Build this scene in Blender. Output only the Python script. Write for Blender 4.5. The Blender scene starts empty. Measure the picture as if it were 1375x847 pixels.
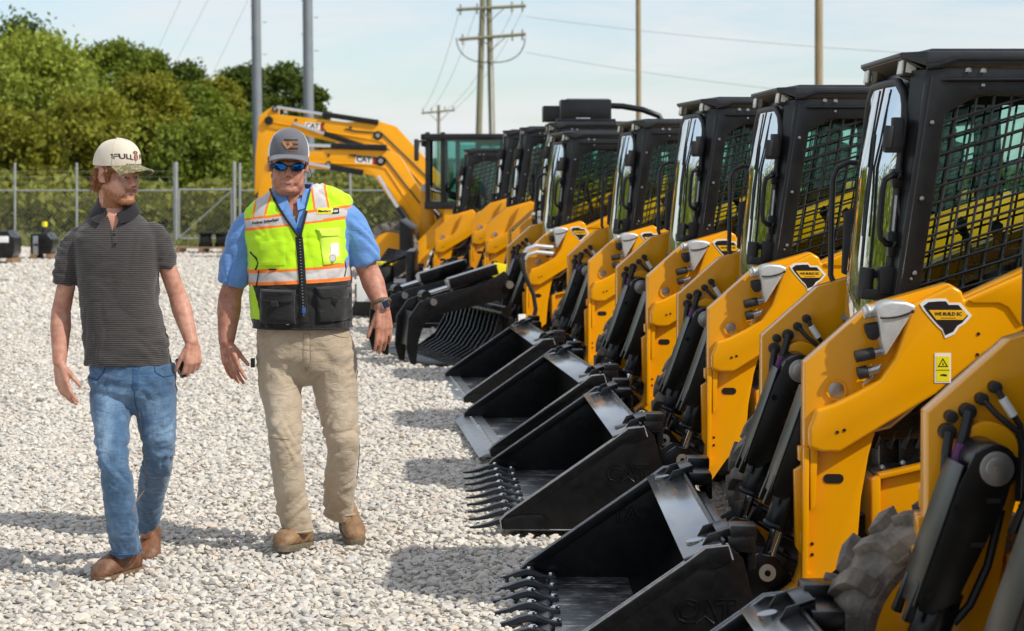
import bpy, bmesh, math, random
import numpy as np
from mathutils import Vector, Matrix, noise
from mathutils.bvhtree import BVHTree

random.seed(7)
R = math.radians
PI = math.pi
SC = bpy.context.scene
COL = SC.collection
V = Vector

# ------------------------------------------------------------------ camera numbers (70 mm lens, eye height 1.67 m)
FPX, HY, EYE = 2674.0, 235.2, 1.672


def at(px, py, y):
    """world point seen at a pixel of the photograph, at distance y"""
    return V(((px - 687.5) * y / FPX, y, EYE - (py - HY) * y / FPX))


# ------------------------------------------------------------------ tags, empties, copies
def tag(o, label=None, cat=None, group=None, kind=None):
    if label: o['label'] = label
    if cat: o['category'] = cat
    if group: o['group'] = group
    if kind: o['kind'] = kind
    return o


def empty(name, loc=(0, 0, 0), rz=0):
    o = bpy.data.objects.new(name, None)
    COL.objects.link(o)
    o.location = loc
    o.rotation_euler = (0, 0, rz)
    o.empty_display_size = .2
    return o


def link(name, me, parent=None, loc=None):
    o = bpy.data.objects.new(name, me)
    COL.objects.link(o)
    if parent: o.parent = parent
    if loc is not None: o.location = loc
    return o


def copy_tree(o, parent=None, skip=()):
    c = o.copy()
    COL.objects.link(c)
    c.parent = parent
    for ch in list(o.children):
        if ch in skip: continue
        copy_tree(ch, c, skip)
    return c


# ------------------------------------------------------------------ materials
def nodes(name):
    m = bpy.data.materials.new(name)
    m.use_nodes = True
    nt = m.node_tree
    return m, nt, nt.nodes['Principled BSDF']


def mk(nt, kind, **kw):
    n = nt.nodes.new(kind)
    for k, v in kw.items():
        if k in n.inputs.keys():
            n.inputs[k].default_value = v
        else:
            setattr(n, k, v)
    return n


def mat(name, col, rough=.5, metal=0., spec=.5, var=0., vs=6., dirt=None, dirt_amt=0., ds=3., bump=0., bs=60., coat=0.,
        stretch=None, rvar=0., sheen=0.):
    """principled material with procedural tint variation, dust and bump"""
    m, nt, p = nodes(name)
    L = nt.links.new
    p.inputs['Base Color'].default_value = (*col, 1)
    p.inputs['Roughness'].default_value = rough
    p.inputs['Metallic'].default_value = metal
    p.inputs['Specular IOR Level'].default_value = spec
    p.inputs['Coat Weight'].default_value = coat
    p.inputs['Coat Roughness'].default_value = .12
    p.inputs['Sheen Weight'].default_value = sheen
    tc = mk(nt, 'ShaderNodeTexCoord')
    oi = mk(nt, 'ShaderNodeObjectInfo')
    sh = mk(nt, 'ShaderNodeVectorMath', operation='MULTIPLY_ADD')
    L(oi.outputs['Random'], sh.inputs[0])
    sh.inputs[1].default_value = (13, 29, 17)
    L(tc.outputs['Object'], sh.inputs[2])
    src = sh.outputs[0]
    if stretch:
        mp = mk(nt, 'ShaderNodeMapping')
        mp.inputs['Scale'].default_value = stretch
        L(src, mp.inputs['Vector'])
        src = mp.outputs['Vector']
    out = None
    if var > 0:
        n = mk(nt, 'ShaderNodeTexNoise', Scale=vs, Detail=5., Roughness=.6)
        L(src, n.inputs['Vector'])
        mr = mk(nt, 'ShaderNodeMapRange')
        mr.inputs['From Min'].default_value = .3
        mr.inputs['From Max'].default_value = .7
        mr.inputs['To Min'].default_value = 1 - var
        mr.inputs['To Max'].default_value = 1 + var
        L(n.outputs['Fac'], mr.inputs['Value'])
        mx = mk(nt, 'ShaderNodeMix', data_type='RGBA', blend_type='MULTIPLY')
        mx.inputs['Factor'].default_value = 1
        mx.inputs[6].default_value = (*col, 1)
        cb = mk(nt, 'ShaderNodeCombineColor')
        for i in range(3): L(mr.outputs['Result'], cb.inputs[i])
        L(cb.outputs['Color'], mx.inputs[7])
        out = mx.outputs[2]
    if dirt is not None:
        n = mk(nt, 'ShaderNodeTexNoise', Scale=ds, Detail=8., Roughness=.7)
        L(src, n.inputs['Vector'])
        mr = mk(nt, 'ShaderNodeMapRange')
        mr.inputs['From Min'].default_value = .45
        mr.inputs['From Max'].default_value = .75
        mr.inputs['To Max'].default_value = dirt_amt
        L(n.outputs['Fac'], mr.inputs['Value'])
        mx = mk(nt, 'ShaderNodeMix', data_type='RGBA')
        L(mr.outputs['Result'], mx.inputs['Factor'])
        if out: L(out, mx.inputs[6])
        else: mx.inputs[6].default_value = (*col, 1)
        mx.inputs[7].default_value = (*dirt, 1)
        out = mx.outputs[2]
    if out: L(out, p.inputs['Base Color'])
    if rvar > 0:
        n = mk(nt, 'ShaderNodeTexNoise', Scale=vs * 1.7, Detail=4.)
        L(src, n.inputs['Vector'])
        mr = mk(nt, 'ShaderNodeMapRange')
        mr.inputs['To Min'].default_value = max(.02, rough - rvar)
        mr.inputs['To Max'].default_value = rough + rvar
        L(n.outputs['Fac'], mr.inputs['Value'])
        L(mr.outputs['Result'], p.inputs['Roughness'])
    if bump > 0:
        n = mk(nt, 'ShaderNodeTexNoise', Scale=bs, Detail=4.)
        L(src, n.inputs['Vector'])
        b = mk(nt, 'ShaderNodeBump')
        b.inputs['Strength'].default_value = bump
        b.inputs['Distance'].default_value = .01
        L(n.outputs['Fac'], b.inputs['Height'])
        L(b.outputs['Normal'], p.inputs['Normal'])
    return m


def glass(name, tint, gloss=.02, ior=1.5):
    m, nt, p = nodes(name)
    nt.nodes.remove(p)
    L = nt.links.new
    tr = mk(nt, 'ShaderNodeBsdfTransparent')
    tr.inputs['Color'].default_value = (*tint, 1)
    gl = mk(nt, 'ShaderNodeBsdfGlossy')
    gl.inputs['Roughness'].default_value = gloss
    fr = mk(nt, 'ShaderNodeFresnel')
    fr.inputs['IOR'].default_value = ior
    mx = mk(nt, 'ShaderNodeMixShader')
    L(fr.outputs[0], mx.inputs[0])
    L(tr.outputs[0], mx.inputs[1])
    L(gl.outputs[0], mx.inputs[2])
    L(mx.outputs[0], nt.nodes['Material Output'].inputs['Surface'])
    return m


YEL = (.82, .345, .001)
M = {}
M['yellow'] = mat('yellow_paint', YEL, .36, var=.05, vs=3, dirt=(.50, .27, .04), dirt_amt=.10, ds=5, coat=1., rvar=.07, spec=.12)
for n_ in M['yellow'].node_tree.nodes:
    if n_.type == 'BSDF_PRINCIPLED':
        n_.inputs['Coat IOR'].default_value = 1.3
        n_.inputs['Coat Roughness'].default_value = .16
M['black'] = mat('black_paint', (.005, .005, .0055), .28, spec=.4, var=.3, vs=9, dirt=(.05, .045, .04), dirt_amt=.2, ds=7, rvar=.1)
M['blackmatte'] = mat('black_plastic', (.016, .016, .017), .55, var=.2, dirt=(.07, .06, .05), dirt_amt=.3)
M['cab'] = mat('cab_black', (.007, .007, .0075), .32, spec=.4, var=.25, vs=7, dirt=(.05, .047, .043), dirt_amt=.28, ds=4, rvar=.1)
M['roof'] = mat('roof_paint', (.016, .017, .02), .38, var=.2, dirt=(.08, .08, .08), dirt_amt=.3)
M['olive'] = mat('guard_black', (.0045, .0045, .004), .30, spec=.38, var=.2, dirt=(.05, .046, .038), dirt_amt=.12, ds=5)
M['bucket'] = mat('bucket_black', (.004, .004, .0045), .34, spec=.3, var=.35, vs=12, dirt=(.08, .075, .065), dirt_amt=.10, ds=26, rvar=.12)
M['buckettop'] = mat('bucket_lip_paint', (.035, .035, .037), .20, spec=1., var=.2, vs=20, dirt=(.16, .16, .16), dirt_amt=.4, ds=12, coat=1.)
M['silver'] = mat('cast_silver', (.62, .62, .60), .42, metal=.55, var=.1, vs=20, bump=.1, bs=120)
M['chrome'] = mat('chrome_rod', (.8, .8, .8), .12, metal=1.)
M['edge'] = mat('edge_highlight', (.30, .30, .30), .3, metal=.3, var=.3, vs=40)  # pale grey that paints in the sun and sky glint on bucket edges
M['steel'] = mat('plain_steel', (.42, .42, .41), .35, metal=.9, var=.15, vs=30)
M['cream'] = mat('cream_washer', (.62, .58, .47), .5, var=.1)
M['rubber'] = mat('tyre_rubber', (.15, .128, .105), .9, var=.4, vs=10, dirt=(.36, .295, .235), dirt_amt=1., ds=5, bump=.3, bs=50)
M['hose'] = mat('hose_rubber', (.012, .012, .012), .5)
M['white'] = mat('white_vinyl', (.80, .79, .76), .45)
M['decalblack'] = mat('decal_black', (.012, .010, .010), .4)
M['decalyellow'] = mat('decal_yellow', (.85, .45, .01), .4)
M['labelyellow'] = mat('label_yellow', (.85, .72, .01), .4)
M['seat'] = mat('seat_vinyl', (.02, .02, .021), .6)
M['lamp'] = mat('lamp_lens', (.72, .68, .58), .18, var=.15, vs=60)
M['visor'] = mat('visor_underside', (.05, .04, .025), .45)
M['glassfront'] = glass('front_glass', (.30, .34, .33), .01, 1.75)
M['glassside'] = glass('side_glass_teal', (.82, .94, .915), .02, 1.5)
M['purple'] = mat('hose_sleeve_purple', (.10, .01, .09), .5)
M['lampglass'] = glass('loader_cab_glass', (.60, .82, .80), .02, 1.6)
M['orange_lens'] = mat('amber_lens', (.6, .14, .01), .3)


def worn():
    m, nt, p = nodes('worn_bucket_floor')
    L = nt.links.new
    tc = mk(nt, 'ShaderNodeTexCoord')
    mp = mk(nt, 'ShaderNodeMapping')
    mp.inputs['Scale'].default_value = (3, 40, 40)
    n = mk(nt, 'ShaderNodeTexNoise', Scale=1.2, Detail=8., Roughness=.75)
    n2 = mk(nt, 'ShaderNodeTexNoise', Scale=9., Detail=6., Roughness=.7)
    L(tc.outputs['Object'], mp.inputs['Vector'])
    L(mp.outputs['Vector'], n.inputs['Vector'])
    L(tc.outputs['Object'], n2.inputs['Vector'])
    mm = mk(nt, 'ShaderNodeMath', operation='MULTIPLY')
    L(n.outputs['Fac'], mm.inputs[0])
    L(n2.outputs['Fac'], mm.inputs[1])
    cr = mk(nt, 'ShaderNodeValToRGB')
    cr.color_ramp.elements[0].position = .20
    cr.color_ramp.elements[0].color = (.03, .03, .031, 1)
    cr.color_ramp.elements[1].position = .36
    cr.color_ramp.elements[1].color = (.55, .51, .45, 1)
    e = cr.color_ramp.elements.new(.28)
    e.color = (.11, .11, .112, 1)
    L(mm.outputs[0], cr.inputs[0])
    L(cr.outputs[0], p.inputs['Base Color'])
    p.inputs['Roughness'].default_value = .38
    p.inputs['Metallic'].default_value = .55
    return m


M['worn'] = worn()


# ------------------------------------------------------------------ mesh builder
class MB:
    def __init__(s):
        s.bm = bmesh.new()

    def take(s, t, mi=0, bevel=0., seg=2, mat4=None):
        if bevel > 0:
            bmesh.ops.recalc_face_normals(t, faces=t.faces)
            ed = [e for e in t.edges if len(e.link_faces) == 2 and e.calc_face_angle(0) > .35]
            bmesh.ops.bevel(t, geom=ed, offset=bevel, segments=seg, affect='EDGES', clamp_overlap=True, profile=.6)
        bmesh.ops.recalc_face_normals(t, faces=t.faces)
        if mat4 is not None: t.transform(mat4)
        for f in t.faces: f.material_index = mi
        me = bpy.data.meshes.new('tmp')
        t.to_mesh(me)
        t.free()
        s.bm.from_mesh(me)
        bpy.data.meshes.remove(me)
        return s

    def add(s, verts, faces, mi=0, bevel=0., seg=2, mat4=None):
        t = bmesh.new()
        vs = [t.verts.new(v) for v in verts]
        for f in faces:
            try: t.faces.new([vs[i] for i in f])
            except ValueError: pass
        return s.take(t, mi, bevel, seg, mat4)

    def prism(s, poly, y0, y1, mi=0, bevel=0., seg=2):
        """polygon in (x, z) extruded along y"""
        n = len(poly)
        v = [(p[0], y0, p[1]) for p in poly] + [(p[0], y1, p[1]) for p in poly]
        f = [list(range(n)), list(range(2 * n - 1, n - 1, -1))] + [(i, (i + 1) % n, n + (i + 1) % n, n + i) for i in range(n)]
        return s.add(v, f, mi, bevel, seg)

    def zprism(s, poly, zb, zt, mi=0, bevel=0., seg=2):
        """polygon in (x, y); zb / zt numbers or one value per corner"""
        n = len(poly)
        zb = zb if isinstance(zb, (list, tuple)) else [zb] * n
        zt = zt if isinstance(zt, (list, tuple)) else [zt] * n
        v = [(p[0], p[1], z) for p, z in zip(poly, zb)] + [(p[0], p[1], z) for p, z in zip(poly, zt)]
        f = [list(range(n)), list(range(2 * n - 1, n - 1, -1))] + [(i, (i + 1) % n, n + (i + 1) % n, n + i) for i in range(n)]
        return s.add(v, f, mi, bevel, seg)

    def box(s, c, d, mi=0, bevel=0., rot=None, seg=2):
        x, y, z = d[0] / 2, d[1] / 2, d[2] / 2
        v = [V(p) for p in [(-x, -y, -z), (x, -y, -z), (x, y, -z), (-x, y, -z), (-x, -y, z), (x, -y, z), (x, y, z), (-x, y, z)]]
        m = Matrix.Translation(c)
        if rot is not None: m = m @ rot.to_4x4()
        return s.add(v, [(0, 3, 2, 1), (4, 5, 6, 7), (0, 1, 5, 4), (1, 2, 6, 5), (2, 3, 7, 6), (3, 0, 4, 7)], mi, bevel, seg, m)

    def hexa(s, p, mi=0, bevel=0.):
        return s.add(p, [(0, 3, 2, 1), (4, 5, 6, 7), (0, 1, 5, 4), (1, 2, 6, 5), (2, 3, 7, 6), (3, 0, 4, 7)], mi, bevel)

    def cyl(s, p0, p1, r, mi=0, seg=18, r1=None, bevel=0.):
        p0, p1 = V(p0), V(p1)
        return s.tube([p0, p1], [r, r if r1 is None else r1], mi, seg, bevel=bevel)

    def tube(s, pts, r, mi=0, seg=8, bevel=0., closed=False):
        pts = [V(p) for p in pts]
        n = len(pts)
        rr = r if isinstance(r, (list, tuple)) else [r] * n
        t0 = (pts[1] - pts[0]).normalized()
        up = V((0, 0, 1)) if abs(t0.z) < .9 else V((1, 0, 0))
        a = t0.cross(up).normalized()
        rings = []
        for i in range(n):
            if closed: t = (pts[(i + 1) % n] - pts[i - 1]).normalized()
            else: t = (pts[min(i + 1, n - 1)] - pts[max(i - 1, 0)]).normalized()
            a = (a - t * a.dot(t)).normalized()
            b = t.cross(a)
            rings.append([pts[i] + (a * math.cos(2 * PI * k / seg) + b * math.sin(2 * PI * k / seg)) * rr[i] for k in range(seg)])
        return s.loft(rings, mi, not closed, bevel, closed)

    def loft(s, rings, mi=0, caps=True, bevel=0., closed=False):
        n = len(rings[0])
        v = [p for r in rings for p in r]
        f = []
        m = len(rings)
        for i in range(m if closed else m - 1):
            j = (i + 1) % m
            for k in range(n):
                k2 = (k + 1) % n
                f.append((i * n + k, i * n + k2, j * n + k2, j * n + k))
        if caps:
            f.append(list(range(n - 1, -1, -1)))
            f.append([(m - 1) * n + k for k in range(n)])
        return s.add(v, f, mi, bevel)

    def ball(s, c, r, mi=0, sub=2, mat3=None):
        t = bmesh.new()
        bmesh.ops.create_icosphere(t, subdivisions=sub, radius=1)
        rr = r if isinstance(r, (list, tuple)) else (r, r, r)
        m = Matrix.Diagonal((*rr, 1))
        if mat3 is not None: m = mat3.to_4x4() @ m
        return s.take(t, mi, mat4=Matrix.Translation(c) @ m)

    def capsule(s, p0, p1, r0, r1, mi=0, seg=14):
        """rounded cone, closed"""
        p0, p1 = V(p0), V(p1)
        d = p1 - p0
        t = d.normalized() if d.length > 1e-6 else V((0, 0, 1))
        pts, rr = [], []
        for k in range(5):
            a = PI / 2 * (1 - k / 4.)
            pts.append(p0 - t * r0 * math.sin(a)); rr.append(max(r0 * math.cos(a), r0 * .03))
        for k in range(5):
            a = PI / 2 * k / 4.
            pts.append(p1 + t * r1 * math.sin(a)); rr.append(max(r1 * math.cos(a), r1 * .03))
        return s.tube(pts, rr, mi, seg)

    def ring(s, outer, inner, y0, y1, mi=0, bevel=0.):
        """frame between two (x, z) loops of the same length, thick in y"""
        n = len(outer)
        v = [(p[0], y0, p[1]) for p in outer] + [(p[0], y0, p[1]) for p in inner] + [(p[0], y1, p[1]) for p in outer] + [(p[0], y1, p[1]) for p in inner]
        f = []
        for i in range(n):
            j = (i + 1) % n
            f += [(i, j, n + j, n + i), (2 * n + i, 3 * n + i, 3 * n + j, 2 * n + j), (i, 2 * n + i, 2 * n + j, j), (n + i, n + j, 3 * n + j, 3 * n + i)]
        return s.add(v, f, mi, bevel)

    def lathe(s, prof, c, mi=0, seg=32, axis='y'):
        """profile (radius, along) turned round an axis through c"""
        rings = []
        for r, a in prof:
            ring = []
            for k in range(seg):
                t = 2 * PI * k / seg
                p = (r * math.cos(t), a, r * math.sin(t)) if axis == 'y' else (r * math.cos(t), r * math.sin(t), a)
                ring.append(V(c) + V(p))
            rings.append(ring)
        return s.loft(rings, mi, caps=True)

    def text(s, body, size, origin, ux, uy, mi=0, thick=.001, bold=.0, align='CENTER'):
        vs, fs = text_mesh(body, size, bold, align)
        ux, uy = V(ux).normalized(), V(uy).normalized()
        un = ux.cross(uy)
        o = V(origin)
        v = [o + ux * p[0] + uy * p[1] + un * thick for p in vs]
        return s.add(v, fs, mi)

    def mesh(s, name, mats, smooth=35):
        me = bpy.data.meshes.new(name)
        bmesh.ops.remove_doubles(s.bm, verts=s.bm.verts, dist=1e-6)
        s.bm.to_mesh(me)
        s.bm.free()
        for m in mats: me.materials.append(m)
        if smooth:
            me.polygons.foreach_set('use_smooth', [True] * len(me.polygons))
            me.set_sharp_from_angle(angle=R(smooth))
        return me

    def build(s, name, mats, parent=None, loc=None, smooth=35):
        mats = mats if isinstance(mats, (list, tuple)) else [mats]
        return link(name, s.mesh(name, mats, smooth), parent, loc)


def text_mesh(body, size, bold=0., align='CENTER'):
    cu = bpy.data.curves.new('t', 'FONT')
    cu.body = body
    cu.size = size
    cu.align_x = align
    cu.align_y = 'CENTER'
    cu.offset = bold
    cu.resolution_u = 3
    o = bpy.data.objects.new('t', cu)
    me = bpy.data.meshes.new_from_object(o)
    vs = [v.co.copy() for v in me.vertices]
    fs = [tuple(p.vertices) for p in me.polygons]
    bpy.data.objects.remove(o)
    bpy.data.meshes.remove(me)
    return vs, fs


def arc(c, r, a0, a1, n):
    return [(c[0] + r * math.cos(R(a0 + (a1 - a0) * k / n)), c[1] + r * math.sin(R(a0 + (a1 - a0) * k / n))) for k in range(n + 1)]


def clip_line(p, d, poly):
    """part of the line p + t d inside a convex polygon"""
    t0, t1 = -1e9, 1e9
    n = len(poly)
    area = sum(poly[i][0] * poly[(i + 1) % n][1] - poly[(i + 1) % n][0] * poly[i][1] for i in range(n))
    for i in range(n):
        a, b = poly[i], poly[(i + 1) % n]
        nx, ny = (b[1] - a[1], a[0] - b[0])
        if area < 0: nx, ny = -nx, -ny
        den = nx * d[0] + ny * d[1]
        num = nx * (a[0] - p[0]) + ny * (a[1] - p[1])
        if abs(den) < 1e-9:
            if num < 0: return None
            continue
        t = num / den
        if den > 0: t1 = min(t1, t)
        else: t0 = max(t0, t)
    return (t0, t1) if t1 - t0 > .01 else None
# ================================================================== compact wheel loader (x back, y away from camera, z up)
def lin(pairs, z):
    """piecewise linear x over z"""
    pairs = sorted(pairs, key=lambda p: p[1])
    if z <= pairs[0][1]: return pairs[0][0]
    for a, b in zip(pairs, pairs[1:]):
        if z <= b[1]:
            t = (z - a[1]) / (b[1] - a[1])
            return a[0] + (b[0] - a[0]) * t
    return pairs[-1][0]


GL_EDGE = [(1.30, .98), (1.318, 1.24), (1.385, 1.88), (1.402, 2.03)]


def glass_x(y, z):
    k = (y - .0) / .38
    return lin(GL_EDGE, z) - lin([(.062, 1.0), (.062, 1.70), (.022, 2.02)], z) * (1 - k * k) - .01


def make_cab(root):
    W0 = [(1.44, 1.10), (1.412, 1.27), (1.501, 1.885), (1.605, 1.948), (2.32, 1.948), (2.32, 1.10)]
    O0 = [(1.285, .98), (1.319, 1.243), (1.436, 2.046), (1.52, 2.046), (2.45, 2.046), (2.45, .98)]
    b = MB()
    for s in (-1, 1):
        y0, y1 = sorted((s * .47, s * .44))
        b.ring(O0, W0, y0, y1, 0, .005)
        # corner post between side panel and door glass
        for z0, z1 in ((.98, 1.243), (1.243, 1.62), (1.62, 2.04)):
            xa0, xa1 = lin([(1.285, .98), (1.319, 1.243), (1.436, 2.046)], z0), lin([(1.285, .98), (1.319, 1.243), (1.436, 2.046)], z1)
            xg0, xg1 = lin(GL_EDGE, z0), lin(GL_EDGE, z1)
            b.hexa([(xg0 - .004, s * .385, z0), (xa0 + .004, s * .462, z0), (xa0 + .07, s * .436, z0), (xg0 + .05, s * .385, z0),
                    (xg1 - .004, s * .385, z1), (xa1 + .004, s * .462, z1), (xa1 + .07, s * .436, z1), (xg1 + .05, s * .385, z1)], 0)
        # lip under the roof, pressed bead, bolts
        ya, yb = sorted((s * .4715, s * .487))
        b.prism([(1.432, 2.062), (1.432, 2.040), (1.488, 2.045), (1.54, 2.070), (2.5, 2.070), (2.5, 2.088), (1.53, 2.088), (1.48, 2.062)], ya, yb, 0, .003)
        b.tube([(1.485, s * .470, 2.002), (1.51, s * .471, 2.004), (2.38, s * .471, 2.006)], [.003, .009, .009], 0, 8)
        b.tube([(1.30, s * .470, 1.0), (1.335, s * .470, 1.243), (1.452, s * .470, 2.02)], .005, 0, 6)
        for u, z, r in ((1.579, 2.037, .013), (1.631, 2.035, .013), (1.631, 1.985, .008), (1.453, 1.855, .009), (1.417, 1.59, .009),
                        (1.392, 1.33, .009), (1.38, 1.31, .006)):
            b.ball((u, s * .472, z), (r, r * .8, r), 1, 1)
    # header over the glass, rear wall frame, floor
    b.box((1.455, 0, 1.985), (.07, .80, .125), 0, .01)
    b.box((2.43, 0, 1.98), (.05, .86, .10), 0, .01)
    b.box((2.43, 0, 1.15), (.05, .86, .32), 0, .01)
    b.box((1.85, 0, .99), (1.1, .86, .04), 0)
    b.box((1.36, 0, 1.03), (.06, .74, .12), 0, .01)
    for s in (-1, 1): b.box((2.42, s * .40, 1.6), (.06, .07, .7), 0, .01)
    b.box((1.9, -.405, 1.245), (.9, .02, .03), 0)
    b.box((1.9, .405, 1.245), (.9, .02, .03), 0)
    cab = b.build('cab', [M['cab'], M['steel']], root)
    # roof
    b = MB()
    poly = [(1.356, -.395), (1.356, .395), (1.435, .478), (2.52, .478), (2.52, -.478), (1.435, -.478)]
    b.zprism(poly, [2.088, 2.088, 2.050, 2.05, 2.05, 2.05], [2.104, 2.104, 2.104, 2.10, 2.10, 2.104], 0, .006)
    b.zprism([(1.46, -.40), (1.43, 0), (1.46, .40), (2.45, .40), (2.45, -.40)], 2.095, 2.118, 0, .012)
    b.hexa([(1.362, -.385, 2.082), (1.425, -.43, 2.045), (1.425, .43, 2.045), (1.362, .385, 2.082),
            (1.362, -.385, 2.087), (1.425, -.43, 2.0495), (1.425, .43, 2.0495), (1.362, .385, 2.087)], 1)
    for s in (-1, 1):
        b.hexa([(1.372, s * .30, 2.02), (1.44, s * .33, 2.0), (1.44, s * .25, 2.0), (1.39, s * .24, 2.03),
                (1.372, s * .34, 2.078), (1.44, s * .35, 2.06), (1.44, s * .2, 2.06), (1.385, s * .2, 2.078)], 1, .004)
    b.build('roof', [M['roof'], M['visor']], cab)
    for s in (-1, 1):
        b = MB()
        rt = Matrix.Rotation(R(8), 3, 'Y')
        b.box((1.400, s * .335, 2.052), (.055, .096, .066), 0, .006, rt)
        b.box((1.370, s * .335, 2.056), (.008, .082, .054), 1, .003, rt)
        b.box((1.398, s * .335 - .049, 2.054), (.036, .004, .044), 1, .001, rt)
        b.build('headlight', [M['blackmatte'], M['lamp']], cab)
    # bulged door glass with rounded top corners and its seal
    g = MB()
    zs = [1.13 + (2.005 - 1.13) * k / 20 for k in range(21)]
    grid = []
    for z in zs:
        hw = .375
        if z > 1.87: hw = .375 - .16 + .16 * math.sqrt(max(0, 1 - ((z - 1.87) / .137) ** 2))
        grid.append([V((glass_x(hw * (2 * k / 14. - 1), z), hw * (2 * k / 14. - 1), z)) for k in range(15)])
    g.add([p for r in grid for p in r], [(i * 15 + k, i * 15 + k + 1, i * 15 + k + 16, i * 15 + k + 15) for i in range(20) for k in range(14)])
    edge = [grid[i][0] for i in range(21)] + grid[20][1:-1] + [grid[i][14] for i in range(20, -1, -1)]
    g.tube([p + V((.006, 0, 0)) for p in edge], .017, 1, 8)
    g.tube([p + V((.004, 0, 0)) for p in grid[0]], .012, 1, 8)
    g.build('door_glass', [M['glassfront'], M['blackmatte']], cab, smooth=60)
    # side windows and welded guards
    for s in (-1, 1):
        w = MB()
        y0, y1 = sorted((s * .437, s * .432))
        w.prism([(p[0] + (.0), p[1]) for p in W0], y0, y1, 0)
        w.build('side_window', M['glassside'], cab, smooth=0)
        w = MB()
        yy = s * .456
        big = [(1.438, 1.095), (1.408, 1.27), (1.498, 1.888), (1.603, 1.952), (2.325, 1.952), (2.325, 1.095)]
        for k in range(-16, 40):
            d = (1, math.tan(R(17)))
            c = clip_line((1.4, .9 + k * .0545), d, big)
            if c:
                p0, p1 = [(1.4 + d[0] * t, .9 + k * .0545 + d[1] * t) for t in c]
                w.tube([(p0[0], yy, p0[1]), (p1[0], yy, p1[1])], .0052, 0, 6)
        for k in range(-2, 20):
            d = (.17, 1)
            c = clip_line((1.33 + k * .0615, 1.0), d, big)
            if c:
                p0, p1 = [(1.33 + k * .0615 + d[0] * t, 1.0 + d[1] * t) for t in c]
                w.tube([(p0[0], yy - s * .006, p0[1]), (p1[0], yy - s * .006, p1[1])], .0052, 0, 6)
        w.build('window_guard', M['cab'], cab)
    # wiper
    w = MB()
    gp = lambda y, z, o=.014: (glass_x(y, z) - o, y, z)
    w.tube([gp(-.13, 1.99), gp(-.14, 1.8), gp(-.15, 1.6), gp(-.16, 1.45)], .0045, 0, 6)
    w.tube([gp(-.10, 1.98, .02), gp(-.15, 1.80, .024), gp(-.165, 1.70, .02)], .004, 0, 6)
    w.tube([gp(-.165, 1.82, .02), gp(-.19, 1.50, .018), gp(-.20, 1.26, .018)], .0065, 0, 6)
    w.box(gp(-.2, 1.25, .012), (.03, .05, .05), 0, .008)
    w.build('wiper', M['blackmatte'], cab)
    # door handle bar and hinges on the near edge
    w = MB()
    hp = [(1.352, -.40, 1.668), (1.325, -.415, 1.672), (1.298, -.42, 1.655), (1.290, -.42, 1.62), (1.280, -.42, 1.49), (1.283, -.42, 1.452),
          (1.305, -.415, 1.43), (1.335, -.40, 1.428)]
    w.tube(hp, .0115, 0, 10)
    for p in (hp[0], hp[-1]): w.ball(p, .02, 0, 1)
    w.box((1.345, -.385, 1.66), (.04, .05, .07), 0, .01)
    w.box((1.33, -.385, 1.43), (.04, .05, .09), 0, .01)
    w.build('door_handle', M['cab'], cab)
    for z0, z1, big in ((1.745, 1.86, 0), (1.225, 1.345, 1)):
        w = MB()
        x = lin(GL_EDGE, (z0 + z1) / 2)
        if big:
            w.hexa([(1.215, -.40, 1.235), (1.345, -.40, 1.225), (1.345, -.33, 1.225), (1.23, -.30, 1.235),
                    (1.22, -.40, 1.275), (1.345, -.40, 1.26), (1.345, -.33, 1.26), (1.235, -.30, 1.275)], 0, .008)
            w.cyl((1.235, -.37, 1.235), (1.245, -.37, 1.345), .028, 0, 14, bevel=.006)
            w.box((1.31, -.385, 1.30), (.06, .05, .10), 0, .012)
            w.box((1.27, -.33, 1.32), (.09, .04, .03), 0, .008)
        else:
            w.box((1.330, -.39, 1.775), (.065, .045, .05), 0, .012)
            w.cyl((1.312, -.40, 1.765), (1.322, -.40, 1.845), .020, 0, 12, bevel=.007)
            w.box((1.345, -.40, 1.82), (.04, .03, .11), 0, .006)
        w.build('hinge', M['blackmatte'], cab)
    # gas strut beside the glass
    w = MB()
    w.tube([(1.345, -.395, 1.60), (1.332, -.395, 1.46)], .008, 0, 6)
    w.tube([(1.36, -.395, 1.78), (1.345, -.395, 1.60)], .011, 1, 8)
    w.tube([(1.345, -.395, 1.60), (1.36, -.405, 1.50), (1.335, -.405, 1.30)], .008, 1, 6)
    w.build('gas_strut', [M['steel'], M['blackmatte']], cab)
    # inside
    w = MB()
    w.box((2.02, 0, 1.25), (.46, .46, .14), 0, .05, seg=3)
    w.box((2.25, 0, 1.56), (.13, .44, .58), 0, .05, Matrix.Rotation(R(8), 3, 'Y'), seg=3)
    w.box((2.28, 0, 1.86), (.09, .26, .14), 0, .04, Matrix.Rotation(R(8), 3, 'Y'), seg=3)
    for s in (-1, 1):
        w.box((1.95, s * .29, 1.36), (.34, .10, .06), 0, .02)
    w.build('seat', M['seat'], cab)
    for s in (-1, 1):
        w = MB()
        w.tube([(1.76, s * .29, 1.33), (1.75, s * .29, 1.43), (1.73, s * .28, 1.46)], [.016, .014, .02], 0, 8)
        w.ball((1.725, s * .28, 1.48), (.026, .024, .034), 0, 1)
        w.box((1.78, s * .29, 1.30), (.10, .11, .05), 0, .02)
        w.build('joystick', M['seat'], cab)
    w = MB()
    w.box((1.47, .30, 1.68), (.05, .16, .20), 0, .02)
    w.box((1.53, .36, 1.45), (.08, .08, .30), 0, .02)
    w.build('display_panel', M['seat'], cab)
    return cab


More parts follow.
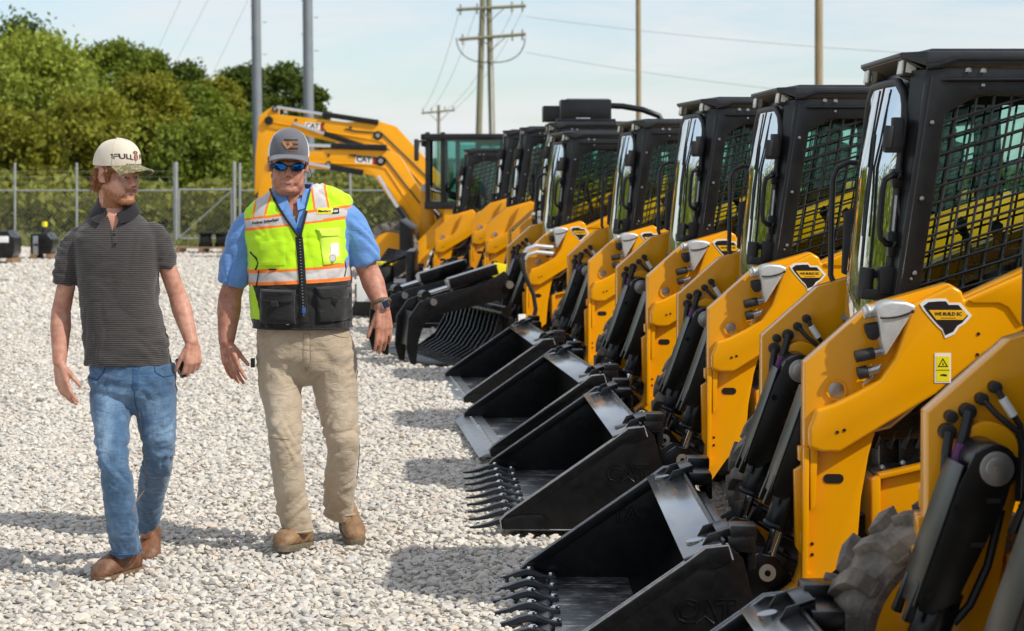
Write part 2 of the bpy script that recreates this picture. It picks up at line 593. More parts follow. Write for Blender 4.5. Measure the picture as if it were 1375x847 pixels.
AI = [(.987, 1.031), (1.188, 1.208), (1.21, 1.228), (1.478, 1.303), (1.514, 1.283), (1.521, 1.252), (1.737, 1.352), (2.3, 1.56), (2.62, 1.60),
      (2.78, 1.52), (2.80, 1.38), (2.68, 1.30), (2.2, 1.26), (1.80, 1.19), (1.586, 1.066), (1.422, .927), (1.232, .813), (1.206, .72),
      (1.18, .573), (1.165, .388), (1.076, .311), (.985, .184), (.94, .155), (.90, .185), (.91, .235), (.955, .27), (.975, .33), (.982, .489), (.985, .75)]
AO = [(1.345, 1.234), (1.476, 1.298), (1.511, 1.279), (1.518, 1.249), (1.737, 1.348), (2.3, 1.555), (2.6, 1.59), (2.74, 1.5), (2.7, 1.33),
      (2.2, 1.264), (1.80, 1.194), (1.586, 1.070), (1.422, .931), (1.232, .817), (1.098, .735), (1.035, .735), (.994, .75), (.994, .813),
      (1.018, .877), (1.081, .897), (1.157, .935), (1.232, .978), (1.283, 1.053)]
SCS = [(625, 105), (650, 86), (700, 82), (738, 82), (752, 100), (800, 100), (850, 155), (820, 190), (795, 205), (775, 235), (735, 253),
       (722, 220), (700, 200), (675, 172), (640, 130)]


def sc_pt(p, k=1.0, c=(735, 160)):
    x = 1060 + (c[0] + (p[0] - c[0]) * k) / 3.53
    y = 380 + (c[1] + (p[1] - c[1]) * k) / 3.53
    return ((x - 687.5) / 397 - .01, EYE - (y - HY) / 397)


def make_arm(root, s):
    near = s < 0
    b = MB()
    Y = lambda a, c: sorted((s * a, s * c))
    b.prism(AI, *Y(.53, .62), 0, .006)
    b.prism(AO, *Y(.615, .68), 0, .012, 3)
    b.prism([(1.53, 1.250), (1.545, 1.240), (1.635, 1.240), (1.665, 1.225), (1.705, 1.165), (1.80, 1.215), (2.2, 1.285), (2.60, 1.34), (2.68, 1.46),
             (2.58, 1.57), (2.3, 1.535), (1.737, 1.338)], *Y(.675, .690), 0, .006)
    # stiffeners down the front of the leg
    b.prism([(.978, .745), (.998, .745), (.996, .50), (.99, .27), (.972, .27)], *Y(.617, .66), 0, .004)
    b.prism([(1.000, .770), (1.026, .770), (1.028, .735), (1.018, .55), (1.002, .53)], *Y(.617, .655), 0, .005)
    b.prism([(.955, .66), (.985, .68), (.985, .36), (.960, .40)], *Y(.56, .60), 0, .004)
    b.box((.978, s * .59, .72), (.02, .05, .05), 0, .006)
    b.cyl((.992, s * .62, .30), (.992, s * .645, .30), .02, 0, 12)
    # pin bosses
    b.cyl((1.135, s * .475, .925), (1.135, s * .60, .925), .088, 0, 32, bevel=.008)
    b.lathe([(.036, 0), (.036, s * .006), (.028, s * .006), (.028, 0)], (1.094, s * .621, .939), 0, 24)
    b.cyl((1.094, s * .60, .939), (1.094, s * .6235, .939), .030, 1, 24, bevel=.003)
    b.cyl((1.094, s * .62, .939), (1.094, s * .6265, .939), .012, 1, 12)
    # hole in the leg: dark stadium
    st = arc((1.066, .637), .016, 90, 270, 8) + arc((1.104, .637), .016, -90, 90, 8)
    b.prism(st, *Y(.6205, .6225), 2)
    for u, z in ((1.112, .745 + .065), (1.088, .743 + .06), (1.565, 1.135), (1.562, 1.065), (1.012, .415), (1.012, .378)):
        r = .006
        yy = .6805 if z > .76 else .6205
        b.cyl((u, s * yy, z), (u, s * (yy + .002), z), r, 2, 10)
    # bottom pin
    b.cyl((.945, s * .47, .20), (.945, s * .66, .20), .045, 3, 22, bevel=.006)
    b.cyl((.945, s * .66, .20), (.945, s * .668, .20), .034, 4, 22)
    b.cyl((.945, s * .668, .20), (.945, s * .674, .20), .012, 3, 10)
    # small tag on the leg edge
    b.box((.9785, s * .60, .43), (.004, .03, .045), 5)
    arm = b.build('lift_arm', [M['yellow'], M['steel'], M['decalblack'], M['black'], M['cream'], M['white']], root, smooth=40)
    if not near:
        # black hoses on the inner face
        h = MB()
        for u, z, r in ((1.162, 1.101, .017), (1.126, 1.07, .017), (1.088, 1.037, .022), (1.043, 1.023, .017), (1.033, .982, .023)):
            h.cyl((u, .531, z), (u, .49, z), r, 0, 12, bevel=.004)
        h.tube([(1.162, .50, 1.101), (1.185, .49, 1.06), (1.225, .49, 1.0), (1.232, .49, .96), (1.228, .49, .80)], .009, 0, 8)
        h.tube([(1.126, .50, 1.07), (1.16, .48, 1.03), (1.215, .48, .985), (1.222, .48, .95), (1.216, .48, .80)], .009, 0, 8)
        h.tube([(1.176, .485, 1.073), (1.205, .485, 1.027)], .0125, 1, 8)
        h.tube([(1.088, .49, 1.037), (1.07, .475, .98), (1.045, .46, .92), (1.02, .45, .82), (1.0, .45, .7)], .015, 0, 10)
        h.tube([(1.033, .49, .982), (1.022, .475, .93), (1.015, .47, .85), (1.0, .46, .74)], .014, 0, 10)
        h.tube([(1.058, .455, .955), (1.036, .445, .885)], .019, 2, 10)
        h.tube([(1.014, .46, .84), (1.010, .46, .80)], .018, 1, 10)
        h.build('hydraulic_hose', [M['hose'], M['white'], M['purple']], arm)
        return arm
    # cast coupling block with quick couplers
    c = MB()
    c.prism([(1.213, 1.226), (1.232, 1.243), (1.262, 1.250), (1.317, 1.246), (1.352, 1.232), (1.246, 1.062), (1.232, 1.115), (1.224, 1.18)], -.715, -.622, 0, .014, 3)
    c.cyl((1.225, -.67, 1.212), (1.178, -.67, 1.205), .021, 0, 18, bevel=.004)
    c.cyl((1.20, -.67, 1.212), (1.192, -.67, 1.21), .026, 0, 18, bevel=.004)
    c.cyl((1.238, -.67, 1.158), (1.183, -.67, 1.150), .020, 1, 18, bevel=.004)
    c.lathe([(.018, 0), (.024, .003), (.018, .006)], (1.208, -.69, 1.138), 1, 16)
    c.cyl((1.243, -.67, 1.075), (1.178, -.67, 1.062), .015, 2, 18)
    c.cyl((1.215, -.67, 1.070), (1.150, -.67, 1.057), .0205, 1, 18, bevel=.004)
    c.cyl((1.23, -.66, 1.014), (1.176, -.66, 1.002), .016, 2, 18)
    c.cyl((1.195, -.66, 1.007), (1.160, -.66, .999), .022, 1, 18, bevel=.004)
    c.tube([(1.24, -.66, 1.03), (1.21, -.655, .985), (1.18, -.65, .96)], .006, 2, 8)
    c.tube([(1.226 + .012 * k, -.72, 1.192 - .007 * math.sin(PI * k / 9.) + .0022 * k) for k in range(10)], .0035, 3, 6)
    c.ball((1.336, -.717, 1.213), .007, 1, 1)
    c.build('coupling_block', [M['silver'], M['blackmatte'], M['steel'], M['decalblack']], arm, smooth=40)
    # state-outline sticker
    d = MB()
    d.prism([sc_pt(p, 1.10) for p in SCS], -.6825, -.6800, 0)
    d.prism([sc_pt(p, .94) for p in SCS], -.6835, -.6826, 1)
    band = [(657, 128), (822, 128), (838, 152), (818, 174), (692, 174), (672, 148)]
    d.prism([sc_pt(p) for p in band], -.6843, -.6836, 2)
    o = sc_pt((748, 147))
    d.text('WE BUILD SC', .0152, (o[0], -.6845, o[1]), (1, 0, 0), (0, 0, 1), 1, .0006, .0006)
    o = sc_pt((748, 166))
    d.prism([(o[0] - .025, o[1] - .001), (o[0] + .025, o[1] - .001), (o[0] + .025, o[1] + .001), (o[0] - .025, o[1] + .001)], -.6848, -.6844, 1)
    d.build('sticker', [M['white'], M['decalblack'], M['decalyellow']], arm, smooth=0)
    d = MB()
    d.prism([(1.417, .970), (1.472, .970), (1.472, 1.070), (1.417, 1.070)], -.6822, -.6800, 0)
    d.prism([(1.422, .975), (1.467, .975), (1.467, 1.060), (1.422, 1.060)], -.6832, -.6823, 1)
    tri = [(1.427, 1.024), (1.462, 1.024), (1.4445, 1.054)]
    d.ring(tri, [(1.4322, 1.027), (1.4568, 1.027), (1.4445, 1.048)], -.6838, -.6833, 2)
    d.prism([(1.422, 1.012), (1.467, 1.012), (1.467, 1.014), (1.422, 1.014)], -.6838, -.6833, 2)
    d.prism([(1.442, 1.030), (1.448, 1.030), (1.4445, 1.040)], -.6838, -.6833, 2)
    d.prism([(1.436, .994), (1.458, .992), (1.458, .998), (1.446, 1.0), (1.436, .998)], -.6838, -.6833, 2)
    d.build('warning_label', [M['white'], M['labelyellow'], M['decalblack']], arm, smooth=0)
    return arm


def make_cylinder(root, s):
    Y = lambda a, c: sorted((s * a, s * c))
    p0, p1 = V((1.104, s * .37, .915)), V((.880, s * .37, .285))
    d = (p1 - p0).normalized()
    b = MB()
    b.cyl(p0 + d * .10, p0 + d * .50, .043, 0, 22)
    b.cyl(p0 + d * .34, p0 + d * .515, .053, 0, 24, bevel=.006)
    b.cyl(p0 + d * .505, p0 + d * .525, .058, 0, 24, bevel=.004)
    b.cyl((p0.x, s * .30, p0.z), (p0.x, s * .47, p0.z), .062, 0, 26, bevel=.006)
    cyl = b.build('tilt_cylinder', [M['black']], root, smooth=40)
    g = MB()
    pr = V((-d.z, 0, d.x))   # across the cylinder, pointing back
    def q(t, w): return (p0.x + d.x * t + pr.x * w, p0.z + d.z * t + pr.z * w)
    side = [q(-.02, -.065), q(.10, -.082), q(.375, -.082), q(.41, -.068), q(.41, -.03), q(.36, .018), q(.26, .030), q(.08, .052), q(-.045, .048), q(-.055, -.03)]
    g.prism(side, *Y(.288, .296), 0, .003)
    g.prism(side, *Y(.452, .460), 0, .003)
    a0, a1 = q(.02, -.086), q(.405, -.086)
    g.hexa([(a0[0], s * .285, a0[1]), (a1[0], s * .285, a1[1]), (a1[0], s * .463, a1[1]), (a0[0], s * .463, a0[1]),
            (a0[0] + pr.x * .008, s * .285, a0[1] + pr.z * .008), (a1[0] + pr.x * .008, s * .285, a1[1] + pr.z * .008),
            (a1[0] + pr.x * .008, s * .463, a1[1] + pr.z * .008), (a0[0] + pr.x * .008, s * .463, a0[1] + pr.z * .008)], 0, .003)
    f0, f1 = q(.34, -.088), q(.45, -.093)
    f2, f3 = q(.45, -.068), q(.37, -.07)
    for yy in (.30, .42):
        g.prism([f0, f1, f2, f3], *Y(yy, yy + .035), 0, .006)
    for t in (.13, .36):
        u, z = q(t, -.06)
        g.cyl((u, s * .283, z), (u, s * .290, z), .012, 0, 8)
    for t in (.08, .2):   # slots
        u, z = q(t, .02)
        g.box((u, s * .2875, z), (.035, .002, .012), 1)
    g.build('cylinder_guard', [M['olive'], M['decalblack']], cyl, smooth=30)
    r = MB()
    r.cyl(p0 + d * .52, p1 - d * .02, .0235, 0, 20)
    r.cyl((p1.x, s * .315, p1.z), (p1.x, s * .425, p1.z), .048, 1, 24, bevel=.006)
    for yy in (.268, .462):
        r.cyl((p1.x, s * yy, p1.z), (p1.x, s * (yy + .010), p1.z), .030, 2, 22, bevel=.002)
        r.cyl((p1.x, s * (yy - .004), p1.z), (p1.x, s * (yy + .014), p1.z), .011, 1, 10)
    r.build('rod', [M['chrome'], M['black'], M['cream']], cyl, smooth=40)
    for yy in (.290, .468):
        e = MB()
        e.cyl((p0.x, s * yy, p0.z), (p0.x, s * (yy - .008), p0.z), .045, 0, 30, bevel=.003)
        e.cyl((p0.x, s * (yy - .006), p0.z), (p0.x, s * (yy - .012), p0.z), .030, 0, 24, bevel=.003)
        e.cyl((p0.x, s * (yy - .010), p0.z), (p0.x, s * (yy - .016), p0.z), .008, 0, 10)
        e.build('pivot_pin', M['steel'], cyl, smooth=40)
    # hoses along the cylinder
    h = MB()
    h.tube([q3(p0, d, pr, .10, .07, s * .36), q3(p0, d, pr, .25, .085, s * .36), q3(p0, d, pr, .36, .075, s * .36), q3(p0, d, pr, .42, .05, s * .36)], .012, 0, 8)
    h.tube([q3(p0, d, pr, .13, .08, s * .41), q3(p0, d, pr, .16, .08, s * .41)], .018, 1, 8)
    h.build('hydraulic_hose', [M['hose'], M['white']], cyl)
    return cyl


def q3(p0, d, pr, t, w, y):
    return V((p0.x + d.x * t + pr.x * w, y, p0.z + d.z * t + pr.z * w))


def make_coupler(root):
    b = MB()
    side = [(.79, .31), (.85, .350), (.91, .335), (.965, .27), (.985, .20), (.96, .14), (.90, .11), (.79, .11), (.745, .18), (.735, .26)]
    for s in (-1, 1):
        for yy in (.285, .435):
            b.prism(side, *sorted((s * yy, s * (yy + .02))), 0, .004)
        b.cyl((.945, s * .27, .20), (.945, s * .55, .20), .035, 0, 16)
        # lock lever
        lv = MB()
        for dz in (0, -.055):
            lv.tube([(.925 + dz * .2, s * .30, .405 + dz), (1.03 + dz * .3, s * .27, .345 + dz)], .013, 0, 10)
            lv.ball((1.03 + dz * .3, s * .27, .345 + dz), .016, 0, 1)
        lv.box((.975, s * .285, .35), (.115, .012, .07), 0, .004, Matrix.Rotation(R(30), 3, 'Y'))
        lv.build('lock_lever', M['black'], root)
    b.box((.765, 0, .30), (.03, .98, .24), 0, .006, Matrix.Rotation(R(-12), 3, 'Y'))
    b.box((.80, 0, .265), (.08, .86, .03), 0, .006)
    b.cyl((.86, -.44, .20), (.86, .44, .20), .04, 0, 16)
    b.build('coupler_plate', M['black'], root, smooth=40)


def lettering_outline(body, size, r, mi, mbx, origin, ux, uy):
    cu = bpy.data.curves.new('t', 'FONT')
    cu.body = body
    cu.size = size
    cu.align_x = 'CENTER'
    cu.align_y = 'CENTER'
    cu.fill_mode = 'NONE'
    cu.offset = size * .035
    cu.bevel_depth = r
    cu.bevel_resolution = 1
    cu.resolution_u = 2
    o = bpy.data.objects.new('t', cu)
    me = bpy.data.meshes.new_from_object(o)
    ux, uy = V(ux), V(uy)
    un = ux.cross(uy)
    vs = [V(origin) + ux * v.co.x + uy * v.co.y + un * v.co.z for v in me.vertices]
    fs = [tuple(p.vertices) for p in me.polygons]
    bpy.data.objects.remove(o)
    bpy.data.meshes.remove(me)
    mbx.add(vs, fs, mi)


def make_bucket(root, kind):
    b = MB()
    side = [(.675, .476), (.600, .467), (.545, .425), (.03, .070), (.004, .042), (.012, .0), (.30, -.004), (.56, -.002), (.66, .05), (.735, .15), (.755, .30), (.725, .43)]
    strip = [(.675, .474), (.602, .465), (.546, .424), (.032, .070), (.075, .070), (.13, .092), (.545, .372), (.585, .402), (.640, .402), (.69, .425)]
    for s in (-1, 1):
        b.prism(side, *sorted((s * .885, s * .903)), 0, .004)
        b.prism(strip, *sorted((s * .878, s * .910)), 0, .005)
        b.prism([(.02, .05), (.10, .07), (.20, .07), (.24, .03), (.24, .003), (.02, .003)], *sorted((s * .904, s * .912)), 0, .004)
    shell = [(.06, .010), (.45, .010), (.54, .028), (.605, .075), (.640, .15), (.645, .25), (.625, .34), (.59, .42)]
    out = [(.06, -.004), (.455, -.004), (.55, .015), (.62, .066), (.655, .147), (.66, .252), (.64, .345), (.605, .43)]
    b.prism(shell[1:] + out[1:][::-1], -.884, .884, 0, 0)
    # rear gussets
    for y in (-.62, -.32, .32, .62):
        b.prism([(.665, .44), (.735, .40), (.75, .28), (.73, .15), (.66, .10), (.665, .27)], y - .01, y + .01, 0, .003)
    for s in (-1, 1):  # thin pale tubes added as painted highlights along the side plate edges
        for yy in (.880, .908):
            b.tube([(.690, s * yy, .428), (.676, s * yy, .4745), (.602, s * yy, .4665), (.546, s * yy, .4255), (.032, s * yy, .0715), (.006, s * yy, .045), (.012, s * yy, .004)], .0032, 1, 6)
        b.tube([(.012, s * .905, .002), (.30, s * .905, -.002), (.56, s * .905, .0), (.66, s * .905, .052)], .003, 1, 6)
    lettering_outline('CAT', .100, .0024, 0, b, (.600, -.9035, .255), (1, 0, 0), (0, 0, 1))
    b.tube([(.57, -.9035, .219), (.60, -.9035, .243), (.63, -.9035, .219)], .003, 0, 6)
    lettering_outline('CAT', .085, .0022, 0, b, (.47, .8845, .265), (-1, 0, 0), (0, 0, 1))
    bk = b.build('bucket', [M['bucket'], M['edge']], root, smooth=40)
    f = MB()
    f.prism([(.10, .012), (.455, .0105), (.455, -.002), (.10, -.002)] if kind != 'edge' else [(.04, .012), (.455, .0105), (.455, -.002), (.04, -.002)], -.8835, .8835, 0, .002)
    f.build('bucket_floor', M['worn'], bk, smooth=0)
    t = MB()
    t.hexa([(.535, -.884, .418), (.662, -.884, .462), (.662, .884, .462), (.535, .884, .418),
            (.530, -.884, .428), (.657, -.884, .474), (.657, .884, .474), (.530, .884, .428)], 0, .003)
    t.hexa([(.657, -.884, .445), (.675, -.884, .452), (.675, .884, .452), (.657, .884, .445),
            (.657, -.884, .486), (.668, -.884, .488), (.668, .884, .488), (.657, .884, .486)], 1, .003)
    for y in (.72, -.70):
        t.cyl((.585, y, .445), (.583, y, .455), .030, 0, 20)
        for k in (-.10, .07):
            t.hexa([(.60, y + k, .455), (.70, y + k, .470), (.70, y + k + .012, .470), (.60, y + k + .012, .455),
                    (.62, y + k, .49), (.70, y + k, .515), (.70, y + k + .012, .515), (.62, y + k + .012, .49)], 1, .002)
        t.box((.675, y - .01, .50), (.05, .18, .012), 1, .003, Matrix.Rotation(R(-18), 3, 'Y'))
        t.box((.725, y, .465), (.09, .30, .05), 1, .006)
        t.box((.735, y + (.08 if y > 0 else -.08), .50), (.09, .10, .05), 1, .008)
        t.box((.76, y, .43), (.03, .26, .10), 1, .006)
    t.build('bucket_lip', [M['buckettop'], M['black']], bk, smooth=35)
    if kind == 'teeth':
        top = [(-.135, .008), (-.09, .014), (-.045, .027), (-.005, .043), (.03, .052), (.06, .049), (.095, .034), (.125, .026), (.155, .027)]
        bot = [(-.135, .000), (-.09, .001), (-.04, .009), (.0, .022), (.03, .028), (.06, .022), (.10, .006), (.155, .002)]
        for i in range(9):
            y = -.855 + 1.71 * i / 8
            q = MB()
            n = len(top)
            rings = []
            for x, z in top:
                w = .010 + .020 * min(1, max(0, (x + .135) / .13))
                # bottom at the same x
                zb = lin([(bz, bx) for bx, bz in bot], x) if False else np.interp(x, [p[0] for p in bot], [p[1] for p in bot])
                rings.append([V((x, y - w, zb)), V((x, y + w, zb)), V((x, y + w * .8, z)), V((x, y - w * .8, z))])
            q.loft(rings, 0, True, .0025)
            for x, z in ((.045, .051), (.135, .027)):
                q.cyl((x, y, z - .004), (x, y, z + .010), .0125, 1, 6, bevel=.002)
                q.cyl((x, y, z - .004), (x, y, z + .004), .017, 1, 16)
            q.build('tooth', [M['black'], M['chrome']], bk, smooth=35)
        q = MB()
        q.prism([(.03, .018), (.11, .024), (.13, .012), (.13, -.003), (.03, -.003)], -.883, .883, 0, .003)
        q.build('cutting_edge', [M['black']], bk)
    else:
        q = MB()
        q.prism([(-.055, -.001), (-.015, .022), (.13, .024), (.13, .006), (.0, .002)], -.90, .90, 0, .003)
        for i in range(16):
            y = -.84 + 1.68 * i / 15
            q.cyl((.055, y, .022), (.055, y, .029), .016, 1, 12, bevel=.003)
        q.build('cutting_edge', [M['steel'], M['chrome']], bk, smooth=35)
    return bk


def make_wheel_meshes():
    t = MB()
    rb, w = .372, .125
    prof = [(.255, -.10), (.265, -.118), (.295, -.134), (.33, -.132), (.360, -.108), (rb, -.06), (rb + .004, 0), (rb, .06), (.360, .108), (.33, .132),
            (.295, .134), (.265, .118), (.255, .10)]
    t.lathe(prof, (0, 0, 0), 0, 48)
    n = 17
    for k in range(n):
        for s in (-1, 1):
            a = 2 * PI * (k + (.5 if s > 0 else 0)) / n
            rings = []
            for y, da, r0, r1, hw in ((.012, .17, rb - .02, .404, .070), (.07, .06, rb - .025, .403, .074), (.118, 0, .335, .397, .080), (.143, -.01, .322, .368, .082), (.139, -.02, .305, .322, .070)):
                ring = []
                for dd, rr in ((-hw, r0), (hw, r0), (hw * .82, r1), (-hw * .82, r1)):
                    an = a + da + dd * (.4 / .4)
                    ring.append(V((rr * math.cos(an), s * y, rr * math.sin(an))))
                rings.append(ring)
            t.loft(rings, 0, True, .003)
    for k in range(34):     # sidewall ribs
        a = 2 * PI * k / 34
        for s in (-1, 1):
            t.tube([(.285 * math.cos(a), s * .133, .285 * math.sin(a)), (.312 * math.cos(a), s * .1345, .312 * math.sin(a))], .0025, 0, 5)
    tyre = t.mesh('tyre', [M['rubber']], 30)
    r = MB()
    r.lathe([(.268, -.122), (.268, -.100), (.240, -.095), (.228, -.05), (.222, .02), (.12, .035), (.11, .05), (.02, .05)], (0, 0, 0), 0, 40)
    r.lathe([(.268, .122), (.268, .100), (.240, .095), (.228, .05), (.16, .02), (.12, .035), (.02, .035)], (0, 0, 0), 0, 40)
    for k in range(8):
        a = 2 * PI * k / 8
        r.cyl((.13 * math.cos(a), .02, .13 * math.sin(a)), (.13 * math.cos(a), .06, .13 * math.sin(a)), .014, 1, 6)
        r.cyl((.13 * math.cos(a), .04, .13 * math.sin(a)), (.13 * math.cos(a), -.01, .13 * math.sin(a)), .014, 1, 6)
    r.cyl((0, -.02, 0), (0, .085, 0), .075, 0, 20, bevel=.01)
    rim = r.mesh('rim', [M['yellow'], M['steel']], 40)
    return tyre, rim


def make_loader():
    root = empty('skid_steer_loader')
    b = MB()
    b.box((2.05, 0, .60), (1.42, .86, .74), 0, .03)
    b.box((1.33, 0, .62), (.10, .80, .62), 0, .02)
    b.box((2.75, 0, .85), (.50, 1.10, .90), 1, .05, seg=3)
    b.box((2.72, 0, 1.42), (.50, .96, .28), 1, .05, seg=3)
    for z in (.6, .68, .76, .84, .92): b.box((3.003, 0, z), (.012, .8, .03), 0)
    for s in (-1, 1):
        b.prism([(2.30, .80), (2.85, .75), (2.92, 1.42), (2.75, 1.60), (2.58, 1.55)], *sorted((s * .445, s * .525)), 1, .01)
        b.cyl((1.25, s * .2, .40), (1.25, s * .44, .40), .09, 0, 18)
        # fender box with black tread on top
        y0, y1 = sorted((s * .36, s * .60))
        b.prism([(1.225, .42), (1.225, .622), (1.24, .632), (1.60, .715), (1.62, .700), (1.62, .42)], y0, y1, 1, .006)
        b.prism([(1.215, .40), (1.215, .635), (1.245, .650), (1.245, .40)], *sorted((s * .585, s * .63)), 1, .005)
        b.prism([(1.24, .645), (1.62, .732), (1.62, .718), (1.24, .631)], *sorted((s * .37, s * .56)), 0, .003)
        b.prism([(1.24, .652), (1.62, .739), (1.62, .722), (1.24, .635)], *sorted((s * .57, s * .63)), 1, .004)
        for k in range(4):
            b.ball((1.27 + .07 * k, s * .52, .66 + .016 * k), .011, 2, 1)
        # pipes and hoses between arm and frame
        for k in range(5):
            b.tube([(1.20 + .05 * k, s * .47, .72), (1.25 + .06 * k, s * .46, .85 + .02 * k), (1.40 + .06 * k, s * .45, .93)], .014, 0, 8)
        b.tube([(1.22, s * .48, .78), (1.30, s * .48, .80), (1.42, s * .48, .90)], .012, 2, 8)
        b.box((1.36, s * .46, .80), (.20, .04, .10), 0, .01)
        b.cyl((2.69, s * .50, 1.45), (2.69, s * .70, 1.45), .05, 2, 18)
    b.build('body', [M['black'], M['yellow'], M['steel']], root, smooth=40)
    make_cab(root)
    for s in (-1, 1):
        make_arm(root, s)
        make_cylinder(root, s)
    make_coupler(root)
    g = MB()
    g.tube([(1.385, .60, 1.720), (1.345, .60, 1.722), (1.300, .60, 1.700), (1.282, .60, 1.655), (1.276, .60, 1.50), (1.272, .60, 1.27), (1.290, .60, 1.225), (1.345, .59, 1.17)], .012, 0, 10)
    g.tube([(1.385, .60, 1.72), (1.40, .47, 1.72)], .012, 0, 8)
    g.tube([(1.345, .59, 1.17), (1.36, .57, 1.12)], .016, 0, 8)
    g.hexa([(1.305, .555, 1.28), (1.375, .55, 1.25), (1.38, .54, 1.25), (1.31, .545, 1.28), (1.315, .555, 1.52), (1.385, .55, 1.56), (1.39, .54, 1.56), (1.32, .545, 1.52)], 0, .006)
    g.build('grab_rail', M['blackmatte'], root)
    tyre, rim = make_wheel_meshes()
    for u, y, s in ((1.275, .745, 1), (1.79, -.745, -1), (2.36, .745, 1), (2.62, -.745, -1)):
        w = empty('wheel')
        w.parent = root
        w.location = (u, y, .40)
        if s < 0: w.rotation_euler = (0, 0, PI)
        link('tyre', tyre, w)
        link('rim', rim, w)
    return root
# ================================================================== the row of loaders
POSE = [(.151, 4.823, .036, .003), (.01, 7.408, .001, .001), (-.071, 10.168, .043, 0), (-.239, 12.547, .107, .036), (-.471, 15.665, .108, -.01),
        (-.949, 18.397, .15, -.04), (-1.03, 20.2, .03, .05), (-1.30, 22.6, 0, .06), (-1.50, 25.0, 0, .08), (-2.05, 27.6, 0, -.12)]
LABELS = [
    'nearest skid steer, only its lift arm, dark cylinder and dusty tyre in the near corner',
    'yellow skid steer with a toothed bucket and the largest black cab in the row',
    'yellow skid steer with a white dusted toothed bucket, second largest cab in the row',
    'yellow skid steer with a flat edged bucket lying just beyond the dusty toothed one',
    'yellow skid steer with the farthest flat edged bucket, beside the black grapple',
    'yellow skid steer with the black grapple, its cab in front of the roof box machine',
    'yellow loader with a long black box and pipe on top of its cab roof',
    'yellow loader with plain arms, cab just behind the roof box machine',
    'yellow loader with plain arms, second cab behind the roof box machine',
    'small yellow loader with green tinted window before the wheel loader, last of the row']
GROUP = 'skid steer loaders parked in a row'
proto = make_loader()
bteeth = make_bucket(proto, 'teeth')
bedge = make_bucket(proto, 'edge')
plain = [c for c in proto.children if c.name.startswith('lift_arm')]
BUCK = ['teeth', 'teeth', 'teeth', 'edge', 'edge', None, None, 'edge', 'edge', 'edge']
BOFF = {1: (.02, -.012), 2: (-.03, .03)}
machines = []
for i, (X, Y, a, z) in enumerate(POSE):
    skip = [b for b, k in ((bteeth, 'teeth'), (bedge, 'edge')) if k != BUCK[i]]
    if i >= 7:
        for o in proto.children_recursive:
            if o.name.startswith(('coupling_block', 'sticker', 'warning_label')): skip.append(o)
    m = copy_tree(proto, None, skip)
    m.location = (1 + X - math.cos(a), Y - math.sin(a), z)
    m.rotation_euler = (0, 0, a)
    if i >= 6: m.scale = (1.02, 1, 1.02)
    for c in m.children:
        if i == 0 and c.name.startswith('wheel') and abs(c.location.x - 1.275) < .01: c.location, c.scale = (1.115, .745, .38), (.95, 1, .95)
        if c.name.startswith('bucket') and i in BOFF:
            c.location = (BOFF[i][0], 0, BOFF[i][1])
    tag(m, LABELS[i], 'loader', GROUP)
    machines.append(m)
for o in list(proto.children_recursive) + [proto]:
    bpy.data.objects.remove(o)

# hoses plugged into the couplers of the machine with the grapple
h = MB()
for dz, k in ((0, 0), (-.055, 1)):
    h.tube([(1.21, -.70, 1.07 + dz), (1.06, -.71, 1.085 + dz), (.98, -.72, 1.06 + dz), (.95, -.72, 1.02 + dz)], .020, 1, 10)
    h.tube([(.96, -.72, 1.03 + dz), (.93 - .02 * k, -.73, .98), (.945, -.74, .85), (1.03, -.74, .65), (1.05, -.74, .52), (1.02, -.74, .40), (.90 - .02 * k, -.72, .22), (.80, -.68, .18)], .019, 0, 10)
h.build('attachment_hose', [M['hose'], M['silver']], machines[5])


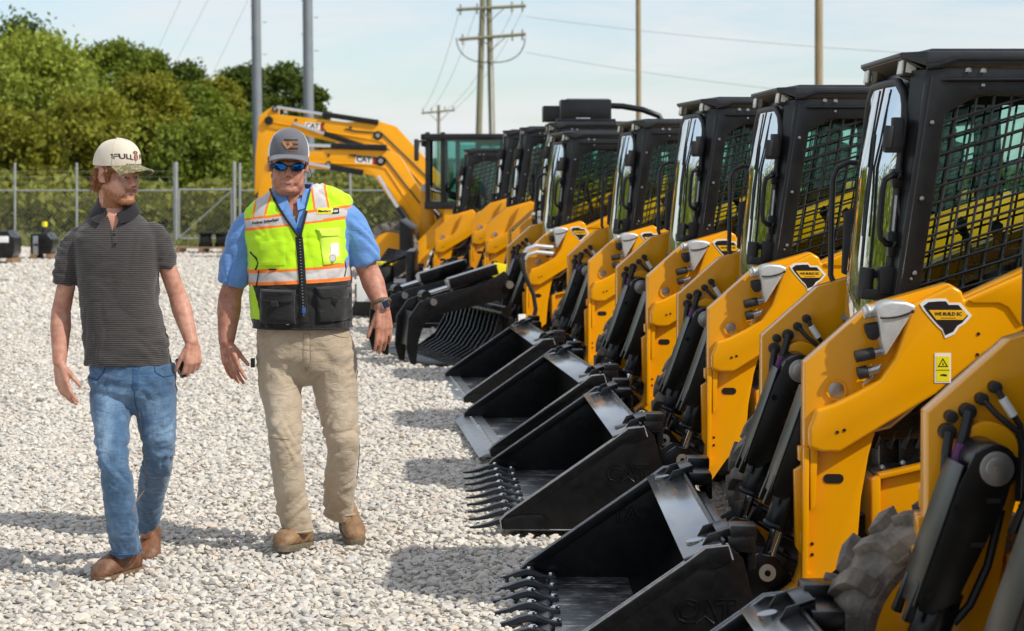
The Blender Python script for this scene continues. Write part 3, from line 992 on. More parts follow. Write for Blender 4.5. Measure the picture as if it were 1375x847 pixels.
def make_grapple(root):
    b = MB()
    for y in (.86,):   # lower jaw end plates
        b.prism([(.70, .52), (.62, .52), (.575, .36), (.48, .20), (.32, .09), (-.12, .05), (-.16, -.01), (.45, -.01), (.62, .06), (.72, .22)], y - .012, y + .012, 0, .004)
    b.cyl((.66, -.86, .50), (.66, .86, .50), .05, 0, 16)
    b.box((.70, 0, .34), (.05, 1.72, .22), 0, .006)
    b.box((.02, 0, .03), (.20, 1.70, .06), 0, .006)
    g = b.build('grapple', [M['bucket']], root)
    g.rotation_euler = (0, 0, .16)
    for k in range(13):
        y = -.80 + 1.56 * k / 12
        t = MB()
        pts = [(.66, .50), (.61, .28), (.50, .11), (.34, .02), (.16, .0), (.02, .008)]
        pts = [(x, z) for x, z in pts]
        inn = [(.62, .52), (.560, .31), (.455, .16), (.31, .08), (.16, .055), (.02, .022)]
        t.prism(pts + inn[::-1], y - .012, y + .012, 0, .003)
        t.build('tine', M['black'], g)
    for y in (-.58, .42):
        j = MB()
        for dy in (-.20, .20):
            j.prism([(.74, .78), (.66, .86), (.50, .76), (.05, .66), (-.12, .60), (-.22, .46), (-.24, .20), (-.20, .06), (-.15, .05), (-.13, .24), (-.08, .40), (.02, .48), (.52, .58), (.68, .62)], y + dy - .012, y + dy + .012, 0, .004)
        j.box((-.165, y, .36), (.03, .40, .30), 0, .006, Matrix.Rotation(R(8), 3, 'Y'))
        j.cyl((.70, y - .25, .74), (.70, y + .25, .74), .035, 1, 16)
        j.cyl((.0, y - .25, .60), (.0, y + .25, .60), .03, 1, 16)
        j.build('clamp_arm', [M['bucket'], M['steel']], g)
        c = MB()
        c.cyl((.60, y, .83), (.22, y, .72), .045, 0, 18, bevel=.006)
        c.cyl((.24, y, .725), (-.02, y, .65), .022, 1, 14)
        c.box((.42, y, .845), (.46, .13, .02), 2, .004, Matrix.Rotation(R(-16), 3, 'Y'))
        c.box((.42, y - .065, .81), (.46, .012, .09), 0, .004, Matrix.Rotation(R(-16), 3, 'Y'))
        c.box((.205, y, .73), (.02, .13, .10), 2, .004, Matrix.Rotation(R(-16), 3, 'Y'))
        c.cyl((-.02, y - .07, .645), (-.02, y + .07, .645), .045, 0, 16)
        c.build('clamp_cylinder', [M['black'], M['chrome'], M['steel']], g)
    l = MB()
    l.box((.66, -.64, .86), (.12, .006, .13), 0, .002, Matrix.Rotation(R(10), 3, 'Y'))
    l.build('yellow_tag', M['labelyellow'], g)
    l = MB()
    l.box((.80, -.87, .42), (.07, .004, .12), 0, .002)
    l.build('white_label', M['white'], g)


make_grapple(machines[5])
# roof boxes
b = MB()
b.box((1.73, -.10, 2.235), (.50, .34, .20), 0, .012)
b.box((1.73, -.10, 2.130), (.58, .42, .030), 0, .01)
b.box((1.75, -.10, 2.340), (.42, .30, .012), 1, .004)
b.box((1.56, .36, 2.21), (.46, .30, .16), 0, .012)
b.tube([(1.96, -.10, 2.28), (2.10, -.10, 2.275), (2.30, -.12, 2.24), (2.46, -.12, 2.18), (2.55, -.12, 2.02)], .030, 0, 12)
b.box((1.70, -.27, 2.14), (.14, .02, .035), 1, .004)
b.build('roof_box', [M['cab'], M['steel']], machines[6])
# ================================================================== people
def cloth_mat(name, col, rough=.9, weave=900, bump=.25, var=.12, extra=None, sheen=.3):
    m, nt, p = nodes(name)
    L = nt.links.new
    p.inputs['Roughness'].default_value = rough
    p.inputs['Specular IOR Level'].default_value = .2
    p.inputs['Sheen Weight'].default_value = sheen
    p.inputs['Sheen Roughness'].default_value = .5
    tc = mk(nt, 'ShaderNodeTexCoord')
    n = mk(nt, 'ShaderNodeTexNoise', Scale=14., Detail=6., Roughness=.65)
    L(tc.outputs['Object'], n.inputs['Vector'])
    cr = mk(nt, 'ShaderNodeValToRGB')
    cr.color_ramp.elements[0].position = .3
    cr.color_ramp.elements[0].color = (*[c * (1 - var) for c in col], 1)
    cr.color_ramp.elements[1].position = .7
    cr.color_ramp.elements[1].color = (*[c * (1 + var) for c in col], 1)
    L(n.outputs['Fac'], cr.inputs[0])
    out = cr.outputs[0]
    if extra: out = extra(nt, tc, out)
    L(out, p.inputs['Base Color'])
    n2 = mk(nt, 'ShaderNodeTexNoise', Scale=float(weave), Detail=2.)
    n3 = mk(nt, 'ShaderNodeTexNoise', Scale=22., Detail=5., Roughness=.6, Distortion=.8)
    mp = mk(nt, 'ShaderNodeMapping')
    mp.inputs['Scale'].default_value = (.6, .6, 1.5)
    L(tc.outputs['Object'], mp.inputs['Vector'])
    L(mp.outputs['Vector'], n3.inputs['Vector'])
    L(tc.outputs['Object'], n2.inputs['Vector'])
    b1 = mk(nt, 'ShaderNodeBump')
    b1.inputs['Strength'].default_value = bump
    b1.inputs['Distance'].default_value = .02
    L(n3.outputs['Fac'], b1.inputs['Height'])
    b2 = mk(nt, 'ShaderNodeBump')
    b2.inputs['Strength'].default_value = .15
    b2.inputs['Distance'].default_value = .002
    L(n2.outputs['Fac'], b2.inputs['Height'])
    L(b1.outputs['Normal'], b2.inputs['Normal'])
    L(b2.outputs['Normal'], p.inputs['Normal'])
    return m


def worn_cloth(col):
    """faded colour where the 'wear' attribute of the garment is high"""
    def f(nt, tc, base):
        L = nt.links.new
        at_ = mk(nt, 'ShaderNodeAttribute')
        at_.attribute_name = 'wear'
        n2 = mk(nt, 'ShaderNodeTexNoise', Scale=120., Detail=4.)
        mp2 = mk(nt, 'ShaderNodeMapping')
        mp2.inputs['Scale'].default_value = (1, 1, .18)
        L(tc.outputs['Object'], mp2.inputs['Vector'])
        L(mp2.outputs['Vector'], n2.inputs['Vector'])
        mr = mk(nt, 'ShaderNodeMapRange')
        mr.inputs['From Min'].default_value = .25
        mr.inputs['From Max'].default_value = .75
        mr.inputs['To Min'].default_value = .65
        mr.inputs['To Max'].default_value = 1.25
        L(n2.outputs['Fac'], mr.inputs['Value'])
        mu = mk(nt, 'ShaderNodeMath', operation='MULTIPLY', use_clamp=True)
        L(at_.outputs['Fac'], mu.inputs[0])
        L(mr.outputs['Result'], mu.inputs[1])
        mx = mk(nt, 'ShaderNodeMix', data_type='RGBA')
        L(mu.outputs[0], mx.inputs['Factor'])
        L(base, mx.inputs[6])
        mx.inputs[7].default_value = (*col, 1)
        return mx.outputs[2]
    return f


def set_wear(me, fn):
    a = me.attributes.new('wear', 'FLOAT', 'POINT')
    nr = [x.vector.copy() for x in me.vertex_normals]
    a.data.foreach_set('value', np.array([max(0, min(1, fn(v.co, n))) for v, n in zip(me.vertices, nr)], np.float32))


def seam(parent, bv, pts, q, m_, r=.0022, d=(0, 1, 0)):
    out = []
    dv = V(d)
    P = [V((*q(*p), 0)) for p in pts]
    for a, c in zip(P, P[1:]):
        for k in range(5):
            p = a.lerp(c, k / 5)
            h = bv.ray_cast(V((p.x, 0, p.y)) - dv, dv)
            if h[0]: out.append(h[0] - dv * .0012)
    if len(out) > 2:
        s = MB()
        s.tube(out, r, 0, 6)
        s.build('seam', m_, parent)


def stripes(nt, tc, base):
    """fine horizontal pinstripes woven into the shirt"""
    L = nt.links.new
    wv = mk(nt, 'ShaderNodeTexWave', wave_type='BANDS', bands_direction='Z', Scale=40., Distortion=.9, Detail=1.)
    wv.inputs['Detail Scale'].default_value = .6
    L(tc.outputs['Object'], wv.inputs['Vector'])
    mr = mk(nt, 'ShaderNodeMapRange')
    mr.inputs['From Min'].default_value = .60
    mr.inputs['From Max'].default_value = .95
    L(wv.outputs['Fac'], mr.inputs['Value'])
    mx = mk(nt, 'ShaderNodeMix', data_type='RGBA')
    L(mr.outputs['Result'], mx.inputs['Factor'])
    L(base, mx.inputs[6])
    mx.inputs[7].default_value = (.115, .102, .096, 1)
    return mx.outputs[2]


def fade(col, scale, lo, hi):
    def f(nt, tc, base):
        L = nt.links.new
        n = mk(nt, 'ShaderNodeTexNoise', Scale=scale, Detail=3., Roughness=.5)
        mp = mk(nt, 'ShaderNodeMapping')
        mp.inputs['Scale'].default_value = (1.6, 1.6, .8)
        L(tc.outputs['Object'], mp.inputs['Vector'])
        L(mp.outputs['Vector'], n.inputs['Vector'])
        n2 = mk(nt, 'ShaderNodeTexNoise', Scale=140., Detail=3.)
        mp2 = mk(nt, 'ShaderNodeMapping')
        mp2.inputs['Scale'].default_value = (1, 1, .15)
        L(tc.outputs['Object'], mp2.inputs['Vector'])
        L(mp2.outputs['Vector'], n2.inputs['Vector'])
        ad = mk(nt, 'ShaderNodeMath', operation='MULTIPLY_ADD')
        L(n2.outputs['Fac'], ad.inputs[0])
        ad.inputs[1].default_value = .25
        L(n.outputs['Fac'], ad.inputs[2])
        mr = mk(nt, 'ShaderNodeMapRange')
        mr.inputs['From Min'].default_value = lo
        mr.inputs['From Max'].default_value = hi
        L(ad.outputs[0], mr.inputs['Value'])
        mx = mk(nt, 'ShaderNodeMix', data_type='RGBA')
        L(mr.outputs['Result'], mx.inputs['Factor'])
        L(base, mx.inputs[6])
        mx.inputs[7].default_value = (*col, 1)
        return mx.outputs[2]
    return f


def skin_mat(name, col, blot):
    m, nt, p = nodes(name)
    L = nt.links.new
    tc = mk(nt, 'ShaderNodeTexCoord')
    n = mk(nt, 'ShaderNodeTexNoise', Scale=28., Detail=5., Roughness=.6)
    L(tc.outputs['Object'], n.inputs['Vector'])
    cr = mk(nt, 'ShaderNodeValToRGB')
    cr.color_ramp.elements[0].position = .32
    cr.color_ramp.elements[0].color = (*blot, 1)
    cr.color_ramp.elements[1].position = .66
    cr.color_ramp.elements[1].color = (*col, 1)
    L(n.outputs['Fac'], cr.inputs[0])
    L(cr.outputs[0], p.inputs['Base Color'])
    p.inputs['Roughness'].default_value = .48
    p.inputs['Specular IOR Level'].default_value = .35
    p.inputs['Subsurface Weight'].default_value = .12
    p.inputs['Subsurface Radius'].default_value = (.012, .004, .002)
    p.inputs['Subsurface Scale'].default_value = 1.
    n2 = mk(nt, 'ShaderNodeTexNoise', Scale=160., Detail=3.)
    L(tc.outputs['Object'], n2.inputs['Vector'])
    b = mk(nt, 'ShaderNodeBump')
    b.inputs['Strength'].default_value = .12
    b.inputs['Distance'].default_value = .003
    L(n2.outputs['Fac'], b.inputs['Height'])
    L(b.outputs['Normal'], p.inputs['Normal'])
    return m


def fuse(mb, voxel, smooth=3):
    """union of the overlapping closed shapes as one continuous skin"""
    me = bpy.data.meshes.new('f')
    mb.bm.to_mesh(me)
    mb.bm.free()
    o = bpy.data.objects.new('f', me)
    COL.objects.link(o)
    r = o.modifiers.new('r', 'REMESH')
    r.mode = 'VOXEL'
    r.voxel_size = voxel
    if smooth:
        s = o.modifiers.new('s', 'SMOOTH')
        s.factor = .5
        s.iterations = smooth
    dg = bpy.context.evaluated_depsgraph_get()
    out = bpy.data.meshes.new_from_object(o.evaluated_get(dg))
    bpy.data.objects.remove(o)
    bpy.data.meshes.remove(me)
    out.materials.clear()
    return out


def displace(me, fn):
    n = len(me.vertices)
    for v, nr in zip(me.vertices, [x.vector.copy() for x in me.vertex_normals]):
        d = fn(v.co, nr)
        if d: v.co += nr * d
    me.update()


def finish(me, name, mats, parent, smooth=60):
    for m in mats: me.materials.append(m)
    me.polygons.foreach_set('use_smooth', [True] * len(me.polygons))
    if smooth: me.set_sharp_from_angle(angle=R(smooth))
    return link(name, me, parent)


def ell(c, rx, ry, n=28, tilt=0., p=2.0, rz=0.):
    """flattish ring round a body: centre, half width, half depth"""
    out = []
    for k in range(n):
        a = 2 * PI * k / n
        ca, sa = math.cos(a), math.sin(a)
        x = rx * math.copysign(abs(ca) ** (2 / p), ca)
        y = ry * math.copysign(abs(sa) ** (2 / p), sa)
        x, y = x * math.cos(rz) - y * math.sin(rz), x * math.sin(rz) + y * math.cos(rz)
        out.append(V((c[0] + x, c[1] + y, c[2] + tilt * x)))
    return out


def limb(mb, pts, rad, n=18, flat=1.0):
    """tapered tube through joints with round ends"""
    for a, b, ra, rb in zip(pts, pts[1:], rad, rad[1:]):
        mb.capsule(a, b, ra, rb, 0, n)


def tubelimb(mb, pts, rad, n=20, sub=4):
    """smooth tube, flat ends (sleeves, trouser legs)"""
    P, Q = [], []
    m = len(pts)
    for i in range(m - 1):
        p0, p1, p2, p3 = [V(pts[min(max(j, 0), m - 1)]) for j in (i - 1, i, i + 1, i + 2)]
        for k in range(sub):
            t = k / sub
            P.append(.5 * ((2 * p1) + (p2 - p0) * t + (2 * p0 - 5 * p1 + 4 * p2 - p3) * t * t + (3 * p1 - p0 - 3 * p2 + p3) * t ** 3))
            Q.append(rad[i] + (rad[i + 1] - rad[i]) * t)
    P.append(V(pts[-1]))
    Q.append(rad[-1])
    mb.tube(P, Q, 0, n)


def hand(mb, wrist, down, thumb, palm, size=1., curl=(.5, .55, .6, .65), spread=.10, thumb_out=.5, thumb_curl=.3):
    """palm, four jointed fingers and a thumb; down = along the hand, thumb = towards the thumb side, palm = the way the palm faces"""
    dn = V(down).normalized()
    th = V(thumb)
    th = (th - dn * th.dot(dn)).normalized()
    pl = V(palm)
    pl = (pl - dn * pl.dot(dn) - th * pl.dot(th)).normalized()
    w = V(wrist)
    s = size
    for k in range(4):
        u = (.030 - .020 * k) * s
        mb.capsule(w + th * u * .62 + dn * .012 * s, w + th * u + dn * (.082 - .004 * abs(k - 1)) * s, .0165 * s, .0125 * s, 0, 10)
    mb.capsule(w + th * .018 * s + dn * .02 * s + pl * .006 * s, w + th * .030 * s + dn * .05 * s + pl * .008 * s, .016 * s, .014 * s, 0, 10)
    mb.capsule(w - th * .018 * s + dn * .02 * s + pl * .005 * s, w - th * .026 * s + dn * .06 * s + pl * .004 * s, .014 * s, .012 * s, 0, 10)
    ln = ((.044, .026, .021), (.049, .030, .022), (.045, .028, .022), (.034, .021, .019))
    tips = []
    for k in range(4):
        u = (.031 - .0205 * k) * s
        p = w + th * u + dn * (.086 - .004 * abs(k - 1)) * s
        d = (dn + th * spread * (1.3 - k) * .8).normalized()
        r = (.0092, .0095, .0090, .0080)[k] * s
        ang = 0
        for j, l in enumerate(ln[k]):
            ang += curl[k] * (.8, 1.1, .8)[j]
            dd = (d * math.cos(ang) + pl * math.sin(ang)).normalized()
            q = p + dd * l * s
            mb.capsule(p, q, r * (1.04 - .07 * j), r * (.98 - .09 * j), 0, 10)
            p = q
        tips.append(p)
    p = w + th * .026 * s + dn * .022 * s + pl * .006 * s
    d = (dn * (1 - thumb_out * .4) + th * thumb_out + pl * .25).normalized()
    for j, (l, r) in enumerate(((.042, .0135), (.033, .0108), (.026, .0098))):
        if j: d = (d * math.cos(thumb_curl) + (pl * .7 + dn * .7 - th * .2).normalized() * math.sin(thumb_curl)).normalized()
        q = p + d * l * s
        mb.capsule(p, q, r * s, (r - .0015) * s, 0, 10)
        p = q
    return tips


def head_frame(c, fwd, roll=0.):
    f = V(fwd).normalized()
    l = V((0, 0, 1)).cross(f).normalized()        # the person's left
    u = f.cross(l).normalized()
    if roll:
        q = Matrix.Rotation(roll, 3, f)
        l, u = q @ l, q @ u
    m = Matrix(((l.x, f.x, u.x), (l.y, f.y, u.y), (l.z, f.z, u.z)))
    return m, V(c)


def head(mb, hm, hc, neck_base, wide=1., neck_r=(.060, .068), jowl=0.):
    T = lambda x, y, z: hc + hm @ V((x, y, z))

    def ball(c, r): mb.ball(T(*c), r, 0, 3, hm)
    def cap(a, b, ra, rb): mb.capsule(T(*a), T(*b), ra, rb, 0, 12)
    w = wide
    ball((0, -.012, .035), (.075 * w, .096, .086))
    ball((0, .022, -.028), (.063 * w, .070, .088))
    for s in (-1, 1):
        cap((s * .053 * w, -.004, -.050), (s * .022 * w, .066, -.100), .021, .019)
        cap((s * .046 * w, .056, -.022), (s * .030 * w, .070, -.060), .021, .020)
        cap((s * .010, .091, .017), (s * .046 * w, .072, .016), .0105, .011)
        cap((s * .004, .100, -.030), (s * .0125, .097, -.036), .010, .008)
        cap((s * .002, .083, -.060), (s * .021, .080, -.068), .0085, .0065)
        # ear
        cap((s * .076 * w, .008, -.025), (s * .078 * w, .004, -.012), .007, .009)
        for a0 in range(7):
            t0, t1 = -1.6 + a0 * .62, -1.6 + (a0 + 1) * .62
            pa = (s * (.079 * w + .005), -.010 - .017 * math.cos(t0) * .9 + .006, .004 + .029 * math.sin(t0))
            pb = (s * (.079 * w + .005), -.010 - .017 * math.cos(t1) * .9 + .006, .004 + .029 * math.sin(t1))
            cap(pa, pb, .0052, .0052)
        ball((s * (.077 * w + .001), -.006, .0), (.006, .016, .027))
    cap((0, .088, .012), (0, .109, -.027), .0085, .0115)
    cap((-.017, .084, -.0675), (.017, .084, -.0675), .0085, .0085)
    cap((-.014, .084, -.0795), (.014, .084, -.0795), .0085, .0085)
    ball((0, .073, -.100), (.026, .022, .020))
    if jowl:
        ball((0, .035, -.098), (.060 * w, .050, .030 + jowl))
        for s in (-1, 1): ball((s * .040 * w, .03, -.075), (.030, .045, .04))
    mb.capsule(T(0, -.028, -.05), V(neck_base), neck_r[0], neck_r[1], 0, 20)
    return T


def face_marks(parent, hm, hc, skin_dark):
    """dark line between the lips and the nostrils"""
    T = lambda x, y, z: hc + hm @ V((x, y, z))
    m = MB()
    m.tube([T(-.022, .0845, -.0735), T(-.012, .0925, -.0728), T(0, .0942, -.0735), T(.012, .0925, -.0728), T(.022, .0845, -.0735)], [.0012, .0019, .0021, .0019, .0012], 0, 6)
    m.build('mouth', skin_dark, parent, smooth=60)
    for s in (-1, 1):
        m = MB()
        m.ball(T(s * .0065, .1075, -.0385), (.0034, .004, .0024), 0, 2, hm)
        m.build('nostril', skin_dark, parent, smooth=60)


def cap_hat(parent, name, hm, hc, mats, zones, tall=.118, w=.0865, l=.110, brim=.078, tilt=0., base=.028, droop=.020, bow=.55, dome=.72):
    """crown of six panels, curved bill; zones(a, t) -> material index for a crown face"""
    T = lambda x, y, z: hc + hm @ (Matrix.Rotation(tilt, 3, 'X') @ V((x, y, z)))
    c = MB()
    n, m = 48, 16
    rings = []
    for j in range(m + 1):
        t = j / m
        z = base + tall * math.sin(t * PI / 2) ** 1.0
        k = max(.0, math.cos(t * PI / 2)) ** dome
        ring = []
        for i in range(n):
            a = 2 * PI * i / n
            front = max(0, math.cos(a))
            seam = 1 - .012 * abs(math.cos(3 * a)) ** 12 * (1 - t)
            fk = k + front * .10 * math.sin(t * PI) * (1 - t * .3)
            ring.append(T(w * fk * math.sin(a) * seam, -.004 + l * fk * math.cos(a) * seam, z + .006 * front))
        rings.append(ring)
    verts = [p for r in rings for p in r]
    by = {}
    for j in range(m):
        for i in range(n):
            a = 2 * PI * (i + .5) / n
            if a > PI: a -= 2 * PI
            by.setdefault(zones(a, j / m), []).append((j * n + i, j * n + (i + 1) % n, (j + 1) * n + (i + 1) % n, (j + 1) * n + i))
    for mi, fs in by.items(): c.add(verts, fs, mi)
    bmesh.ops.remove_doubles(c.bm, verts=c.bm.verts, dist=1e-5)
    loose = [v for v in c.bm.verts if not v.link_faces]
    bmesh.ops.delete(c.bm, geom=loose, context='VERTS')
    bmesh.ops.recalc_face_normals(c.bm, faces=c.bm.faces)
    c.ball(T(0, -.004, base + tall + .002), (.009, .009, .005), zones(0, .9), 2, hm)
    crown_bvh = BVHTree.FromBMesh(c.bm)
    crown = c.build(name, mats, parent, smooth=50)
    # bill
    b = MB()
    top, bot = [], []
    nu, nv = 18, 8
    for i in range(nu + 1):
        a = R(-62 + 124 * i / nu)
        rt, rb = [], []
        for j in range(nv + 1):
            s = j / nv
            ext = brim * math.cos(a * .78) ** .8
            x = (w * 1.01) * math.sin(a) * (1 + .04 * s)
            y = -.004 + l * 1.0 * math.cos(a) + ext * s
            z = base + .006 * math.cos(a) - droop * s - bow * (x / w) ** 2 * .034 * (.35 + .65 * s) + .006
            rt.append(T(x, y, z))
            rb.append(T(x, y, z - .0045))
        top.append(rt)
        bot.append(rb)
    q = lambda i, j: i * (nv + 1) + j
    tv = [p for r in top for p in r]
    fs = [(q(i, j), q(i + 1, j), q(i + 1, j + 1), q(i, j + 1)) for i in range(nu) for j in range(nv)]
    b.add(tv, fs, 0)
    b.add([p for r in bot for p in r], fs, 1)
    rim = [top[0][j] for j in range(nv + 1)] + [top[i][nv] for i in range(1, nu + 1)] + [top[nu][j] for j in range(nv - 1, -1, -1)]
    b.tube([p - hm @ V((0, 0, .002)) for p in rim], .0032, 0, 6)
    return crown, b, crown_bvh, T


def drape(bvh, mb, quad, off, mi, nx=14, nz=10, skirt=.006, d=(0, 1, 0)):
    """patch of cloth lying on a garment: four (x, z) corners, cast on along d"""
    a, b_, c, e = [V((p[0], p[1])) for p in quad]   # bottom left, bottom right, top right, top left
    dv = V(d)
    front, back = [], []
    for j in range(nz + 1):
        for i in range(nx + 1):
            s, t = i / nx, j / nz
            p = (a * (1 - s) + b_ * s) * (1 - t) + (e * (1 - s) + c * s) * t
            o = V((p.x, 0, p.y)) - dv * 1.0
            h = bvh.ray_cast(o, dv)
            if h[0] is None:
                hit = back[-1].copy() if back else V((p.x, 0, p.y))
                hit.x, hit.z = p.x, p.y
            else:
                hit = h[0]
            round_ = min(1, 6 * min(s, 1 - s, t, 1 - t) + .55)
            front.append(hit - dv * off * round_)
            back.append(hit + dv * skirt)
    w = nx + 1
    fs = [(j * w + i, j * w + i + 1, (j + 1) * w + i + 1, (j + 1) * w + i) for j in range(nz) for i in range(nx)]
    k = len(front)
    edge = [i for i in range(nx)] + [j * w + nx for j in range(nz)] + [nz * w + i for i in range(nx, 0, -1)] + [j * w for j in range(nz, 0, -1)]
    sk = [(edge[i], edge[(i + 1) % len(edge)], k + edge[(i + 1) % len(edge)], k + edge[i]) for i in range(len(edge))]
    mb.add(front + back, fs + sk, mi)


def drape_text(bvh, mb, body, size, c, ux, off, mi, bold=0., d=(0, 1, 0), split=0):
    vs, fs = text_mesh(body, size, bold)
    ux = V(ux).normalized()
    uz = V((-ux.y, ux.x))
    dv = V(d)
    out = []
    for v in vs:
        p = V((c[0], c[1])) + ux * v.x + uz * v.y
        o = V((p.x, 0, p.y)) - dv * 1.0
        h = bvh.ray_cast(o, dv)
        out.append((h[0] if h[0] else V((p.x, 0, p.y))) - dv * off)
    mb.add(out, fs, mi)


def boot(parent, heel, fwd, length, ankle, mats, pitch=0., shaft_r=.05, shaft_top=.17):
    """leather work boot: rounded toe, shaft, welt and heeled sole"""
    f = V((fwd[0], fwd[1], 0)).normalized()
    l = V((-f.y, f.x, 0))
    u = V((0, 0, 1))
    q = Matrix.Rotation(pitch, 3, l)
    f2, u2 = q @ f, q @ u
    P = lambda a, b, c: V(heel) + f2 * a + l * b + u2 * c
    m = MB()
    sec = [(-.005, .028, .10), (.03, .040, .15), (.07, .043, .165), (.11, .045, .150), (.15, .049, .122), (.19, .053, .104), (.225, .053, .092), (.255, .047, .080), (.275, .034, .062), (.286, .016, .042)]
    k = length / .285
    rings = []
    for a, hw, h in sec:
        ring = []
        for i in range(16):
            t = 2 * PI * i / 16
            x = hw * math.copysign(abs(math.cos(t)) ** .8, math.cos(t))
            z = .018 + (h - .015) * .5 * (1 + math.copysign(abs(math.sin(t)) ** .85, math.sin(t)))
            x *= 1 - .25 * max(0, (z - .05) / .1)
            ring.append(P(a * k, x, z))
        rings.append(ring)
    m.loft(rings)
    m.capsule(P(.055 * k, 0, .07), V(ankle), .047, shaft_r, 0, 18)
    me = fuse(m, .006, 3)
    displace(me, lambda p, n: .0022 * noise.noise(p * 45) + .0012 * noise.noise(p * 110))
    o = finish(me, 'boot', [mats[0]], parent)
    s = MB()
    outl = [(-.010, .018), (-.006, .030), (.04, .037), (.10, .034), (.15, .043), (.20, .051), (.235, .050), (.265, .042), (.284, .026), (.290, .0)]
    loop = [(a * k, b) for a, b in outl] + [(a * k, -b) for a, b in outl[-2::-1]]
    lo, hi = [P(a, b, .010) for a, b in loop], [P(a, b, .030) for a, b in loop]
    s.loft([lo, hi], 0, True, .003)
    hl = [(a, b) for a, b in loop if a < .085 * k]
    hl = [(-.010, -.030), (-.014, 0), (-.010, .030), (.075 * k, .037), (.078 * k, 0), (.075 * k, -.037)]
    s.loft([[P(a, b, -.002) for a, b in hl], [P(a, b, .016) for a, b in hl]], 0, True, .002)
    fl = [(a * k, b * .96) for a, b in outl if a > .12] 
    fl = fl + [(a, -b) for a, b in fl[-2::-1]]
    s.loft([[P(a, b, .0 + .002) for a, b in fl], [P(a, b, .014) for a, b in fl]], 0, True, .002)
    s.build('sole', mats[1], o, smooth=40)
    return o


def open_neck(me, low, left, right, ymid):
    """cut the open collar out of a shirt front"""
    bm = bmesh.new()
    bm.from_mesh(me)
    for a, c in ((low, left), (low, right), ((-1, left[1] - .004), (1, left[1] - .004))):
        nrm = V((c[1] - a[1], 0, a[0] - c[0]))
        gm = [f for f in bm.faces if abs(f.calc_center_median().x - low[0]) < .13 and f.calc_center_median().z > low[1] - .03]
        gm = set(gm)
        bmesh.ops.bisect_plane(bm, geom=list(gm) + list({e for f in gm for e in f.edges}) + list({v for f in gm for v in f.verts}), plane_co=V((a[0], 0, a[1])), plane_no=nrm)
    kill = []
    for f in bm.faces:
        c = f.calc_center_median()
        if c.z < low[1]: continue
        t = (c.z - low[1]) / (left[1] - low[1])
        xl, xr = low[0] + (left[0] - low[0]) * t, low[0] + (right[0] - low[0]) * t
        if (c.y < ymid and xl < c.x < xr) or (c.z > left[1] - .004 and abs(c.x - low[0]) < .12): kill.append(f)
    bmesh.ops.delete(bm, geom=kill, context='FACES')
    bm.to_mesh(me)
    bm.free()


def sil(me, test, idx):
    """material index for faces whose centre passes a test"""
    for p in me.polygons:
        if test(p.center, p.normal): p.material_index = idx


def fold(p, k1, k2, seed):
    """ridged cloth folds"""
    q = V((p.x * k1 + seed, p.y * k1, p.z * k2))
    w = noise.noise(V((p.x * 6 + seed, p.y * 6, p.z * 5))) * 1.6
    v = noise.noise(q + V((w, w * .5, w)))
    return 2.3 * abs(v) ** .85 - .6


# ------------------------------------------------------------------ person in the striped polo
def rib(x, y, z): return V((x, y, z))


SKIN1 = skin_mat('fair_skin', (.60, .325, .23), (.42, .18, .12))
SKIN2 = skin_mat('tanned_skin', (.53, .265, .18), (.36, .135, .085))
DARKSKIN = mat('mouth_shadow_skin', (.11, .035, .025), .6)
LIP = mat('lips', (.45, .205, .165), .5)
BEARD = mat('red_stubble', (.34, .145, .066), .8, var=.5, vs=150, bump=.6, bs=300)
HAIR1 = mat('red_brown_hair', (.27, .105, .036), .6, var=.5, vs=60, bump=.8, bs=140, stretch=(3, 3, .6))
HAIR2 = mat('grey_brown_hair', (.10, .075, .055), .7, var=.4, vs=90, bump=.6, bs=200)
EYEW = mat('eye_white', (.50, .45, .41), .25)
IRIS = mat('iris', (.06, .08, .10), .15)
LEATHER1 = mat('brown_boot_leather', (.17, .068, .030), .55, var=.35, vs=22, dirt=(.30, .20, .13), dirt_amt=.5, ds=14, bump=.3, bs=90)
LEATHER2 = mat('tan_boot_leather', (.24, .135, .062), .65, var=.35, vs=22, dirt=(.40, .29, .18), dirt_amt=.6, ds=12, bump=.3, bs=90)
SOLE1 = mat('boot_sole_tan', (.16, .10, .055), .8, var=.3, vs=40)
SOLE2 = mat('boot_sole_dusty', (.15, .12, .08), .9, var=.3, vs=40)


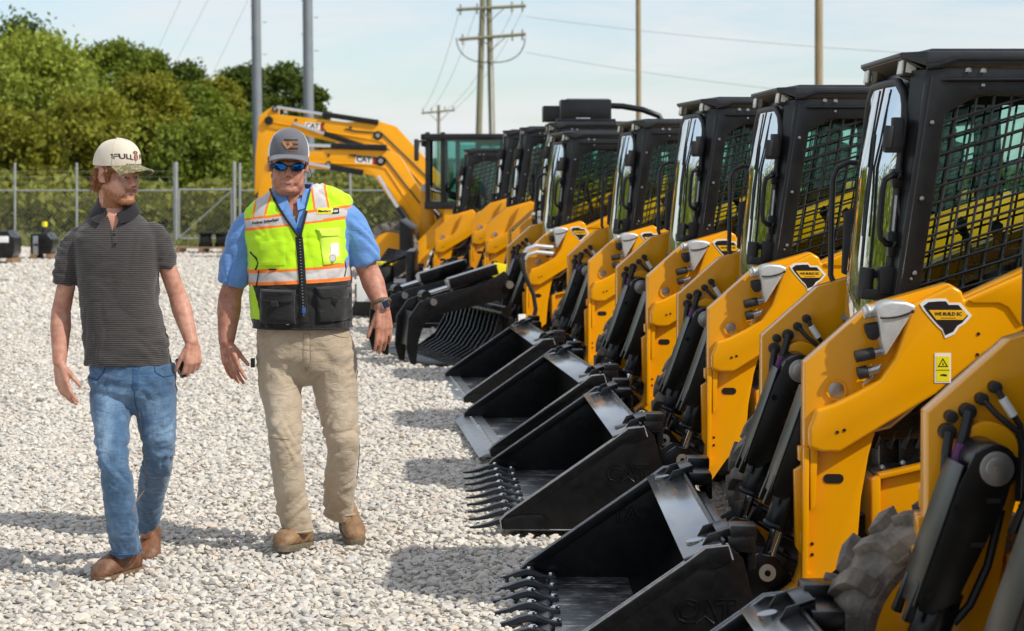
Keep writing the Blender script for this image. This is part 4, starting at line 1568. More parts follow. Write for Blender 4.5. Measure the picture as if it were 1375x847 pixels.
def person_young():
    Y0 = 8.36
    sc = Y0 / FPX
    base = V((-1.63, Y0, 0))
    root = empty('person', base)
    A = lambda px, py, dy=0.: at(px, py, Y0 + dy) * 1.0 - base
    # --- body: head, neck, arms, hands, trunk and legs as one skin
    b = MB()
    hc = A(157, 236, .0)
    hm, hc = head_frame(hc, (.80, -.58, -.06), 0)
    head(b, hm, hc, A(153, 290, .03), .97, (.055, .062))
    shR, elR, wrR = A(97, 318, .02), A(82, 418, .05), A(80, 486, -.02)
    shL, elL, wrL = A(214, 312, .02), A(239, 398, .07), A(257, 458, .0)
    limb(b, [shR + V((.012, 0, -.02)), elR], [.036, .040])
    limb(b, [elR, elR.lerp(wrR, .3), wrR], [.041, .044, .029])
    limb(b, [shL + V((-.012, 0, -.02)), elL], [.036, .039])
    limb(b, [elL, elL.lerp(wrL, .3), wrL], [.040, .043, .029])
    hand(b, wrR + (wrR - elR).normalized() * .012, A(88, 535, -.06) - wrR, (.75, -.65, -.1), (.65, .75, .1), 1.0, (.22, .30, .36, .42), .08, .42, .12)
    tips = hand(b, wrL + (wrL - elL).normalized() * .012, A(259, 505, -.02) - wrL, (-.80, -.60, 0), (-.60, .80, 0), 1.0, (.75, .85, .88, .85), .04, .45, .5)
    limb(b, [A(153, 300, .03), A(156, 400, .03), A(174, 490, .03)], [.09, .10, .085])
    limb(b, [shR + V((.04, 0, -.02)), shL + V((-.04, 0, -.02))], [.034, .034])
    hipR, knR, anR = A(152, 520, 0), A(152, 615, -.16), A(168, 730, -.06)
    hipL, knL, anL = A(208, 520, .03), A(214, 604, .02), A(197, 715, .40)
    limb(b, [hipR, knR + V((0, .05, 0)), anR], [.05, .03, .03])
    limb(b, [hipL, knL + V((0, .04, 0)), anL], [.05, .03, .03])
    body = fuse(b, .0046, 2)
    inv = hm.inverted()

    def loc(c): return inv @ (c - hc)

    def lips(c, n):
        q = loc(c)
        return abs(q.x) < .021 and q.y > .078 and abs(q.z + .0735) < .0085 - .3 * abs(q.x) ** 1.1

    def beard(c, n):
        q = loc(c)
        if q.z > -.028 or q.z < -.135 or q.y < -.02 or abs(q.x) > .09: return False
        if q.y > .074 and abs(q.x) < .02 and q.z > -.092 and q.z < -.05 and not (-.064 < q.z < -.05): return False
        jit = noise.noise(c * 160) * .016
        line = -.074 + .50 * max(0, .050 - q.y) + jit
        return q.z < line or (q.y > .07 and abs(q.x) < .032 and -.066 < q.z + jit * .3 < -.050)
    sil(body, beard, 1)
    sil(body, lips, 2)
    finish(body, 'body', [SKIN1, BEARD, LIP], root, 0)
    for s in (-1, 1):
        e = MB()
        c = hc + hm @ V((s * .031, .0752, -.001))
        e.ball(c, .0105, 0, 3)
        g = (hm @ V((.0, 1, -.1))).normalized()
        e.cyl(c + g * .0088, c + g * .0108, .0055, 1, 14, r1=.004)
        for dz, rr in ((.0082, .0062), (-.0088, .0055)):
            e.capsule(hc + hm @ V((s * .019, .083, dz - .001)), hc + hm @ V((s * .044, .0755, dz - .001)), rr, rr * .9, 2, 10)
        e.build('eye', [EYEW, IRIS, SKIN1], root, smooth=60)
        e = MB()
        e.capsule(hc + hm @ V((s * .013, .0985, .018)), hc + hm @ V((s * .048, .080, .020)), .0062, .0042, 0, 10)
        e.build('eyebrow', HAIR1, root)
    face_marks(root, hm, hc, DARKSKIN)
    # --- hair at the nape and sideburns
    b = MB()
    b.ball(hc + hm @ V((0, -.050, -.022)), (.070, .058, .058), 0, 3, hm)
    b.ball(hc + hm @ V((0, -.090, -.035)), (.050, .026, .030), 0, 3, hm)
    for s in (-1, 1):
        b.capsule(hc + hm @ V((s * .071, .022, .025)), hc + hm @ V((s * .070, .018, -.022)), .013, .007, 0, 12)
        b.ball(hc + hm @ V((s * .064, .03, .030)), (.014, .03, .018), 0, 2, hm)
        b.capsule(hc + hm @ V((s * .068, -.05, .01)), hc + hm @ V((s * .064, -.065, -.05)), .018, .014, 0, 12)
    me = fuse(b, .0045, 1)
    displace(me, lambda p, n: .006 * noise.noise(V((p.x * 90, p.y * 90, p.z * 25))) + .003 * noise.noise(p * 120))
    hb = MB()
    hb.bm.from_mesh(me)
    rg = random.Random(4)
    pol = [p for p in me.polygons]
    for k in range(420):
        p = rg.choice(pol)
        o_, n_ = p.center.copy(), p.normal.copy()
        dn = (hm @ V((rg.uniform(-.15, .15), -.55, -1))).normalized()
        l_ = rg.uniform(.012, .034)
        hb.tube([o_ - n_ * .001, o_ + n_ * .003 + dn * l_ * .5, o_ + n_ * .006 + dn * l_ + hm @ V((0, -.006, .002))], [.0016, .0013, .0004], 0, 4)
    me2 = bpy.data.meshes.new('hair')
    hb.bm.to_mesh(me2)
    hb.bm.free()
    finish(me2, 'hair', [HAIR1], root, 0)
    # --- cream cap with camouflage bill
    cream = cloth_mat('cream_canvas', (.66, .58, .46), .9, 700, .1, .05)
    camo_m = cloth_mat('camouflage_cloth', (.30, .25, .13), .9, 700, .1, .35, fade((.16, .14, .06), 38, .56, .62))
    under = cloth_mat('dark_bill_underside', (.03, .035, .03), .9)
    crown, bill, bvh, T = cap_hat(root, 'cap', hm, hc, [cream], lambda a, t: 0, .112, .0865, .112, .080, R(0), .042, .015, .80, .80)
    bill.build('bill', [camo_m, under], crown, smooth=60)
    for a in (0, PI / 3, -PI / 3, 2 * PI / 3, -2 * PI / 3, PI):
        st = MB()
        pts = []
        for j in range(14):
            t = .02 + .95 * j / 13
            z = .042 + .112 * math.sin(t * PI / 2)
            k = math.cos(t * PI / 2) ** .80 + max(0, math.cos(a)) * .10 * math.sin(t * PI) * (1 - t * .3)
            pts.append(T(.0862 * k * math.sin(a), -.004 + .1118 * k * math.cos(a), z + .006 * max(0, math.cos(a))))
        st.tube(pts, .0016, 0, 5)
        st.build('seam', cream, crown)
    # lettering and a small round emblem embroidered on the front
    bl = MB()
    fd = (hm @ V((0, -1, 0))).normalized()
    # text is laid out in the head frame and cast on to the crown from the front
    def on_crown(x, z, off=.002):
        o = hc + hm @ V((x, .4, z))
        h = bvh.ray_cast(o, fd)
        return (h[0] if h[0] else hc + hm @ V((x, .11, z))) - fd * off
    cx = .040      # towards the person's right in the head frame is -x
    def letters(body, size, x0, z0, bold, arcy):
        vs, fs = text_mesh(body, size, bold)
        bl.add([on_crown(v.x + x0, v.y + z0 + arcy * (v.x) ** 2) for v in vs], fs, 0)
    letters('FULL', .029, -.046, .086, .0008, -5)
    letters('N', .029, .032, .086, .0008, -5)
    for k in range(9):
        x = -.038 + k * .0095
        p = [on_crown(x + dx, .055 + dz, .0018) for dx, dz in ((-.003, -.0016), (.003, -.0016), (.003, .0016), (-.003, .0016))]
        bl.add(p, [(0, 1, 2, 3)], 0)
    em = [on_crown(.011 * math.cos(2 * PI * k / 18), .084 + .015 * math.sin(2 * PI * k / 18), .0022) for k in range(18)]
    bl.add(em, [list(range(18))], 1)
    em = [on_crown(.013 * math.cos(2 * PI * k / 18), .104 + .007 * math.sin(2 * PI * k / 18), .0024) for k in range(18)]
    bl.add(em, [list(range(18))], 2)
    bl.build('embroidery', [mat('thread_dark', (.03, .02, .03), .8), mat('thread_red', (.25, .06, .04), .8), mat('thread_brown', (.16, .09, .07), .8)], crown, smooth=0)
    # --- striped polo
    polo = cloth_mat('striped_polo', (.028, .025, .025), .85, 900, .35, .1, stripes)
    plain_c = cloth_mat('polo_collar', (.014, .013, .015), .9)
    b = MB()
    D = .03
    def sec(pxl, pxr, py, d, dy=D, p=2.4): 
        c = A((pxl + pxr) / 2, py, dy)
        return ell(c, (pxr - pxl) / 2 * sc, d, 36, 0, p)
    b.loft([sec(114, 231, 489, .128), sec(113, 227, 466, .128), sec(111, 221, 440, .126), sec(108, 214, 412, .124), sec(105, 212, 385, .126),
            sec(104, 214, 360, .130), sec(102, 216, 338, .130), sec(99, 217, 320, .122), sec(103, 211, 308, .108), sec(112, 200, 299, .094), sec(122, 189, 291, .082), sec(131, 179, 283, .072), sec(136, 174, 277, .064)])
    tubelimb(b, [A(130, 316, .03), A(106, 321, .025), A(93, 346, .025), A(87, 381, .035)], [.042, .054, .057, .053])
    tubelimb(b, [A(186, 312, .03), A(207, 316, .025), A(217, 334, .03), A(221.5, 359, .045)], [.042, .054, .056, .052])
    me = fuse(b, .0075, 4)

    def wr(p, n):
        w = p + base
        z = w.z
        lower = max(0, min(1, (1.25 - z) / .3))
        d = .006 * lower * fold(V((p.x, p.y, p.z + .35 * abs(p.x))), 5, 14, 3.1) + .004 * fold(V((p.x, p.y, p.z - .8 * p.x)), 8, 7, 8.)
        side = max(0, abs(p.x + .02) - .09) / .1
        d += .004 * side * fold(p, 6, 30, 1.2)
        return d
    displace(me, wr)
    open_neck(me, (A(157, 312).x, A(157, 312).z), (A(143, 276).x, A(143, 276).z), (A(171, 276).x, A(171, 276).z), A(157, 290, .03).y)
    finish(me, 'polo_shirt', [polo], root, 50)
    bv = BVHTree.FromPolygons([v.co.copy() for v in me.vertices], [tuple(p.vertices) for p in me.polygons])
    b = MB()
    # collar: band round the neck that folds over, open in front
    inn, mid, outr = [], [], []
    nc = A(155, 277, .03)
    for i in range(25):
        a = R(-90 + 20 + (360 - 40) * i / 24)
        ca, sa = math.cos(a), math.sin(a)
        fr = max(0, -sa) ** 1.2
        up = .040 - .075 * fr
        inn.append(nc + V((.068 * ca * (1 - .25 * fr), .068 * sa - .012 * fr, up - .014)))
        mid.append(nc + V((.074 * ca * (1 - .1 * fr), .074 * sa - .016 * fr, up + .002)))
        outr.append(nc + V((.104 * ca * (1 + .22 * fr), .094 * sa - .026 * fr, -.020 - .052 * fr)))
    b.add(inn + mid + outr, [(j * 25 + i, j * 25 + i + 1, (j + 1) * 25 + i + 1, (j + 1) * 25 + i) for j in range(2) for i in range(24)], 0)
    cm = b.bm
    bmesh.ops.solidify(cm, geom=cm.faces[:], thickness=.004)
    b.build('collar', plain_c, root, smooth=50)
    b = MB()
    q = lambda px, py: ((px - 687.5) * sc - base.x, EYE - (py - HY) * sc)
    drape(bv, b, [q(158, 330), q(164, 330), q(161, 308), q(154, 308)], .004, 0, 4, 8)
    b.build('placket', polo, root, smooth=40)
    for px, py in ((159, 314), (161.5, 326)):
        e = MB()
        h = bv.ray_cast(V((q(px, py)[0], -1, q(px, py)[1])), V((0, 1, 0)))[0]
        e.cyl(h + V((0, -.004, 0)), h + V((0, -.008, 0)), .0055, 0, 12)
        e.build('button', M['decalblack'], root)
    # --- jeans
    jean = cloth_mat('blue_denim', (.036, .090, .180), .9, 800, .6, .22, worn_cloth((.26, .39, .53)))
    b = MB()
    b.loft([ell(A(178, 487, .03), .176, .118, 32, 0, 2.3), ell(A(178.5, 505, .03), .186, .128, 32, 0, 2.3), ell(A(179, 524, .025), .180, .120, 32, 0, 2.2), ell(A(180, 538, .025), .135, .10, 32, 0, 2.0), ell(A(181, 549, .025), .075, .075, 32, 0, 2.0), ell(A(181, 555, .025), .03, .04, 32, 0, 2.0)])
    tubelimb(b, [A(150, 503, .02), A(149, 525, .01), A(149.5, 560, -.04), A(152, 612, -.14), A(160, 668, -.12), A(169, 742, -.05)], [.080, .090, .081, .062, .066, .061], 24)
    tubelimb(b, [A(207, 503, .03), A(209, 525, .03), A(210, 560, .02), A(214, 602, .03), A(207, 645, .18), A(195.5, 703, .38)], [.080, .091, .085, .067, .064, .054], 24)
    me = fuse(b, .0066, 4)

    def wj(p, n):
        z = (p + base).z
        k = .35 + .9 * math.exp(-((z - .50) / .10) ** 2) + 1.2 * max(0, (.30 - z) / .25) + .8 * math.exp(-((z - .80) / .07) ** 2)
        k = min(k, 1.25)
        return .0055 * k * fold(V((p.x, p.y, p.z + .6 * p.x)), 4, 12, 5.) + .0065 * k * fold(V((p.x, p.y, p.z - .8 * p.x)), 6, 20, 2.)
    displace(me, wj)
    def wear(p, n):
        w = p + base
        px, py = 687.5 + w.x / sc, HY + (EYE - w.z) / sc
        f = max(0, -n.y)
        s = 0
        for cx, cy, sx, sy, k in ((146, 575, 17, 42, .95), (160, 690, 10, 30, .35), (213, 590, 17, 30, .55), (206, 540, 22, 16, .35), (232, 580, 8, 40, .6), (160, 530, 20, 14, .4), (205, 665, 12, 18, .35)):
            s += k * math.exp(-((px - cx) / sx) ** 2 - ((py - cy) / sy) ** 2)
        return .10 + s * f * (.75 + .9 * noise.noise(V((p.x * 20, p.y * 20, p.z * 9)))) + .25 * max(0, noise.noise(V((p.x * 30, p.y * 30, p.z * 40))))
    set_wear(me, wear)
    finish(me, 'jeans', [jean], root, 60)
    bj = BVHTree.FromPolygons([v.co.copy() for v in me.vertices], [tuple(p.vertices) for p in me.polygons])
    st = MB()
    drape(bj, st, [q(184, 521), q(192, 521), q(193, 488), q(184, 488)], .004, 0, 4, 8)
    st.build('fly', jean, root, smooth=40)
    thread = mat('denim_seam', (.022, .05, .10), .9)
    seam(root, bj, [(187, 522), (186, 540), (188, 552)], q, thread)
    seam(root, bj, [(190, 552), (193, 590), (192, 640), (186, 690)], q, mat('denim_thread', (.30, .19, .09), .9), .0016)
    seam(root, bj, [(121, 505), (134, 508), (143, 499), (146, 490)], q, thread)
    seam(root, bj, [(236, 503), (222, 504), (213, 497), (211, 489)], q, thread)
    seam(root, bj, [(133, 560), (131, 610), (136, 660), (146, 720)], q, thread)
    hm_ = MB()
    for c, r, dy in ((A(169, 742, -.05), .066, 0), (A(195.5, 703, .38), .058, 0)):
        hm_.tube([c + V((r * math.cos(2 * PI * k / 24), r * math.sin(2 * PI * k / 24), .004)) for k in range(24)], .0042, 0, 6, closed=True)
    hm_.build('hem', jean, root)
    # --- boots
    heelR = V((-1.585, 8.44, -.014)) - base
    boot(root, heelR, (-.52, -.86), .262, A(168, 715, -.01), (LEATHER1, SOLE1))
    heelL = V((-1.615, 8.95, .005)) - base
    boot(root, heelL, (.10, -1), .27, A(197, 700, .48), (LEATHER1, SOLE1), R(10), .047)
    tag(root, 'man in a dark striped polo shirt, blue jeans and a cream cap looking aside', 'person')
    # --- the phone in his hand stays a thing of its own
    ph = MB()
    c = ((tips[0] + tips[1] + tips[2]) / 3 * .62 + (wrL + (A(259, 505, -.02) - wrL).normalized() * .075) * .38) + base + V((-.016, -.022, -.004))
    rt = (Matrix.Rotation(R(-18), 3, 'Y') @ Matrix.Rotation(R(35), 3, 'Z'))
    ph.box((0, 0, 0), (.030, .010, .085), 0, .004)
    o = ph.build('phone', [M['decalblack']], None, loc=c)
    o.rotation_euler = rt.to_euler()
    e = MB()
    e.box((-.0165, 0, 0), (.004, .0085, .078), 0, .0015)
    e.build('edge_band', M['steel'], o)
    tag(o, 'small black and grey phone held in the hand of the man in the striped polo', 'phone')
    return root


person_young()
# ------------------------------------------------------------------ person in the safety vest
def person_vest():
    Y0 = 8.89
    sc = Y0 / FPX
    base = V((-.93, Y0, 0))
    root = empty('person', base)
    A = lambda px, py, dy=0.: at(px, py, Y0 + dy) - base
    q = lambda px, py: ((px - 687.5) * sc - base.x, EYE - (py - HY) * sc)
    b = MB()
    hm, hc = head_frame(A(387, 222, .0), (.14, -.97, -.10), R(-2))
    T = head(b, hm, hc, A(394, 285, .05), 1.06, (.066, .074), .008)
    shR, elR, wrR = A(330, 300, .04), A(309, 398, .07), A(304, 458, .0)
    shL, elL, wrL = A(470, 288, .04), A(496, 366, .08), A(513, 412, .0)
    limb(b, [shR + V((.02, 0, -.03)), elR], [.045, .051])
    limb(b, [elR, elR.lerp(wrR, .3), wrR], [.052, .054, .036])
    limb(b, [shL + V((-.02, 0, -.03)), elL], [.045, .050])
    limb(b, [elL, elL.lerp(wrL, .3), wrL], [.050, .052, .036])
    hand(b, wrR + (wrR - elR).normalized() * .012, A(314, 500, -.05) - wrR, (.85, -.5, 0), (.50, .85, 0), 1.06, (.20, .26, .30, .36), .07, .34, .10)
    hand(b, wrL + (wrL - elL).normalized() * .012, A(516, 468, -.04) - wrL, (-.85, -.5, 0), (-.50, .85, 0), 1.06, (.16, .22, .28, .34), .06, .35, .12)
    limb(b, [A(394, 300, .05), A(402, 380, .05), A(408, 460, .05)], [.12, .14, .11])
    limb(b, [shR + V((.05, 0, -.03)), shL + V((-.05, 0, -.03))], [.045, .045])
    limb(b, [A(378, 490, .04), A(382, 598, -.04), A(399, 700, .0)], [.06, .035, .035])
    limb(b, [A(446, 490, .05), A(458, 600, .07), A(459, 690, .24)], [.06, .035, .035])
    body = fuse(b, .0046, 2)
    inv = hm.inverted()

    def lips(c, n):
        p = inv @ (c - hc)
        return abs(p.x) < .023 and p.y > .078 and abs(p.z + .0735) < .010 - .3 * abs(p.x) ** 1.1

    sil(body, lips, 1)
    finish(body, 'body', [SKIN2, LIP], root, 0)
    face_marks(root, hm, hc, DARKSKIN)
    # short hair under the cap
    b = MB()
    b.ball(hc + hm @ V((0, -.040, -.012)), (.078, .075, .060), 0, 3, hm)
    for s in (-1, 1): b.capsule(hc + hm @ V((s * .077, .012, .03)), hc + hm @ V((s * .076, .010, -.010)), .009, .005, 0, 10)
    me = fuse(b, .006, 1)
    displace(me, lambda p, n: .003 * noise.noise(p * 120))
    finish(me, 'hair', [HAIR2], root, 0)
    # wrap-round mirror sunglasses
    frame_m = mat('sunglass_frame', (.01, .01, .011), .25)
    lens_m, nt, p = nodes('blue_mirror_lens')
    p.inputs['Base Color'].default_value = (.01, .12, .42, 1)
    p.inputs['Metallic'].default_value = .85
    p.inputs['Roughness'].default_value = .08
    g = MB()
    for s in (-1, 1):
        g.tube([T(s * .074, .058, .012), T(s * .084, .02, .012), T(s * .083, -.015, .006)], .0035, 0, 6)
    g.tube([T(-.012, .106, .006), T(0, .109, .008), T(.012, .106, .006)], .004, 0, 6)
    g.tube([T(.083, -.015, .006), T(.100, -.02, -.02), T(.108, -.03, -.05), T(.09, -.05, -.065)], .0016, 0, 5)
    sg = g.build('sunglasses', frame_m, root)
    for s in (-1, 1):
        gl = MB()
        rows, fr = [], []
        nx, nz = 14, 8
        def lp(u, v):
            x = s * (.040 + u * .031)
            z = .003 + v * .0185 * (1 - .18 * abs(u) ** 2) - .004 * u * 0 + .003 * u
            return T(x, .104 - .020 * max(0, abs(x) - .012) / .06 - .22 * max(0, abs(x) - .03) ** 1.35 * 2.2, z)
        pts = [lp(math.cos(2 * PI * k / 28) * .98, math.sin(2 * PI * k / 28) * .95) for k in range(28)]
        cen = lp(0, 0) + hm @ V((0, .004, 0))
        mid = [(p_ + cen) / 2 + hm @ V((0, .002, 0)) for p_ in pts]
        gl.add([cen] + mid + pts, [(0, 1 + k, 1 + (k + 1) % 28) for k in range(28)] + [(1 + k, 29 + k, 29 + (k + 1) % 28, 1 + (k + 1) % 28) for k in range(28)], 0)
        gl.tube(pts, .0028, 1, 6, closed=True)
        gl.build('lens', [lens_m, frame_m], sg, smooth=60)
    # trucker cap: grey front, white mesh behind
    grey = cloth_mat('grey_cap_cloth', (.135, .135, .15), .9, 800, .12, .08)
    white = cloth_mat('white_cap_mesh', (.75, .76, .80), .9, 500, .2, .05)
    crown, bill, bvh, TT = cap_hat(root, 'cap', hm, hc, [grey, white], lambda a, t: 0 if abs(a) < R(64) else 1, .122, .0925, .112, .064, R(3), .042, .013)
    bill.build('bill', [grey, grey], crown, smooth=60)
    fd = (hm @ V((0, -1, 0))).normalized()

    def on(x, z, off=.002):
        h = bvh.ray_cast(hc + hm @ V((x, .4, z)), fd)
        return (h[0] if h[0] else hc + hm @ V((x, .11, z))) - fd * off
    em = MB()
    def patch(pts, mi, off, n=1): em.add([on(x, z, off) for x, z in pts], [list(range(len(pts)))], mi)
    x0, z0 = 0.0, .100
    for k in range(6):
        zz = z0 + .023 - .0095 * k
        a = -.026 + (.006 if k > 0 else 0) + .003 * k
        for i in range(6):
            xa, xb = a + (.036 - a) * i / 6, a + (.036 - a) * (i + 1) / 6
            patch([(x0 + xa, zz - .003), (x0 + xb, zz - .003), (x0 + xb, zz + .003), (x0 + xa, zz + .003)], 0 if k % 2 == 0 else 1, .0018)
    sh = [(-.036, .012), (-.030, .017), (-.010, .018), (.004, .015), (.014, .004), (.006, -.006), (-.004, -.014), (-.012, -.018), (-.020, -.008), (-.028, .002)]
    patch([(x + x0, z + z0) for x, z in sh], 2, .0035)
    em.build('badge', [mat('badge_dark_thread', (.035, .016, .010), .8), mat('badge_rust_thread', (.25, .10, .04), .8), mat('badge_leather', (.38, .17, .07), .7)], crown, smooth=0)
    # --- blue polo
    blue = cloth_mat('blue_polo', (.135, .285, .60), .85, 260, .30, .12)
    b = MB()

    def sec(pxl, pxr, py, d, p=2.4):
        return ell(A((pxl + pxr) / 2, py, .05), (pxr - pxl) / 2 * sc, d, 36, 0, p)
    b.loft([sec(343, 470, 436, .158), sec(340, 470, 400, .162), sec(336, 470, 360, .16), sec(333, 471, 325, .15), sec(328, 474, 300, .138), sec(330, 470, 284, .12), sec(345, 452, 270, .10), sec(360, 432, 258, .082), sec(366, 424, 250, .072)])
    tubelimb(b, [A(362, 300, .05), A(336, 303, .045), A(322, 334, .05), A(313.5, 381, .065)], [.050, .067, .072, .070], 24)
    tubelimb(b, [A(440, 292, .05), A(465, 291, .045), A(481, 318, .05), A(492.5, 351, .07)], [.050, .065, .070, .066], 24)
    me = fuse(b, .0085, 4)
    displace(me, lambda p, n: (.004 + .006 * max(0, min(1, (abs(p.x + .0) - .2) / .06))) * fold(V((p.x, p.y, p.z + .7 * abs(p.x))), 6, 9, 4.2) + .0015 * fold(p, 20, 20, 1.))
    open_neck(me, (q(401, 300)), (q(381, 252)), (q(409, 252)), A(395, 290, .05).y)
    finish(me, 'polo_shirt', [blue], root, 50)
    bs = BVHTree.FromPolygons([v.co.copy() for v in me.vertices], [tuple(p.vertices) for p in me.polygons])
    b = MB()
    nc = A(394, 258, .05)
    inn, mid, outr = [], [], []
    for i in range(29):
        a = R(-90 + 16 + (360 - 32) * i / 28)
        ca, sa = math.cos(a), math.sin(a)
        fr = max(0, -sa) ** 1.3
        up = .036 - .080 * fr
        inn.append(nc + V((.080 * ca, .078 * sa, up)))
        mid.append(nc + V((.088 * ca, .086 * sa - .006 * fr, up + .008)))
        outr.append(nc + V((.112 * ca * (1 + .10 * fr), .106 * sa - .030 * fr, -.012 - .070 * fr)))
    b.add(inn + mid + outr, [(j * 29 + i, j * 29 + i + 1, (j + 1) * 29 + i + 1, (j + 1) * 29 + i) for j in range(2) for i in range(28)], 0)
    bmesh.ops.solidify(b.bm, geom=b.bm.faces[:], thickness=.005)
    b.build('collar', blue, root, smooth=50)
    b = MB()
    drape(bs, b, [q(400, 322), q(408, 322), q(407, 305), q(398, 305)], .004, 0, 4, 6)
    b.build('placket', cloth_mat('placket_blue', (.02, .16, .55), .85), root, smooth=40)
    # --- vest shell: ring grid, open V at the neck and open arm holes
    lime = cloth_mat('lime_mesh', (.50, .82, .012), .8, 420, .18, .08)
    blk = cloth_mat('black_nylon', (.014, .014, .014), .7, 600, .35, .15)
    tape = mat('silver_tape', (.56, .52, .49), .45, var=.08, vs=60, bump=.25, bs=25)
    orange = cloth_mat('orange_trim', (.95, .22, .03), .8)
    prof = [(340, 473, 438, .178), (337, 473, 420, .182), (336, 472, 400, .182), (335, 472, 380, .180), (333, 471, 360, .177), (331, 470, 335, .170), (328, 471, 310, .160),
            (325, 473, 292, .146), (326, 474, 280, .130), (330, 470, 271, .116), (340, 460, 264, .104), (352, 446, 257, .094), (362, 434, 251, .086)]
    vs = []
    rows = []
    NR, NA = 156, 220
    for j in range(NR + 1):
        t = j / NR * (len(prof) - 1)
        i = min(int(t), len(prof) - 2)
        f = t - i
        a_, c_ = prof[i], prof[i + 1]
        l_, r_, y_, d_ = [a_[k] + (c_[k] - a_[k]) * f for k in range(4)]
        c0 = A((l_ + r_) / 2, y_, .05)
        tl = np.interp(y_, [250, 290, 365, 438], [.13, .13, .06, .0])
        rows.append(c0.z)
        vs.append(ell(c0, (r_ - l_) / 2 * sc, d_, NA, tl, 2.4))
    b = MB()
    verts = [p for r in vs for p in r]
    zV, xV = q(406, 316)[1], q(406, 316)[0]

    def tapes(x, z, zr):
        """material of a point of the vest by its height and side"""
        zt = q(0, 283)[1]
        zb = zt - .060
        w0 = q(0, 357.5)[1]
        w1 = w0 - .072
        if w1 < z < w0: return 2 if (z - w1 < .015 or w0 - z < .015) else 1
        if z < w1: return 3 if (x - q(347, 0)[0] + .25 * (zr - q(0, 400)[1]) > 0 or z < q(0, 426)[1]) else 0
        if zb < z < zt: return 2 if (z - zb < .011 or zt - z < .011) else 1
        if z > zt:
            for (x0_, s0), (x1_, s1) in ((SH[0], SH[1]), (SH[2], SH[3])):
                xa, xb = x0_ + (zr - zt) * s0, x1_ + (zr - zt) * s1
                if xa < x < xb: return 2 if (x - xa < .010 or xb - x < .010) else 1
        return 0
    b.add(verts, [(j * NA + i, j * NA + (i + 1) % NA, (j + 1) * NA + (i + 1) % NA, (j + 1) * NA + i) for j in range(NR) for i in range(NA)], 0)
    ym = A(400, 300, .05).y
    zt_ = q(0, 283)[1]
    VL, VR = (xV, zV, q(364, 0)[0], q(0, 258)[1]), (xV, zV, q(417, 0)[0], q(0, 264)[1])
    SH = ((q(341, 0)[0], .10), (q(361, 0)[0], .25), (q(424, 0)[0], -.2), (q(446, 0)[0], -.25))
    cuts = [(V((l[0], 0, l[1])), V((l[3] - l[1], 0, l[0] - l[2])), zV - .02) for l in (VL, VR)]
    for k, (x0_, sl_) in enumerate(SH):
        for off in (0, .010 if k % 2 == 0 else -.010):
            cuts.append((V((x0_ + off, 0, zt_)), V((1, 0, -sl_)), zt_ - .004))
    cuts.append((V((q(347, 0)[0], 0, 0)), V((1, 0, .25)).normalized(), -9))
    cuts[-1] = (V((q(347, 0)[0], 0, q(0, 400)[1])), V((1, 0, .25)).normalized(), -9)
    for co_, no_, zmin in cuts:
        gm = [f for f in b.bm.faces if f.calc_center_median().z > zmin and (zmin > 0 or f.calc_center_median().z < q(0, 370)[1])]
        bmesh.ops.bisect_plane(b.bm, geom=gm + list({x for f in gm for x in f.edges}) + list({x for f in gm for x in f.verts}), plane_co=co_, plane_no=no_)
    kill = []
    cxm = (q(340, 0)[0] + q(471, 0)[0]) / 2
    for f in b.bm.faces:
        c = f.calc_center_median()
        t = (c.z - zV) / (VL[3] - zV)
        if c.y < ym and c.z > zV and xV + (VL[2] - xV) * t < c.x < xV + (VR[2] - xV) * (c.z - zV) / (VR[3] - zV):
            kill.append(f)
            continue
        py = HY + (EYE - c.z) / sc
        tl = np.interp(py, [250, 290, 365, 438], [.13, .13, .06, .0])
        zu = c.z - tl * (c.x - cxm)
        f.material_index = tapes(c.x, zu, c.z)
    bmesh.ops.delete(b.bm, geom=kill, context='FACES')
    b.bm.normal_update()
    for v in b.bm.verts:
        nrm = v.normal
        v.co += nrm * (.004 * fold(v.co, 8, 16, 6.3) + .003 * fold(v.co, 16, 9, 2.2))
    bv = BVHTree.FromBMesh(b.bm)
    b.tube([v for v in vs[0]], .004, 3, 6, closed=True)
    vest = b.build('safety_vest', [lime, tape, orange, blk], root, smooth=50)
    hit = lambda px, py, off=.004: (lambda h: (h[0] if h[0] else A(px, py, -.1)) - V((0, off, 0)))(bv.ray_cast(V((q(px, py)[0], -1, q(px, py)[1])), V((0, 1, 0))))
    # black binding down the V and zip
    z = MB()
    bl = [(363, 254), (369, 266), (378, 280), (388, 294), (397, 306), (405, 317), (407, 335), (409, 360), (411, 385), (412, 412), (413, 430)]
    br = [(416, 268), (414, 284), (411, 298), (408, 312), (407.5, 317)]
    z.tube([hit(*p) for p in bl[:6]], .006, 0, 8)
    z.tube([hit(*p) for p in br], .006, 0, 8)
    for (xa, ya), (xb, yb) in zip(bl[5:], bl[6:]):
        drape(bv, z, [q(xb - 5, yb), q(xb + 5, yb), q(xa + 5, ya), q(xa - 5, ya)], .006, 0, 4, 4)
    for k in range(26):
        t = k / 25
        py = 320 + 100 * t
        p = hit(406.5 + 6 * t, py, .009)
        z.box(p, (.006, .003, .003), 1)
    z.box(hit(412.5, 414, .010), (.016, .006, .028), 2, .003)
    z.build('zip', [blk, M['steel'], mat('blue_tab', (.03, .10, .30), .6)], vest, smooth=40)
    # pockets
    p = MB()
    drape(bv, p, [q(350, 356), q(387, 354), q(386, 321), q(347, 324)], .007, 0, 12, 10)
    p.build('chest_pocket', lime, vest, smooth=40)
    p = MB()
    drape(bv, p, [q(438, 354), q(461, 352), q(459, 314), q(432, 316)], .009, 0, 10, 12)
    drape(bv, p, [q(434, 317), q(460, 318), q(458, 305), q(428, 306)], .016, 0, 10, 6)
